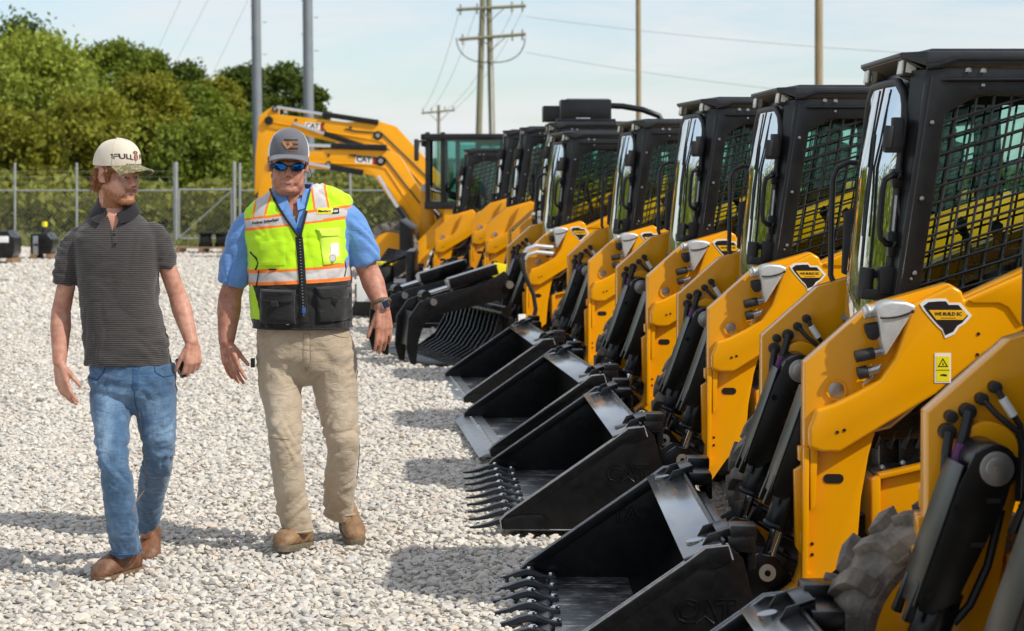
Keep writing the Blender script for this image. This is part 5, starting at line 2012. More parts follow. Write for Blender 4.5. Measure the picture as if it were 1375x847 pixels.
    p.build('chest_pocket', mat('lime_flap', (.62, .88, .06), .6, var=.1), vest, smooth=40)
    p = MB()
    drape(bv, p, [q(444, 345), q(458, 344), q(457, 324), q(446, 325)], .013, 0, 6, 6)
    c = hit(449.5, 345.5, .016)
    p.cyl(c, c + V((0, -.003, 0)), .0165, 1, 24)
    p.cyl(c + V((0, -.003, 0)), c + V((0, -.004, 0)), .0125, 2, 20)
    p.build('pocket_badge', [M['white'], mat('badge_gold', (.55, .48, .30), .5), M['white']], vest, smooth=40)
    for body_, flap, tab in (([q(352, 432), q(401, 432), q(400, 396), q(353, 396)], [q(353, 402), q(400, 405), q(401, 387), q(353, 386)], (374, 405)),
                             ([q(432, 430), q(473, 428), q(472, 392), q(428, 394)], [q(436, 399), q(471, 400), q(471, 382), q(427, 383)], (453, 401))):
        p = MB()
        drape(bv, p, body_, .020, 0, 12, 10)
        drape(bv, p, flap, .028, 0, 12, 6)
        c = hit(tab[0], tab[1], .030)
        p.box(c, (.034, .008, .026), 0, .004)
        p.build('cargo_pocket', blk, vest, smooth=40)
    p = MB()
    c = hit(391, 430, .003)
    p.lathe([(.010, 0), (.010, -.003), (.006, -.003), (.006, 0)], c, 0, 18)
    p.build('eyelet', M['steel'], vest)
    p = MB()
    p.tube([hit(338, 338), hit(347, 346), hit(350, 352), hit(346, 361)], .004, 0, 6)
    p.tube([hit(351, 362), hit(349, 374), hit(347, 384)], .003, 0, 6)
    p.tube([hit(464, 350), hit(465.5, 360), hit(464, 370)], .003, 0, 6)
    p.box(hit(370, 360, .006), (.035, .006, .008), 0, .002)
    p.build('cord', blk, vest)
    # name lettering and dealer badge
    p = MB()
    drape_text(bv, p, 'Rodney Satterfield', .0165, q(359, 296.5), (1, .14), .0035, 0, .0006)
    p.build('name_print', M['decalblack'], vest, smooth=0)
    p = MB()
    drape(bv, p, [q(428, 287), q(457, 286), q(456.5, 278), q(428, 279)], .004, 0, 10, 4)
    drape(bv, p, [q(448, 286.5), q(457, 286), q(456.5, 278.3), q(448, 278.7)], .0055, 1, 4, 4)
    drape_text(bv, p, 'Blanchard', .0135, q(438, 282.8), (1, .02), .0055, 1, .0006)
    drape_text(bv, p, 'CAT', .0095, q(452.5, 283.2), (1, .02), .0068, 2, .0006)
    p.build('dealer_badge', [M['labelyellow'], M['decalblack'], M['white']], vest, smooth=0)
    # --- khaki trousers, belt
    khaki = cloth_mat('khaki_twill', (.42, .335, .235), .92, 700, .5, .10, worn_cloth((.60, .50, .38)))
    b = MB()
    b.loft([ell(A(407, 432, .05), .200, .150, 32, 0, 2.4), ell(A(408, 455, .05), .212, .152, 32, 0, 2.4), ell(A(410, 478, .05), .216, .146, 32, 0, 2.3), ell(A(411, 496, .045), .165, .125, 32, 0, 2.1), ell(A(412, 509, .045), .10, .09, 32, 0, 2.0), ell(A(412, 517, .045), .04, .05, 32, 0, 2.0)])
    tubelimb(b, [A(380, 455, .05), A(376, 480, .04), A(377, 520, .01), A(381, 560, -.03), A(383, 600, -.08), A(388, 645, -.05), A(398, 712, .0)], [.098, .108, .096, .080, .071, .072, .066], 24)
    tubelimb(b, [A(442, 455, .05), A(447, 480, .05), A(450, 520, .05), A(456, 560, .04), A(460, 600, .03), A(457, 640, .10), A(456, 690, .22)], [.098, .108, .101, .084, .069, .072, .066], 24)
    me = fuse(b, .0072, 4)

    def wk(p, n):
        z_ = (p + base).z
        k = .45 + 1.0 * math.exp(-((z_ - .50) / .12) ** 2) + 1.4 * max(0, (.34 - z_) / .22) + .7 * math.exp(-((z_ - .83) / .08) ** 2)
        k = min(k, 1.25)
        return .0045 * k * fold(V((p.x, p.y, p.z + .6 * p.x)), 3.6, 10, 9.) + .0065 * k * fold(V((p.x, p.y, p.z - .8 * p.x)), 5.5, 18, 3.)
    displace(me, wk)
    def wear(p, n):
        w = p + base
        px, py = 687.5 + w.x / sc, HY + (EYE - w.z) / sc
        s = 0
        for cx, cy, sx, sy, k in ((372, 530, 20, 55, .8), (456, 545, 22, 50, .7), (386, 640, 16, 40, .5), (462, 640, 14, 30, .4)):
            s += k * math.exp(-((px - cx) / sx) ** 2 - ((py - cy) / sy) ** 2)
        return s * max(0, -n.y) * (.8 + .8 * noise.noise(V((p.x * 14, p.y * 14, p.z * 8)))) + .2 * max(0, noise.noise(V((p.x * 30, p.y * 30, p.z * 40))))
    set_wear(me, wear)
    finish(me, 'trousers', [khaki], root, 60)
    bt = BVHTree.FromPolygons([v.co.copy() for v in me.vertices], [tuple(p_.vertices) for p_ in me.polygons])
    s = MB()
    drape(bt, s, [q(410, 492), q(419, 490), q(419, 446), q(411, 446)], .005, 0, 4, 10)
    s.build('fly', khaki, root, smooth=40)
    s = MB()
    s.tube([c_ for c_ in ell(A(407, 436, .05), .203, .153, 40, 0, 2.4)], .013, 0, 8, closed=True)
    s.box(A(414, 437, -.11), (.05, .012, .028), 1, .004)
    s.build('belt', [mat('belt_leather', (.09, .05, .025), .6), mat('buckle', (.45, .36, .16), .3, metal=1.)], root, smooth=40)
    kth = mat('khaki_seam', (.26, .20, .13), .9)
    seam(root, bt, [(411, 446), (412, 475), (413, 505)], q, kth, .0025)
    seam(root, bt, [(419, 446), (420, 480), (414, 500)], q, kth)
    seam(root, bt, [(347, 470), (349, 540), (357, 610), (366, 690)], q, kth)
    seam(root, bt, [(479, 470), (485, 540), (482, 610), (474, 670)], q, kth)
    seam(root, bt, [(356, 585), (372, 582), (398, 585)], q, kth)
    for px in (352, 468):
        s = MB()
        pts = []
        for k in range(10):
            t = k / 9
            x = px + (24 * t if px < 400 else -24 * t)
            y = 452 - 9 * t ** 2
            h = bt.ray_cast(V((q(x, y)[0], -1, q(x, y)[1])), V((0, 1, 0)))[0]
            if h: pts.append(h + V((0, -.002, 0)))
        if len(pts) > 2:
            s.tube(pts, .003, 0, 6)
            s.build('pocket_seam', khaki, root)
    # black clip knife in the thigh pocket
    s = MB()
    s.box(A(339.5, 487, -.01), (.018, .02, .042), 0, .004)
    s.build('pocket_clip', M['decalblack'], root)
    hm_ = MB()
    for c, r in ((A(398, 712, .0), .073), (A(456, 690, .22), .073)):
        hm_.tube([c + V((r * math.cos(2 * PI * k / 24), r * math.sin(2 * PI * k / 24), .003)) for k in range(24)], .0042, 0, 6, closed=True)
    hm_.build('hem', khaki, root)
    boot(root, V((-.925, 9.00, -.012)) - base, (-.38, -.92), .272, A(401, 690, .04), (LEATHER2, SOLE2), R(-6), .052)
    boot(root, V((-.775, 9.26, .035)) - base, (.26, -.95), .278, A(458, 672, .24), (LEATHER2, SOLE2), R(8), .052)
    # watch and ring
    w = MB()
    t = (wrL - elL).normalized()
    c = elL.lerp(wrL, .90)
    a = t.cross(V((0, -1, 0))).normalized()
    bb = t.cross(a)
    w.tube([c + (a * math.cos(2 * PI * k / 24) + bb * math.sin(2 * PI * k / 24)) * .0405 for k in range(24)], .009, 0, 8, closed=True)
    wm = Matrix((a, -bb, t)).transposed()
    face = c + V((.022, -.040, 0))
    w.box(face, (.036, .012, .040), 1, .004, wm)
    w.box(face + V((.003, -.006, 0)), (.030, .004, .034), 2, .002, wm)
    w.build('watch', [mat('watch_strap', (.16, .10, .055), .6), M['steel'], mat('watch_face', (.01, .015, .03), .1)], root, smooth=40)
    tag(root, 'man in a lime safety vest, blue polo, khaki trousers, grey cap and sunglasses', 'person')


person_vest()
# ================================================================== ground, gravel, grass
def ground_mat(name, cols, scale, bump=1., bscale=30.):
    m, nt, p = nodes(name)
    L = nt.links.new
    tc = mk(nt, 'ShaderNodeTexCoord')
    vo = mk(nt, 'ShaderNodeTexVoronoi', Scale=scale)
    L(tc.outputs['Object'], vo.inputs['Vector'])
    n = mk(nt, 'ShaderNodeTexNoise', Scale=.35, Detail=8., Roughness=.6)
    L(tc.outputs['Object'], n.inputs['Vector'])
    sp = mk(nt, 'ShaderNodeSeparateColor')
    L(vo.outputs['Color'], sp.inputs[0])
    ad = mk(nt, 'ShaderNodeMath', operation='MULTIPLY_ADD')
    L(n.outputs['Fac'], ad.inputs[0])
    ad.inputs[1].default_value = .8
    sc_ = mk(nt, 'ShaderNodeMath', operation='MULTIPLY_ADD')
    L(sp.outputs[0], sc_.inputs[0])
    sc_.inputs[1].default_value = .75
    sc_.inputs[2].default_value = -.22
    L(sc_.outputs[0], ad.inputs[2])
    cr = mk(nt, 'ShaderNodeValToRGB')
    el = cr.color_ramp.elements
    for i, c in enumerate(cols):
        e = el[i] if i < 2 else el.new(.5)
        e.position = .12 + .76 * i / (len(cols) - 1)
        e.color = (*c, 1)
    L(ad.outputs[0], cr.inputs[0])
    st = mk(nt, 'ShaderNodeTexNoise', Scale=.9, Detail=3., Roughness=.5)
    mps = mk(nt, 'ShaderNodeMapping')
    mps.inputs['Scale'].default_value = (.8, .35, 1)
    L(tc.outputs['Object'], mps.inputs['Vector'])
    L(mps.outputs['Vector'], st.inputs['Vector'])
    ms_ = mk(nt, 'ShaderNodeMapRange')
    ms_.inputs['From Min'].default_value = .62
    ms_.inputs['From Max'].default_value = .72
    ms_.inputs['To Max'].default_value = .6
    L(st.outputs['Fac'], ms_.inputs['Value'])
    mxd = mk(nt, 'ShaderNodeMix', data_type='RGBA')
    L(ms_.outputs['Result'], mxd.inputs['Factor'])
    L(cr.outputs[0], mxd.inputs[6])
    mxd.inputs[7].default_value = (.50, .33, .19, 1)
    L(mxd.outputs[2], p.inputs['Base Color'])
    p.inputs['Roughness'].default_value = .92
    p.inputs['Specular IOR Level'].default_value = .2
    b = mk(nt, 'ShaderNodeBump')
    b.inputs['Strength'].default_value = bump
    b.inputs['Distance'].default_value = .03
    L(vo.outputs['Distance'], b.inputs['Height'])
    L(b.outputs['Normal'], p.inputs['Normal'])
    return m


g = MB()
g.add([(-900, -60, -.03), (900, -60, -.03), (900, 1500, -.03), (-900, 1500, -.03)], [(0, 1, 2, 3)])
tag(g.build('ground', ground_mat('field_soil', [(.06, .08, .02), (.12, .13, .04), (.20, .17, .08)], 1.5, .3)), kind='structure')
g = MB()
nx, ny = 60, 80
vv = []
for j in range(ny + 1):
    for i in range(nx + 1):
        x, y = -34 + 78 * i / nx, -8 + 55.5 * j / ny
        vv.append((x, y, -.012 + .014 * noise.noise(V((x * .5, y * .5, 0))) + .005 * noise.noise(V((x * 2, y * 2, 3)))))
g.add(vv, [(j * (nx + 1) + i, j * (nx + 1) + i + 1, (j + 1) * (nx + 1) + i + 1, (j + 1) * (nx + 1) + i) for j in range(ny) for i in range(nx)])
tag(g.build('gravel_lot', ground_mat('gravel_bed', [(.42, .39, .345), (.58, .54, .475), (.68, .635, .56)], 26., .6)), kind='structure')

# loose stones: one object, stones instanced on its points
stone_mats = []
m, nt, p = nodes('stone')
oi = mk(nt, 'ShaderNodeObjectInfo')
cr = mk(nt, 'ShaderNodeValToRGB')
el = cr.color_ramp.elements
stops = [(0, (.34, .315, .28)), (.08, (.50, .465, .41)), (.25, (.60, .55, .47)), (.48, (.66, .60, .51)), (.66, (.71, .655, .56)), (.8, (.63, .52, .41)), (.88, (.52, .505, .475)), (1., (.75, .70, .61))]
el[0].position, el[1].position = 0, 1
for k, (pp, c) in enumerate(stops):
    e = el[0] if k == 0 else el[-1] if k == len(stops) - 1 else el.new(pp)
    e.color = (*c, 1)
nt.links.new(oi.outputs['Random'], cr.inputs[0])
tc = mk(nt, 'ShaderNodeTexCoord')
nn = mk(nt, 'ShaderNodeTexNoise', Scale=2.2, Detail=5.)
nt.links.new(tc.outputs['Object'], nn.inputs['Vector'])
mxs = mk(nt, 'ShaderNodeMix', data_type='RGBA', blend_type='MULTIPLY')
mxs.inputs['Factor'].default_value = .28
nt.links.new(cr.outputs[0], mxs.inputs[6])
nt.links.new(nn.outputs['Fac'], mxs.inputs[7])
hs = mk(nt, 'ShaderNodeBrightContrast')
hs.inputs['Bright'].default_value = .06
nt.links.new(mxs.outputs[2], hs.inputs[0])
nt.links.new(hs.outputs[0], p.inputs['Base Color'])
p.inputs['Roughness'].default_value = .85
p.inputs['Specular IOR Level'].default_value = .25
STONE = m
rocks = bpy.data.collections.new('stone_shapes')
rng = random.Random(3)
for k in range(9):
    t = bmesh.new()
    bmesh.ops.create_icosphere(t, subdivisions=2, radius=1)
    sx, sy, sz = rng.uniform(.75, 1.3), rng.uniform(.7, 1.1), rng.uniform(.38, .66)
    cuts = [(V((rng.gauss(0, 1), rng.gauss(0, 1), rng.gauss(0, 1))).normalized(), rng.uniform(.5, .78)) for _ in range(11)]
    for v in t.verts:
        for n_, d_ in cuts:
            q_ = v.co.dot(n_)
            if q_ > d_: v.co -= n_ * (q_ - d_)
        v.co *= 1 + .12 * noise.noise(v.co * 1.7 + V((k * 7, 0, 0)))
        v.co = V((v.co.x * sx, v.co.y * sy, v.co.z * sz))
    me = bpy.data.meshes.new('stone')
    t.to_mesh(me)
    t.free()
    me.materials.append(STONE)
    rocks.objects.link(bpy.data.objects.new('stone', me))


def scatter(name, pts, scl, label):
    me = bpy.data.meshes.new(name)
    me.vertices.add(len(pts))
    me.vertices.foreach_set('co', np.asarray(pts, np.float32).ravel())
    at_ = me.attributes.new('size', 'FLOAT', 'POINT')
    at_.data.foreach_set('value', np.asarray(scl, np.float32))
    o = link(name, me)
    ng = bpy.data.node_groups.new(name, 'GeometryNodeTree')
    ng.interface.new_socket('Geometry', in_out='INPUT', socket_type='NodeSocketGeometry')
    ng.interface.new_socket('Geometry', in_out='OUTPUT', socket_type='NodeSocketGeometry')
    gi, go = ng.nodes.new('NodeGroupInput'), ng.nodes.new('NodeGroupOutput')
    mp_ = ng.nodes.new('GeometryNodeMeshToPoints')
    ip = ng.nodes.new('GeometryNodeInstanceOnPoints')
    ci = ng.nodes.new('GeometryNodeCollectionInfo')
    ci.inputs['Collection'].default_value = rocks
    ci.inputs['Separate Children'].default_value = True
    ci.inputs['Reset Children'].default_value = True
    ip.inputs['Pick Instance'].default_value = True
    rv = ng.nodes.new('FunctionNodeRandomValue')
    rv.data_type = 'FLOAT_VECTOR'
    rv.inputs['Min'].default_value = (-.42, -.42, 0)
    rv.inputs['Max'].default_value = (.42, .42, 6.28)
    na = ng.nodes.new('GeometryNodeInputNamedAttribute')
    na.data_type = 'FLOAT'
    na.inputs['Name'].default_value = 'size'
    l = ng.links.new
    l(gi.outputs[0], mp_.inputs[0])
    l(mp_.outputs[0], ip.inputs['Points'])
    l(ci.outputs[0], ip.inputs['Instance'])
    l(rv.outputs[0], ip.inputs['Rotation'])
    l(na.outputs[0], ip.inputs['Scale'])
    l(ip.outputs[0], go.inputs[0])
    md = o.modifiers.new('stones', 'NODES')
    md.node_group = ng
    return tag(o, label, 'gravel', kind='stuff')


nr = np.random.default_rng(5)
P_, S_ = [], []
for y0, y1, sp, lo, hi in ((5.2, 13.5, .029, .011, .029), (13.5, 22, .040, .015, .032), (22, 46, .085, .024, .048)):
    ys = np.arange(y0, y1, sp)
    for y in ys:
        xa = -.275 * y - .7
        xb = min(2.6, .26 * y + .6) if y < 13.5 else 1.5 if y < 22 else .6
        xs = np.arange(xa, xb, sp)
        n_ = len(xs)
        X_ = xs + nr.uniform(-.6, .6, n_) * sp
        Yq = y + nr.uniform(-.6, .6, n_) * sp
        s_ = lo + (hi - lo) * nr.random(n_) ** 1.8
        big = nr.random(n_) < .02
        s_ = np.where(big, s_ * 1.5, s_)
        Z_ = s_ * nr.uniform(-.15, .45, n_) - .006
        P_.append(np.stack([X_, Yq, Z_], 1))
        S_.append(s_)
P_, S_ = np.concatenate(P_), np.concatenate(S_)
keep = np.ones(len(P_), bool)
for X, Y, a, z in POSE:       # no stones inside the buckets lying on the ground
    dx, dy = P_[:, 0] - (1 + X - math.cos(a)), P_[:, 1] - (Y - math.sin(a))
    u_, o_ = dx * math.cos(a) + dy * math.sin(a), -dx * math.sin(a) + dy * math.cos(a)
    keep &= ~((u_ > .03) & (u_ < .78) & (abs(o_) < .905))
dirt_ = np.array([noise.noise(V((x * .55, y * .30, 4.))) if y > 12 else -1 for x, y, z in P_])
keep &= ~((dirt_ > .42) & (nr.random(len(P_)) < .55))
scatter('gravel', P_[keep], S_[keep], 'pale grey crushed stone covering the whole yard')

# grass strip along the fence: blades in one object
GR = mat('dry_grass', (.16, .17, .045), .9, var=.45, vs=1.2)
gv, gf = [], []
rg = np.random.default_rng(8)
for k in range(16000):
    x, y = rg.uniform(-24, 12), 46.8 + rg.random() ** 1.5 * 9
    h = rg.uniform(.04, .16) * (1 + .8 * max(0, noise.noise(V((x * .4, y * .4, 0)))))
    a = rg.uniform(0, PI)
    dx, dy = .03 * math.cos(a), .03 * math.sin(a)
    lx, ly = rg.normal(0, .04), rg.normal(0, .04)
    i = len(gv)
    gv += [(x - dx, y - dy, -.02), (x + dx, y + dy, -.02), (x + lx, y + ly, h)]
    gf.append((i, i + 1, i + 2))
me = bpy.data.meshes.new('grass')
me.from_pydata(gv, [], gf)
me.materials.append(GR)
tag(link('grass', me), 'strip of dry grass at the foot of the fence', 'grass', kind='stuff')


# ================================================================== trees
def leaf_mat(name, col, var=.35):
    m, nt, p = nodes(name)
    L = nt.links.new
    tc = mk(nt, 'ShaderNodeTexCoord')
    n = mk(nt, 'ShaderNodeTexNoise', Scale=.55, Detail=4., Roughness=.7)
    L(tc.outputs['Object'], n.inputs['Vector'])
    wn = mk(nt, 'ShaderNodeTexNoise', Scale=7., Detail=2.)
    L(tc.outputs['Object'], wn.inputs['Vector'])
    ad = mk(nt, 'ShaderNodeMath', operation='MULTIPLY_ADD')
    L(wn.outputs['Fac'], ad.inputs[0])
    ad.inputs[1].default_value = .6
    L(n.outputs['Fac'], ad.inputs[2])
    cr = mk(nt, 'ShaderNodeValToRGB')
    el = cr.color_ramp.elements
    el[0].position = .55
    el[0].color = (*[c * (1 - var) for c in col], 1)
    el[1].position = 1.05
    el[1].color = (col[0] * (1 + var * 1.5), col[1] * (1 + var * 1.1), col[2] * (1 + var * .3), 1)
    L(ad.outputs[0], cr.inputs[0])
    L(cr.outputs[0], p.inputs['Base Color'])
    p.inputs['Roughness'].default_value = .6
    p.inputs['Specular IOR Level'].default_value = .25
    tr = mk(nt, 'ShaderNodeBsdfTranslucent')
    L(cr.outputs[0], tr.inputs['Color'])
    ms = mk(nt, 'ShaderNodeMixShader')
    ms.inputs[0].default_value = .35
    L(p.outputs[0], ms.inputs[1])
    L(tr.outputs[0], ms.inputs[2])
    L(ms.outputs[0], nt.nodes['Material Output'].inputs['Surface'])
    return m


LEAF = {'pale': leaf_mat('pale_leaves', (.29, .355, .06)), 'mid': leaf_mat('mid_leaves', (.165, .225, .030)), 'dark': leaf_mat('dark_leaves', (.09, .135, .022)),
        'olive': leaf_mat('olive_leaves', (.22, .235, .028)), 'rust': leaf_mat('rust_leaves', (.20, .135, .03)), 'bush': leaf_mat('bush_leaves', (.19, .215, .045), .5)}
BARK = mat('bark', (.085, .065, .05), .9, var=.4, vs=8, bump=.6, bs=14)


def tree(name, px, topy, Y, wpx, kind, label, low=.12, seed=0, n=17000, leaf=.105):
    rg = np.random.default_rng(100 + seed)
    b0 = at(px, 300, Y)
    H_ = at(px, topy, Y).z
    Wd = wpx * Y / FPX / 2 * 1.3
    base = V((b0.x, Y, -.03))
    root = empty(name, base)
    t = MB()
    pts = [V((0, 0, 0)), V((rg.normal(0, .1), rg.normal(0, .1), H_ * .3)), V((rg.normal(0, .25), rg.normal(0, .25), H_ * .62)), V((rg.normal(0, .3), rg.normal(0, .3), H_ * .9))]
    r0 = .018 * H_ + .06
    t.tube(pts, [r0, r0 * .75, r0 * .45, r0 * .12], 0, 10)
    blobs = []
    nb = 22
    for k in range(nb):
        f = low + (1 - low) * (k + .5) / nb
        g_ = (f - low) / (1 - low)
        prof = min(1, .55 + g_ * 1.2) * math.sqrt(max(.06, 1 - max(0, (g_ - .45) / .58) ** 2))
        a = k * 2.4 + rg.uniform(-.5, .5)
        rad = Wd * prof * rg.uniform(.30, .72)
        c = V((math.cos(a) * rad, math.sin(a) * rad, f * H_ * .93))
        br = Wd * rg.uniform(.26, .46) * (.6 + .4 * prof)
        blobs.append((c, br))
        if k % 2 == 0:
            s = pts[1].lerp(pts[3], min(1, max(0, f - .25)))
            t.tube([s, s.lerp(c, .55) + V((0, 0, .15)), c], [r0 * .3, r0 * .18, r0 * .06], 0, 6)
    for dx in (-.25, .12, .36): blobs.append((V((dx * Wd, rg.normal(0, .15) * Wd, H_ - Wd * (.30 + .5 * abs(dx)))), Wd * .33))
    t.build('trunk', BARK, root)
    wts = np.array([r ** 2 for c, r in blobs])
    idx = rg.choice(len(blobs), n, p=wts / wts.sum())
    C = np.array([blobs[i][0] for i in idx])
    Rr = np.array([blobs[i][1] for i in idx])
    d = rg.normal(0, 1, (n, 3))
    d /= np.linalg.norm(d, axis=1)[:, None]
    k_ = rg.random(n) ** .38
    # lumpy shell: leaves gather in tufts
    tuft = np.array([noise.noise(V((d[i] * 2.3 + C[i] * 1.3).tolist())) for i in range(n)])
    fr = np.where(rg.random(n) < .16, rg.uniform(1.0, 1.4, n), 1.)
    pos = C + d * (Rr * k_ * fr * (1 + .75 * tuft))[:, None] * np.array([1, 1, .85])
    u = rg.normal(0, 1, (n, 3)) + d * .2
    u /= np.linalg.norm(u, axis=1)[:, None]
    w_ = np.cross(u, rg.normal(0, 1, (n, 3)))
    w_ /= np.linalg.norm(w_, axis=1)[:, None]
    sz = leaf * rg.uniform(.6, 1.5, n)
    u *= sz[:, None]
    w_ *= (sz * .62)[:, None]
    vs = np.stack([pos - u, pos - w_ * .9 + u * .1, pos + u, pos + w_ * .9 - u * .05], 1).reshape(-1, 3)
    me = bpy.data.meshes.new('crown')
    me.from_pydata(vs.tolist(), [], np.arange(n * 4).reshape(-1, 4).tolist())
    me.materials.append(LEAF[kind])
    link('crown', me, root)
    tag(root, label, 'tree', 'trees beyond the fence')
    return root


for a in (
        (8, 20, 88, 150, 'dark', 'tall dark tree at the left edge, behind the broad pale tree', .10, 1),
        (48, 30, 80, 190, 'pale', 'broad pale green tree, the largest crown at the left', .06, 2),
        (-40, 60, 84, 130, 'olive', 'olive tree cut off by the left edge of the picture', .06, 3),
        (106, 62, 100, 80, 'dark', 'dark tree peeking out behind the broad pale tree', .10, 4),
        (150, 46, 96, 100, 'mid', 'tall green tree with the highest round top left of the steel poles', .10, 5),
        (196, 62, 100, 70, 'mid', 'green tree directly right of the highest round topped tree', .10, 6),
        (196, 92, 84, 110, 'olive', 'yellowish olive tree in front of the tall green trees', .05, 7),
        (240, 78, 104, 90, 'dark', 'dark green tree above the bearded man, left of the dip in the tree tops', .10, 8),
        (262, 112, 88, 90, 'mid', 'mid green tree above the fence gate', .05, 9),
        (292, 100, 96, 70, 'olive', 'small olive tree under the dip in the tree tops', .06, 10),
        (322, 82, 112, 80, 'dark', 'dark tree immediately left of the first steel pole', .10, 11),
        (376, 80, 116, 84, 'dark', 'dark round tree between the two steel poles', .10, 12),
        (418, 112, 116, 50, 'dark', 'small dark tree just right of the second steel pole, last of the row', .10, 13),
        (330, 150, 86, 110, 'mid', 'low green tree behind the raised excavator arm', .04, 14),
        (120, 130, 76, 130, 'olive', 'low olive tree behind the cream cap', .03, 15),
        (24, 150, 72, 130, 'olive', 'low yellowish bushy tree at the left edge', .03, 16),
        (404, 168, 92, 90, 'dark', 'low dark tree behind the grey cap', .04, 17),
        (262, 168, 72, 120, 'mid', 'low bushy tree just behind the gate', .03, 18)):
    tree('tree', *a[:6], low=a[6], seed=a[7])

# undergrowth in front of the trees and a far wood: uncountable masses
def mass(name, x0, x1, y0, y1, h, n, kind, label, cat, leaf, kindtag='stuff'):
    rg = np.random.default_rng(len(name) + n)
    x = rg.uniform(x0, x1, n)
    y = rg.uniform(y0, y1, n)
    top = np.array([h * (.65 + .5 * noise.noise(V((a * .35 * 5 / h, b * .2, 1.)))) for a, b in zip(x, y)])
    z = top * rg.random(n) ** .6
    u = rg.normal(0, 1, (n, 3))
    u /= np.linalg.norm(u, axis=1)[:, None]
    w_ = np.cross(u, rg.normal(0, 1, (n, 3)))
    w_ /= np.linalg.norm(w_, axis=1)[:, None]
    sz = leaf * rg.uniform(.5, 1.5, n)
    pos = np.stack([x, y, z], 1)
    u *= sz[:, None]
    w_ *= (sz * .6)[:, None]
    vs = np.stack([pos - u, pos - w_, pos + u, pos + w_], 1).reshape(-1, 3)
    me = bpy.data.meshes.new(name)
    me.from_pydata(vs.tolist(), [], np.arange(n * 4).reshape(-1, 4).tolist())
    me.materials.append(LEAF[kind])
    return tag(link(name, me), label, cat, kind=kindtag)


mass('undergrowth', -24, 1, 56, 64, 2.0, 24000, 'bush', 'tangled yellow green undergrowth behind the chain link fence', 'undergrowth', .13)
mass('side_wood', -80, -44, 6, 100, 14, 26000, 'mid', 'tall wood beyond the left side of the yard', 'wood', .42)
mass('far_wood', -60, 110, 210, 225, 3.2, 9000, 'dark', 'distant dark wood on the horizon behind the machines', 'wood', .6)
h_ = MB()
hp = []
for k in range(61):
    x = -400 + 900 * k / 60
    hp.append((x, 3 + 11 * max(0, .45 + noise.noise(V((x * .004, 2, 0))))))
for j in range(60):
    (xa, za), (xb, zb) = hp[j], hp[j + 1]
    h_.add([(xa, 650, -1), (xb, 650, -1), (xb, 760, zb), (xa, 760, za), (xb, 900, zb * .6), (xa, 900, za * .6)], [(0, 1, 2, 3), (3, 2, 4, 5)])
tag(h_.build('hills', mat('far_hills', (.045, .075, .045), .95, var=.2, vs=.02)), kind='structure')

# ================================================================== chain link fence and gate
GALV = mat('galvanised_steel', (.40, .41, .40), .5, metal=.5, var=.15, vs=4)
YF = 50.


def chain(parent, xa, xb, y, z0, z1, pitch=.11):
    c = MB()
    h = z1 - z0
    vs, fs = [], []
    r = .0024
    n = int((xb - xa + h) / pitch)
    for k in range(n):
        for s in (1, -1):
            xs = (xa - h + k * pitch) if s > 0 else (xa + k * pitch)
            p0, p1 = (xs, z0), (xs + s * h, z1)
            cl = clip_line(p0, (s * h, h), [(xa, z0), (xb, z0), (xb, z1), (xa, z1)])
            if not cl: continue
            a0, a1 = [(p0[0] + s * h * t, p0[1] + h * t) for t in cl]
            i = len(vs)
            vs += [(a0[0], y - r, a0[1]), (a0[0] + r, y + r, a0[1]), (a0[0] - r, y + r, a0[1]), (a1[0], y - r, a1[1]), (a1[0] + r, y + r, a1[1]), (a1[0] - r, y + r, a1[1])]
            fs += [(i, i + 1, i + 4, i + 3), (i + 1, i + 2, i + 5, i + 4), (i + 2, i, i + 3, i + 5)]
    c.add(vs, fs)
    return c.build('chain_link', GALV, parent, smooth=0)


def fence(posts, y, label, rails=True, h=1.84):
    xs = [at(p, 300, y).x for p in posts]
    root = empty('chain_link_fence', (xs[0], y, 0))
    for x in xs:
        b = MB()
        b.cyl((x - xs[0], 0, -.05), (x - xs[0], 0, h + .12), .031, 0, 12)
        b.ball((x - xs[0], 0, h + .12), (.04, .04, .03), 0, 1)
        b.build('post', GALV, root)
    b = MB()
    L_ = xs[-1] - xs[0]
    b.cyl((0, 0, 1.29), (L_, 0, 1.29), .021, 0, 8)
    b.build('rail', GALV, root)
    for z in (1.50, 1.64, 1.78):
        b = MB()
        b.tube([(L_ * k / 8, -.02, z - .012 * (k % 2)) for k in range(9)], .0032, 0, 4)
        b.build('wire', GALV, root)
    chain(root, 0, L_, .02, .04, 1.29)
    tag(root, label, 'fence')
    return root


fence([-60, 20, 103, 150, 234], YF, 'chain link fence with round posts at the left, behind the young man')
fence([322, 362, 410, 470, 540, 610], YF, 'chain link fence partly hidden behind the excavator booms')
xa, xb = at(238, 300, YF).x, at(313, 300, YF).x
root = empty('gate', (xa, YF, 0))
b = MB()
w_ = xb - xa
for x in (.04, w_ - .04): b.cyl((x, 0, .05), (x, 0, 1.34), .026, 0, 10)
for z in (.08, 1.31): b.cyl((.04, 0, z), (w_ - .04, 0, z), .026, 0, 10)
b.build('gate_frame', GALV, root)
b = MB()
b.cyl((.06, -.03, .10), (w_ - .06, -.03, 1.26), .018, 0, 8)
b.build('brace', GALV, root)
for x in (-.03, w_ + .03):
    b = MB()
    b.cyl((x, 0, -.05), (x, 0, 1.98), .048, 0, 14)
    b.ball((x, 0, 1.98), (.052, .052, .03), 0, 1)
    b.build('post', GALV, root)
chain(root, .06, w_ - .06, .03, .08, 1.30)
tag(root, 'galvanised chain link gate with a diagonal brace between two tall posts', 'gate')

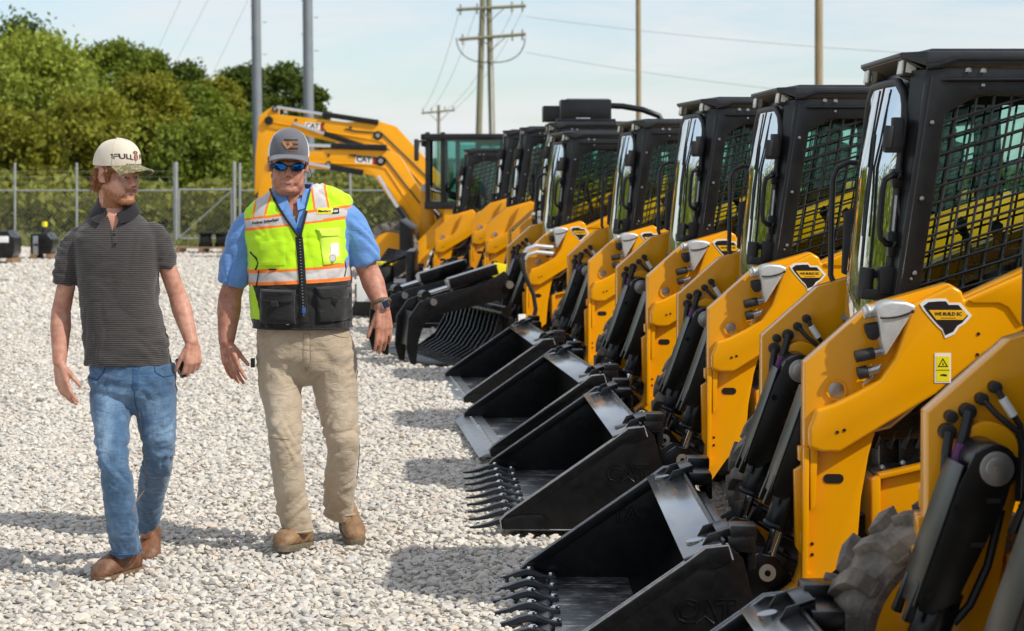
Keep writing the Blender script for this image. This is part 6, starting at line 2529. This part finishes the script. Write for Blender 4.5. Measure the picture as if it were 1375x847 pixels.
# ================================================================== poles and wires
WOOD = mat('pole_wood', (.34, .255, .15), .85, var=.25, vs=3, stretch=(8, 8, .4), bump=.3, bs=30)
WOODG = mat('weathered_pole_wood', (.25, .23, .15), .85, var=.25, vs=3, stretch=(8, 8, .4))
PSTEEL = mat('grey_pole_steel', (.24, .26, .28), .55, metal=.3, var=.1, vs=2)
INS = mat('insulator', (.30, .28, .26), .3)


def pole(name, px, Y, r0, r1, top, m_, label, cat='utility pole', group=None, steps=False, lean=0):
    c = at(px, 235, Y)
    root = empty(name, (c.x, Y, -.05))
    b = MB()
    b.tube([(0, 0, 0), (lean * .5, 0, top * .5), (lean, 0, top)], [r0, (r0 + r1) / 2, r1], 0, 16)
    b.build('shaft', m_, root)
    if steps:
        for k in range(14):
            s = MB()
            s.cyl((r0 * .8 * (1 if k % 2 else -1), 0, 2 + k * .55), (r0 * 1.6 * (1 if k % 2 else -1), 0, 2 + k * .55), .014, 0, 6)
            s.build('step_bolt', m_, root)
    return tag(root, label, cat, group)


pole('steel_pole', 347, 68, .175, .15, 16, PSTEEL, 'grey steel pole left of the other steel pole, above the excavator arm', 'pole', steps=True, lean=-.18)
pole('steel_pole', 416, 66, .18, .155, 16, PSTEEL, 'grey steel pole right of the other steel pole, behind the grey cap', 'pole', steps=True, lean=-.16)
pole('wooden_pole', 858, 84, .115, .10, 18, WOOD, 'slim tan wooden pole rising behind the middle cabs', 'pole', lean=-.06)
pole('wooden_pole', 1099.5, 62, .135, .12, 14, WOOD, 'thick tan wooden pole rising behind the largest cabs', 'pole')

YH = 120.
hx = at(648, 0, YH).x
root = empty('utility_pole', (hx, YH, -.05))
ppm = FPX / YH
for px0, px1, r_, m_ in ((640, 650, .19, WOODG), (663, 655, .19, WOODG)):
    b = MB()
    x0, x1 = at(px0, 0, YH).x - hx, at(px1, 0, YH).x - hx
    b.tube([(x0, 0, 0), ((x0 + x1) / 2, 0, 7.5), (x1, 0, 15)], [r_, r_, r_ * .8], 0, 12)
    b.build('shaft', m_, root)
b = MB()
x0 = at(663, 0, YH).x - hx
b.cyl((x0 - .02, -.17, 0), (x0 - .17, -.17, 8.6), .075, 0, 8)
b.build('conduit', mat('pale_conduit', (.55, .54, .50), .6), root)
for yb, ya, xl, xr in ((12, 7, 613, 706), (52, 45, 616, 706)):
    b = MB()
    a, c = at(xl, yb, YH), at(xr, ya, YH)
    mid = (a + c) / 2
    b.tube([(a.x - hx, -.2, a.z), (c.x - hx, -.2, c.z)], .10, 0, 8)
    b.build('crossarm', WOODG, root)
    for t in (.06, .30, .8, .95):
        q_ = a.lerp(c, t)
        i_ = MB()
        i_.cyl((q_.x - hx, -.2, q_.z - .35), (q_.x - hx, -.2, q_.z + .3), .055, 0, 8)
        i_.build('insulator', INS, root)
    for s in (-.8, .8):
        i_ = MB()
        i_.tube([(mid.x - hx + s, -.25, mid.z - .02), (mid.x - hx, -.25, mid.z - .75)], .03, 0, 6)
        i_.build('brace', WOODG, root)
for side in (-1, 1):
    pts = []
    for k in range(10):
        t = k / 9
        px = 659 + side * (46 * math.cos(t * PI / 2) ** .7)
        py = 50 + 33 * math.sin(t * PI / 2)
        q_ = at(px, py, YH)
        pts.append((q_.x - hx, -.3, q_.z))
    b = MB()
    b.tube(pts, .035, 0, 6)
    b.build('drop_cable', M['hose'], root)
tag(root, 'twin wooden utility pole with two crossarms and drooping cables', 'utility pole')
YS = 150.
sx = at(589, 0, YS).x
root = empty('utility_pole', (sx, YS, -.05))
b = MB()
b.tube([(0, 0, 0), (0, 0, at(589, 140, YS).z)], [.15, .11], 0, 10)
b.build('shaft', WOODG, root)
b = MB()
a, c = at(566, 151, YS), at(611, 147, YS)
b.tube([(a.x - sx, -.15, a.z), (c.x - sx, -.15, c.z)], .08, 0, 6)
b.build('crossarm', WOODG, root)
for s in (-1, 1):
    b = MB()
    b.tube([(s * .75, -.16, a.z + .05), (0, -.16, a.z - .7)], .03, 0, 6)
    b.build('brace', WOODG, root)
for t in (.05, .3, .7, .95):
    q_ = a.lerp(c, t)
    b = MB()
    b.cyl((q_.x - sx, -.15, q_.z), (q_.x - sx, -.15, q_.z + .35), .05, 0, 6)
    b.build('insulator', INS, root)
tag(root, 'small distant wooden utility pole with one crossarm', 'utility pole')

WIRE = mat('wire', (.30, .30, .31), .6)


def wire(p0, p1, sag, r, label):
    n_ = 24
    pts = []
    for k in range(n_ + 1):
        t = k / n_
        q_ = p0.lerp(p1, t)
        pts.append(q_ - V((0, 0, sag * 4 * t * (1 - t))))
    b = MB()
    b.tube([p - pts[0] for p in pts], r, 0, 5)
    tag(b.build('overhead_wire', WIRE, None, loc=pts[0]), label, 'wire', 'overhead wires')


wire(at(706, 22, YH), at(1500, 84, 90), .4, .011, 'upper thin overhead wire running right from the twin pole')
wire(at(706, 70, YH), at(1420, 148, 90), .5, .011, 'lower thin overhead wire running right from the twin pole behind the cabs')
for k, (pa, pb) in enumerate((((617, 14), (567, 148)), ((640, 12), (578, 148)), ((690, 12), (600, 147)), ((705, 8), (610, 146)))):
    wire(at(pa[0], pa[1], YH), at(pb[0], pb[1], YS), .8, .012,
         ['first', 'second', 'third', 'fourth'][k] + ' faint wire from the left between the twin pole and the small pole')
for k, (pa, pb) in enumerate((((244, 0), (216, 60)), ((283, 0), (246, 60)), ((335, 0), (300, 70)))):
    wire(at(pa[0] + 16, pa[1] - 40, 95), at(pb[0] - 30, pb[1] + 60, 135), .1, .008,
         ['left', 'middle', 'right'][k] + ' of three faint wires in the sky above the trees')
# ================================================================== machines and implements in the back
def strip_plate(mb, path, widths, y0, y1, mi, bevel=.02):
    """tapered plate along an (x, z) path"""
    n = len(path)
    up, dn = [], []
    for i in range(n):
        a = V((*path[max(i - 1, 0)], 0))
        c = V((*path[min(i + 1, n - 1)], 0))
        t = (c - a).normalized()
        nrm = V((-t.y, t.x, 0)) * widths[i] / 2
        up.append((path[i][0] + nrm.x, path[i][1] + nrm.y))
        dn.append((path[i][0] - nrm.x, path[i][1] - nrm.y))
    mb.prism(up + dn[::-1], y0, y1, mi, bevel)


def excavator(ox, oy, pts, label, wd, lw):
    """pts: (x, z) of boom base, bend, tip, stick end, all from the machine's own base"""
    root = empty('excavator', (ox, oy, 0))
    base, bend, tip, wrist = pts
    b = MB()
    q1 = (base[0] * .55 + bend[0] * .45, base[1] * .55 + bend[1] * .45)
    q2 = (bend[0] * .7 + tip[0] * .3, bend[1] * .9 + tip[1] * .1 + .02)
    strip_plate(b, [base, q1, (bend[0] + .12, bend[1] - .10), (bend[0] - .12, bend[1]), q2, tip], wd, -.14, .14, 0)
    b.box(((base[0]), 0, base[1]), (.2, .36, .2), 1, .02)
    b.cyl((tip[0], -.2, tip[1]), (tip[0], .2, tip[1]), .09, 1, 16)
    boom = b.build('boom', [M['yellow'], M['black']], root)
    t = MB()
    qa = q2
    q2 = (bend[0] * lw + tip[0] * (1 - lw), bend[1] * lw + tip[1] * (1 - lw))
    t.box((q2[0] - .05, -.142, q2[1] + .02), (.34, .004, .15), 0, .001, Matrix.Rotation(R(4), 3, 'Y'))
    t.text('CAT', .15, (q2[0] - .05, -.1445, q2[1] + .02), (1, 0, -.05), (.05, 0, 1), 1, .001, .006)
    t.box((q2[0] + .17, -.1425, q2[1]), (.07, .004, .16), 2, .001)
    t.build('lettering', [M['white'], M['decalblack'], mat('logo_red', (.35, .02, .02), .5)], boom, smooth=0)
    q2 = qa
    b = MB()
    strip_plate(b, [(tip[0] + .16, tip[1] + .30), (tip[0], tip[1] + .06), ((tip[0] + wrist[0]) / 2, (tip[1] + wrist[1]) / 2), wrist], [.14, .46, .42, .26], -.11, .11, 0)
    b.build('stick', M['yellow'], root)
    b = MB()
    m_ = (wrist[0] + .02, wrist[1] - .05)
    b.prism([(m_[0] - .1, m_[1] + .05), (m_[0] + .1, m_[1] + .05), (m_[0] + .42, m_[1] - .15), (m_[0] + .40, m_[1] - .5), (m_[0] + .05, m_[1] - .62), (m_[0] - .02, m_[1] - .55), (m_[0] + .1, m_[1] - .35)], -.28, .28, 0, .02)
    b.build('bucket', M['black'], root)
    for y in (-.17, .17) if False else (-.16,):
        for p0, p1 in (((q2[0] + .75, q2[1] + .24), (tip[0] + .18, tip[1] + .30)), ((bend[0] - .35, bend[1] - .24), (tip[0] + .55, tip[1] - .06))):
            c = MB()
            pm = (p0[0] * .45 + p1[0] * .55, p0[1] * .45 + p1[1] * .55)
            c.cyl((p0[0], y, p0[1]), (pm[0], y, pm[1]), .062, 0, 14)
            c.cyl((pm[0], y, pm[1]), (p1[0], y, p1[1]), .035, 1, 12)
            c.build('hydraulic_cylinder', [M['black'], M['chrome']], root)
    for y in (-.22, .22):
        c = MB()
        p0, p1 = (base[0] - .25, base[1] - .15), (bend[0] - .05, bend[1] - .30)
        pm = (p0[0] * .4 + p1[0] * .6, p0[1] * .4 + p1[1] * .6)
        c.cyl((p0[0], y, p0[1]), (pm[0], y, pm[1]), .075, 0, 14)
        c.cyl((pm[0], y, pm[1]), (p1[0], y, p1[1]), .04, 1, 12)
        c.build('boom_cylinder', [M['black'], M['chrome']], root)
    c = MB()
    c.cyl((wrist[0] + .18, -.02, wrist[1] + .05), (tip[0] + .14, -.02, tip[1] - .25), .05, 0, 12)
    c.build('hydraulic_cylinder', M['black'], root)
    for pt, r_ in ((base, .13), (bend, .10), (tip, .10), ((tip[0] + .14, tip[1] + .26), .07), (wrist, .09), (((bend[0] + tip[0]) / 2, (bend[1] + tip[1]) / 2 - .08), .06)):
        pn = MB()
        pn.cyl((pt[0], -.175, pt[1]), (pt[0], .175, pt[1]), r_, 0, 18, bevel=.015)
        pn.cyl((pt[0], -.185, pt[1]), (pt[0], -.17, pt[1]), r_ * .5, 1, 14)
        pn.build('pivot_pin', [M['black'], M['steel']], root)
    rb = MB()
    off = lambda p, dz: (p[0], -.147, p[1] + dz)
    rb.tube([off(base, -.02), off(q1, -.05), off((bend[0] + .1, bend[1] - .12), -.02), off((bend[0] - .2, bend[1] - .08), 0), off(tip, -.02)], .018, 0, 6)
    for t_ in (.25, .5, .75):
        x_, z_ = bend[0] + (tip[0] - bend[0]) * t_, bend[1] + (tip[1] - bend[1]) * t_
        rb.box((x_, -.148, z_ + .10), (.05, .02, .05), 1, .004)
    rb.tube([(base[0] + .05, -.155, base[1] + .1), (q1[0] + .12, -.155, q1[1] + .10), (bend[0] + .08, -.155, bend[1] + .06), (bend[0] - .5, -.155, bend[1] + .10), (q2[0], -.155, q2[1] + .10)], .016, 1, 6)
    rb.build('hydraulic_line', [M['yellow'], M['hose']], boom)
    h = MB()
    for k in range(3):
        y = -.06 + .06 * k
        h.tube([(base[0] + .1, y, base[1] + .25), (q1[0] + .05, y, q1[1] + .30), (bend[0] + .12, y, bend[1] + .24), (bend[0] - .4, y, bend[1] + .25), (q2[0] - .3, y, q2[1] + .22)], .022, 0, 6)
    h.build('hydraulic_hose', M['hose'], boom)
    # upper body, cab, undercarriage
    b = MB()
    b.box((base[0] + 1.15, .1, .95), (2.1, 1.7, .55), 0, .08, seg=3)
    b.box((base[0] + 1.75, .1, 1.35), (.9, 1.6, .5), 0, .08, seg=3)
    b.box((base[0] + 1.1, .1, .62), (1.6, 1.3, .12), 1)
    b.build('body', [M['yellow'], M['black']], root)
    b = MB()
    for x in (.35, 1.35):
        for y in (-.72, -.02): b.box((base[0] + x, y, 1.75), (.07, .07, 1.2), 0, .01)
    b.box((base[0] + .85, -.37, 2.37), (1.12, .84, .07), 0, .02)
    b.box((base[0] + .85, -.37, 1.2), (1.05, .78, .25), 0, .02)
    cab = b.build('cab', M['cab'], root)
    b = MB()
    b.box((base[0] + .85, -.73, 1.8), (.9, .012, .95), 0)
    b.build('side_window', M['lampglass'], cab)
    b = MB()
    b.box((base[0] + .33, -.37, 1.8), (.012, .66, .95), 0)
    b.build('front_window', M['lampglass'], cab)
    for y in (-.75, .85):
        b = MB()
        lp = arc((base[0] + .15, .36), .33, 90, 270, 10) + arc((base[0] + 2.1, .36), .33, -90, 90, 10)
        li = arc((base[0] + .15, .36), .27, 90, 270, 10) + arc((base[0] + 2.1, .36), .27, -90, 90, 10)
        b.ring(lp, li, y - .18, y + .18, 0, .01)
        b.prism(li, y - .12, y + .12, 1)
        b.build('track', [M['rubber'], M['black']], root)
    tag(root, label, 'excavator', 'excavators behind the row')
    return root


def px2(px, py, Y, ox):
    q_ = at(px, py, Y)
    return (q_.x - ox, q_.z)


Y1 = 40.
ox = at(585, 0, Y1).x
excavator(ox, Y1, [px2(592, 330, Y1, ox), px2(512, 216, Y1, ox), px2(372, 214, Y1, ox), px2(352, 300, Y1, ox)],
          'nearer yellow excavator with its lower boom reaching left behind the vest man', [.35, .58, .66, .60, .46, .28], .86)
Y2 = 45.
ox = at(615, 0, Y2).x
excavator(ox, Y2, [px2(622, 300, Y2, ox), px2(508, 182, Y2, ox), px2(362, 162, Y2, ox), px2(350, 262, Y2, ox)],
          'farther yellow excavator with the upper boom, its stick hanging at the left end', [.5, .80, .84, .70, .50, .33], .42)


def wheel_loader(ox, oy):
    root = empty('wheel_loader', (ox, oy, 0))
    a = lambda px, py: px2(px, py, oy, ox)
    b = MB()
    b.box((.9, .2, 1.0), (2.4, 1.5, .5), 0, .06, seg=3)
    b.box((2.3, .2, 1.25), (1.3, 1.4, .75), 0, .1, seg=3)
    b.box((.1, .2, .75), (1.0, .9, .4), 1, .03)
    b.build('body', [M['yellow'], M['black']], root)
    x0, z0 = a(572, 182)
    x1, _ = a(688, 182)
    b = MB()
    for x in (x0 + .05, x0 + .30, x1 - .05):
        for y in (-.55, .75): b.box((x, y, 1.75), (.075, .075, 1.25), 0, .012)
    b.box(((x0 + x1) / 2, .1, z0 - .03), (x1 - x0 + .12, 1.5, .10), 0, .03)
    b.box(((x0 + x1) / 2, .1, 1.18), (x1 - x0, 1.4, .12), 0, .02)
    b.box((x0 + .75, .2, 1.45), (.4, .5, .12), 1, .04)
    b.box((x0 + .98, .2, 1.75), (.12, .5, .6), 1, .04)
    b.tube([(x0 + .33, 0, 1.35), (x0 + .5, 0, 1.62)], .03, 1, 8)
    cab = b.build('cab', [M['cab'], M['seat']], root)
    w = MB()
    w.box(((x0 + x1) / 2 + .1, -.552, 1.75), (x1 - x0 - .35, .012, 1.0), 0)
    w.build('side_window', M['lampglass'], cab)
    w = MB()
    w.box((x0 + .04, .1, 1.75), (.012, 1.2, 1.0), 0)
    w.build('front_window', M['lampglass'], cab)
    w = MB()
    w.box(((x0 + x1) / 2, .752, 1.75), (x1 - x0 - .2, .012, 1.0), 0)
    w.build('side_window', M['lampglass'], cab)
    for y in (-.4, .5):
        w = MB()
        w.box((x0 - .02, y, z0 - .14), (.07, .14, .09), 0, .01)
        w.box((x0 - .06, y, z0 - .14), (.01, .12, .075), 1, .002)
        w.build('headlight', [M['blackmatte'], M['lamp']], cab)
    w = MB()
    w.box((x0 - .12, -.78, 2.08), (.07, .24, .36), 0, .03)
    w.tube([(x0 + .05, -.58, 2.25), (x0 - .08, -.75, 2.22), (x0 - .1, -.78, 2.1)], .02, 0, 8)
    w.build('mirror', M['blackmatte'], cab)
    ar = MB()
    for y in (-.34, .48):
        p = [a(640, 282), a(600, 300), a(560, 340), a(540, 372)]
        strip_plate(ar, p, [.16, .30, .26, .16], y - .04, y + .04, 0)
    ar.box((a(583, 318)[0], .07, a(583, 318)[1]), (.12, .8, .14), 0, .02)
    ar.build('lift_arm', M['yellow'], root)
    zb = MB()
    top, midp, bot = a(572, 252), a(574, 305), a(566, 360)
    strip_plate(zb, [top, midp, bot], [.16, .26, .14], -.14, -.06, 0)
    strip_plate(zb, [top, midp, bot], [.16, .26, .14], .10, .18, 0)
    zb.cyl((top[0], -.18, top[1]), (top[0], .22, top[1]), .07, 1, 14)
    zb.cyl((midp[0], -.18, midp[1]), (midp[0], .22, midp[1]), .09, 0, 14)
    zb.build('bell_crank', [M['yellow'], M['steel']], root)
    c = MB()
    p1 = a(640, 272)
    c.cyl((top[0], .02, top[1]), (top[0] * .7 + p1[0] * .3, .02, top[1] * .7 + p1[1] * .3), .035, 1, 12)
    c.cyl((top[0] * .7 + p1[0] * .3, .02, top[1] * .7 + p1[1] * .3), (p1[0], .02, p1[1]), .065, 0, 14)
    c.build('tilt_cylinder', [M['black'], M['chrome']], root)
    bk = MB()
    p = a(545, 372)
    bk.prism([(p[0] + .15, .30 + .5), (p[0] - .05, .95), (p[0] - .05, .3), (p[0] - .5, .03), (p[0] - .85, .0), (p[0] + .02, .0), (p[0] + .2, .2)], -1.0, 1.1, 0, .02)
    bk.build('bucket', M['bucket'], root)
    for x, y in ((a(528, 0)[0], -.62), (a(528, 0)[0], .80), (a(528, 0)[0] + 2.2, -.62), (a(528, 0)[0] + 2.2, .80)):
        w = empty('wheel')
        w.parent = root
        w.location = (x, y, .45)
        w.scale = (1.13, 1.25, 1.13)
        link('tyre', TYRE, w)
        link('rim', RIM, w)
    tag(root, 'large yellow wheel loader with a wide glass cab behind the far end of the row', 'wheel loader')


for o in machines[0].children:
    if o.name.startswith('wheel'):
        TYRE = [c for c in o.children if c.name.startswith('tyre')][0].data
        RIM = [c for c in o.children if c.name.startswith('rim')][0].data
        break
wheel_loader(at(620, 0, 33.).x, 33.)

# dark attachments standing on the gravel behind the men
WOODP = mat('pallet_wood', (.24, .15, .08), .9, var=.3, vs=14)


def attachment_box(px, py, Y, w, h, label, cap_m):
    c = at(px, py, Y)
    root = empty('attachment', (c.x, Y, 0))
    b = MB()
    b.prism([(-w / 2, .10), (w / 2 - .05, .10), (w / 2, .2), (w / 2, h - .12), (w / 2 - .1, h), (-w / 2, h - .02)], -.3, .3, 0, .03, 3)
    b.box((0, -.305, h * .55), (w * .7, .02, .05), 0, .008)
    b.build('housing', M['black'], root)
    b = MB()
    for s in (-1, 1): b.box((s * w * .36, 0, .05), (.12, .7, .10), 0, .01)
    b.build('skid', WOODP, root)
    if cap_m == 'white':
        b = MB()
        b.box((w * .16, -.304, h * .74), (w * .34, .006, .12), 0, .002)
        b.build('sticker', M['white'], root)
    else:
        b = MB()
        b.cyl((0, 0, h), (0, 0, h + .12), .07, 0, 14)
        b.cyl((0, 0, h + .12), (0, 0, h + .22), .055, 1, 14)
        b.build('motor', [M['blackmatte'], M['labelyellow']], root)
        b = MB()
        b.box((-w * .25, -.308, h * .52), (.10, .012, h * .75), 0, .003)
        b.build('strap', M['steel'], root)
    tag(root, label, 'attachment')


attachment_box(4, 330, 38, .56, .62, 'dark boxy machine attachment with a white sticker at the left edge', 'white')
attachment_box(60, 330, 40, .44, .52, 'dark boxy attachment with a yellow capped motor just behind the young man', 'yellow')
c = at(274, 338, 43)
root = empty('pallet', (c.x, 43, 0))
for k in range(5):
    b = MB()
    b.box((0, -.4 + .2 * k, .12), (1.15, .12, .02), 0, .003)
    b.build('deck_board', WOODP, root)
for x in (-.5, 0, .5):
    b = MB()
    b.box((x, 0, .055), (.10, .92, .10), 0, .003)
    b.build('runner', WOODP, root)
tag(root, 'low wooden pallet on the gravel between the two men carrying dark castings', 'pallet')
for px, lab in ((276, 'black bucket shaped casting on the left half of the pallet'), (298, 'black bucket shaped casting on the right half of the pallet, beside the vest man')):
    cc = at(px, 330, 43)
    b = MB()
    b.lathe([(.02, 0), (.15, .0), (.16, .05), (.13, .12), (.14, .24), (.17, .28), (.17, .31), (.12, .31), (.10, .2), (.02, .18)], (0, 0, 0), 0, 20, 'z')
    b.box((.0, -.14, .14), (.20, .06, .16), 0, .02)
    o = b.build('casting', M['black'], None, loc=(cc.x, 43, .131))
    tag(o, lab, 'casting')


# black implement with yellow cap in front of the far machines, beside the vest man's arm
c = at(520, 400, 24)
root = empty('trencher_attachment', (c.x, 24, 0))
b = MB()
b.box((0, 0, .30), (.70, 1.1, .20), 0, .03)
b.box((.30, 0, .50), (.10, 1.0, .55), 0, .02)
b.prism([(-.42, .02), (.36, .02), (.40, .22), (.1, .42), (-.30, .30)], -.62, -.55, 0, .02)
b.prism([(-.42, .02), (.36, .02), (.40, .22), (.1, .42), (-.30, .30)], .55, .62, 0, .02)
for k in range(6): b.tube([(.25, -.4 + .15 * k, .72), (.0, -.42 + .15 * k, .62 + .03 * k), (-.25, -.3 + .12 * k, .42)], .022, 0, 6)
b.build('frame', M['black'], root)
b = MB()
b.cyl((-.02, -.30, .40), (-.02, -.30, .60), .12, 0, 18, bevel=.02)
b.cyl((-.02, -.30, .60), (-.02, -.30, .645), .10, 1, 18, bevel=.008)
b.build('motor', [M['blackmatte'], M['labelyellow']], root)
b = MB()
b.box((-.22, -.634, .34), (.20, .006, .30), 0, .002)
b.build('document_sheet', M['white'], root)
b = MB()
for k in range(3): b.cyl((-.35, -.5 + .4 * k, .36), (-.05, -.5 + .4 * k, .36), .03, 0, 10)
b.build('steel_pin', M['chrome'], root)
tag(root, 'black hydraulic attachment with a yellow topped motor and a white sheet beside the vest man', 'attachment')
# ================================================================== camera, light, sky
cam = bpy.data.cameras.new('camera')
co = bpy.data.objects.new('camera', cam)
COL.objects.link(co)
co.location = (0, 0, EYE)
co.rotation_euler = (PI / 2, 0, 0)
cam.sensor_width = 36
cam.lens = 36 * FPX / 1375
cam.shift_y = -(847 / 2 - HY) / 1375
cam.clip_end = 3000
cam.dof.use_dof = True
cam.dof.focus_distance = 8.3
cam.dof.aperture_fstop = 5.6
SC.camera = co

SUN_EL = 44
SD = V((.87, -.49, 0)).normalized()
sd = V((SD.x * math.cos(R(SUN_EL)), SD.y * math.cos(R(SUN_EL)), math.sin(R(SUN_EL))))
sl = bpy.data.lights.new('sun', 'SUN')
so = bpy.data.objects.new('sun', sl)
COL.objects.link(so)
sl.energy = 3.9
sl.angle = R(.53)
sl.color = (1, .955, .88)
so.rotation_euler = (-sd).to_track_quat('-Z', 'Y').to_euler()
w = bpy.data.worlds.new('World')
SC.world = w
w.use_nodes = True
nt = w.node_tree
L = nt.links.new
bg = nt.nodes['Background']
sky = mk(nt, 'ShaderNodeTexSky')
sky.sky_type = 'NISHITA'
sky.sun_disc = False
sky.sun_elevation = R(SUN_EL)
sky.sun_rotation = math.atan2(sd.x, sd.y)
sky.air_density = 1.0
sky.dust_density = .6
sky.ozone_density = 1.5
# thin streaky clouds mixed into the sky by direction
tc = mk(nt, 'ShaderNodeTexCoord')
mp = mk(nt, 'ShaderNodeMapping')
mp.inputs['Scale'].default_value = (1.6, 1.6, 9.)
L(tc.outputs['Generated'], mp.inputs['Vector'])
n1 = mk(nt, 'ShaderNodeTexNoise', Scale=3.2, Detail=9., Roughness=.58, Distortion=.5)
L(mp.outputs['Vector'], n1.inputs['Vector'])
cr = mk(nt, 'ShaderNodeMapRange')
cr.inputs['From Min'].default_value = .40
cr.inputs['From Max'].default_value = .66
cr.inputs['To Min'].default_value = .28
cr.inputs['To Max'].default_value = 1.0
L(n1.outputs['Fac'], cr.inputs['Value'])
mx = mk(nt, 'ShaderNodeMix', data_type='RGBA')
L(cr.outputs['Result'], mx.inputs['Factor'])
L(sky.outputs['Color'], mx.inputs[6])
mx.inputs[7].default_value = (5.9, 6.05, 6.15, 1)
tn = mk(nt, 'ShaderNodeMix', data_type='RGBA', blend_type='MULTIPLY')
tn.inputs['Factor'].default_value = 1
L(sky.outputs['Color'], tn.inputs[6])
tn.inputs[7].default_value = (.88, .965, 1.06, 1)
L(tn.outputs[2], mx.inputs[6])
L(mx.outputs[2], bg.inputs['Color'])
bg.inputs['Strength'].default_value = .142
SC.view_settings.view_transform = 'Standard'
SC.view_settings.look = 'None'
SC.view_settings.exposure = 0
SC.view_settings.gamma = 1
SC.cycles.use_denoising = True
SC.cycles.max_bounces = 8
SC.cycles.transparent_max_bounces = 24
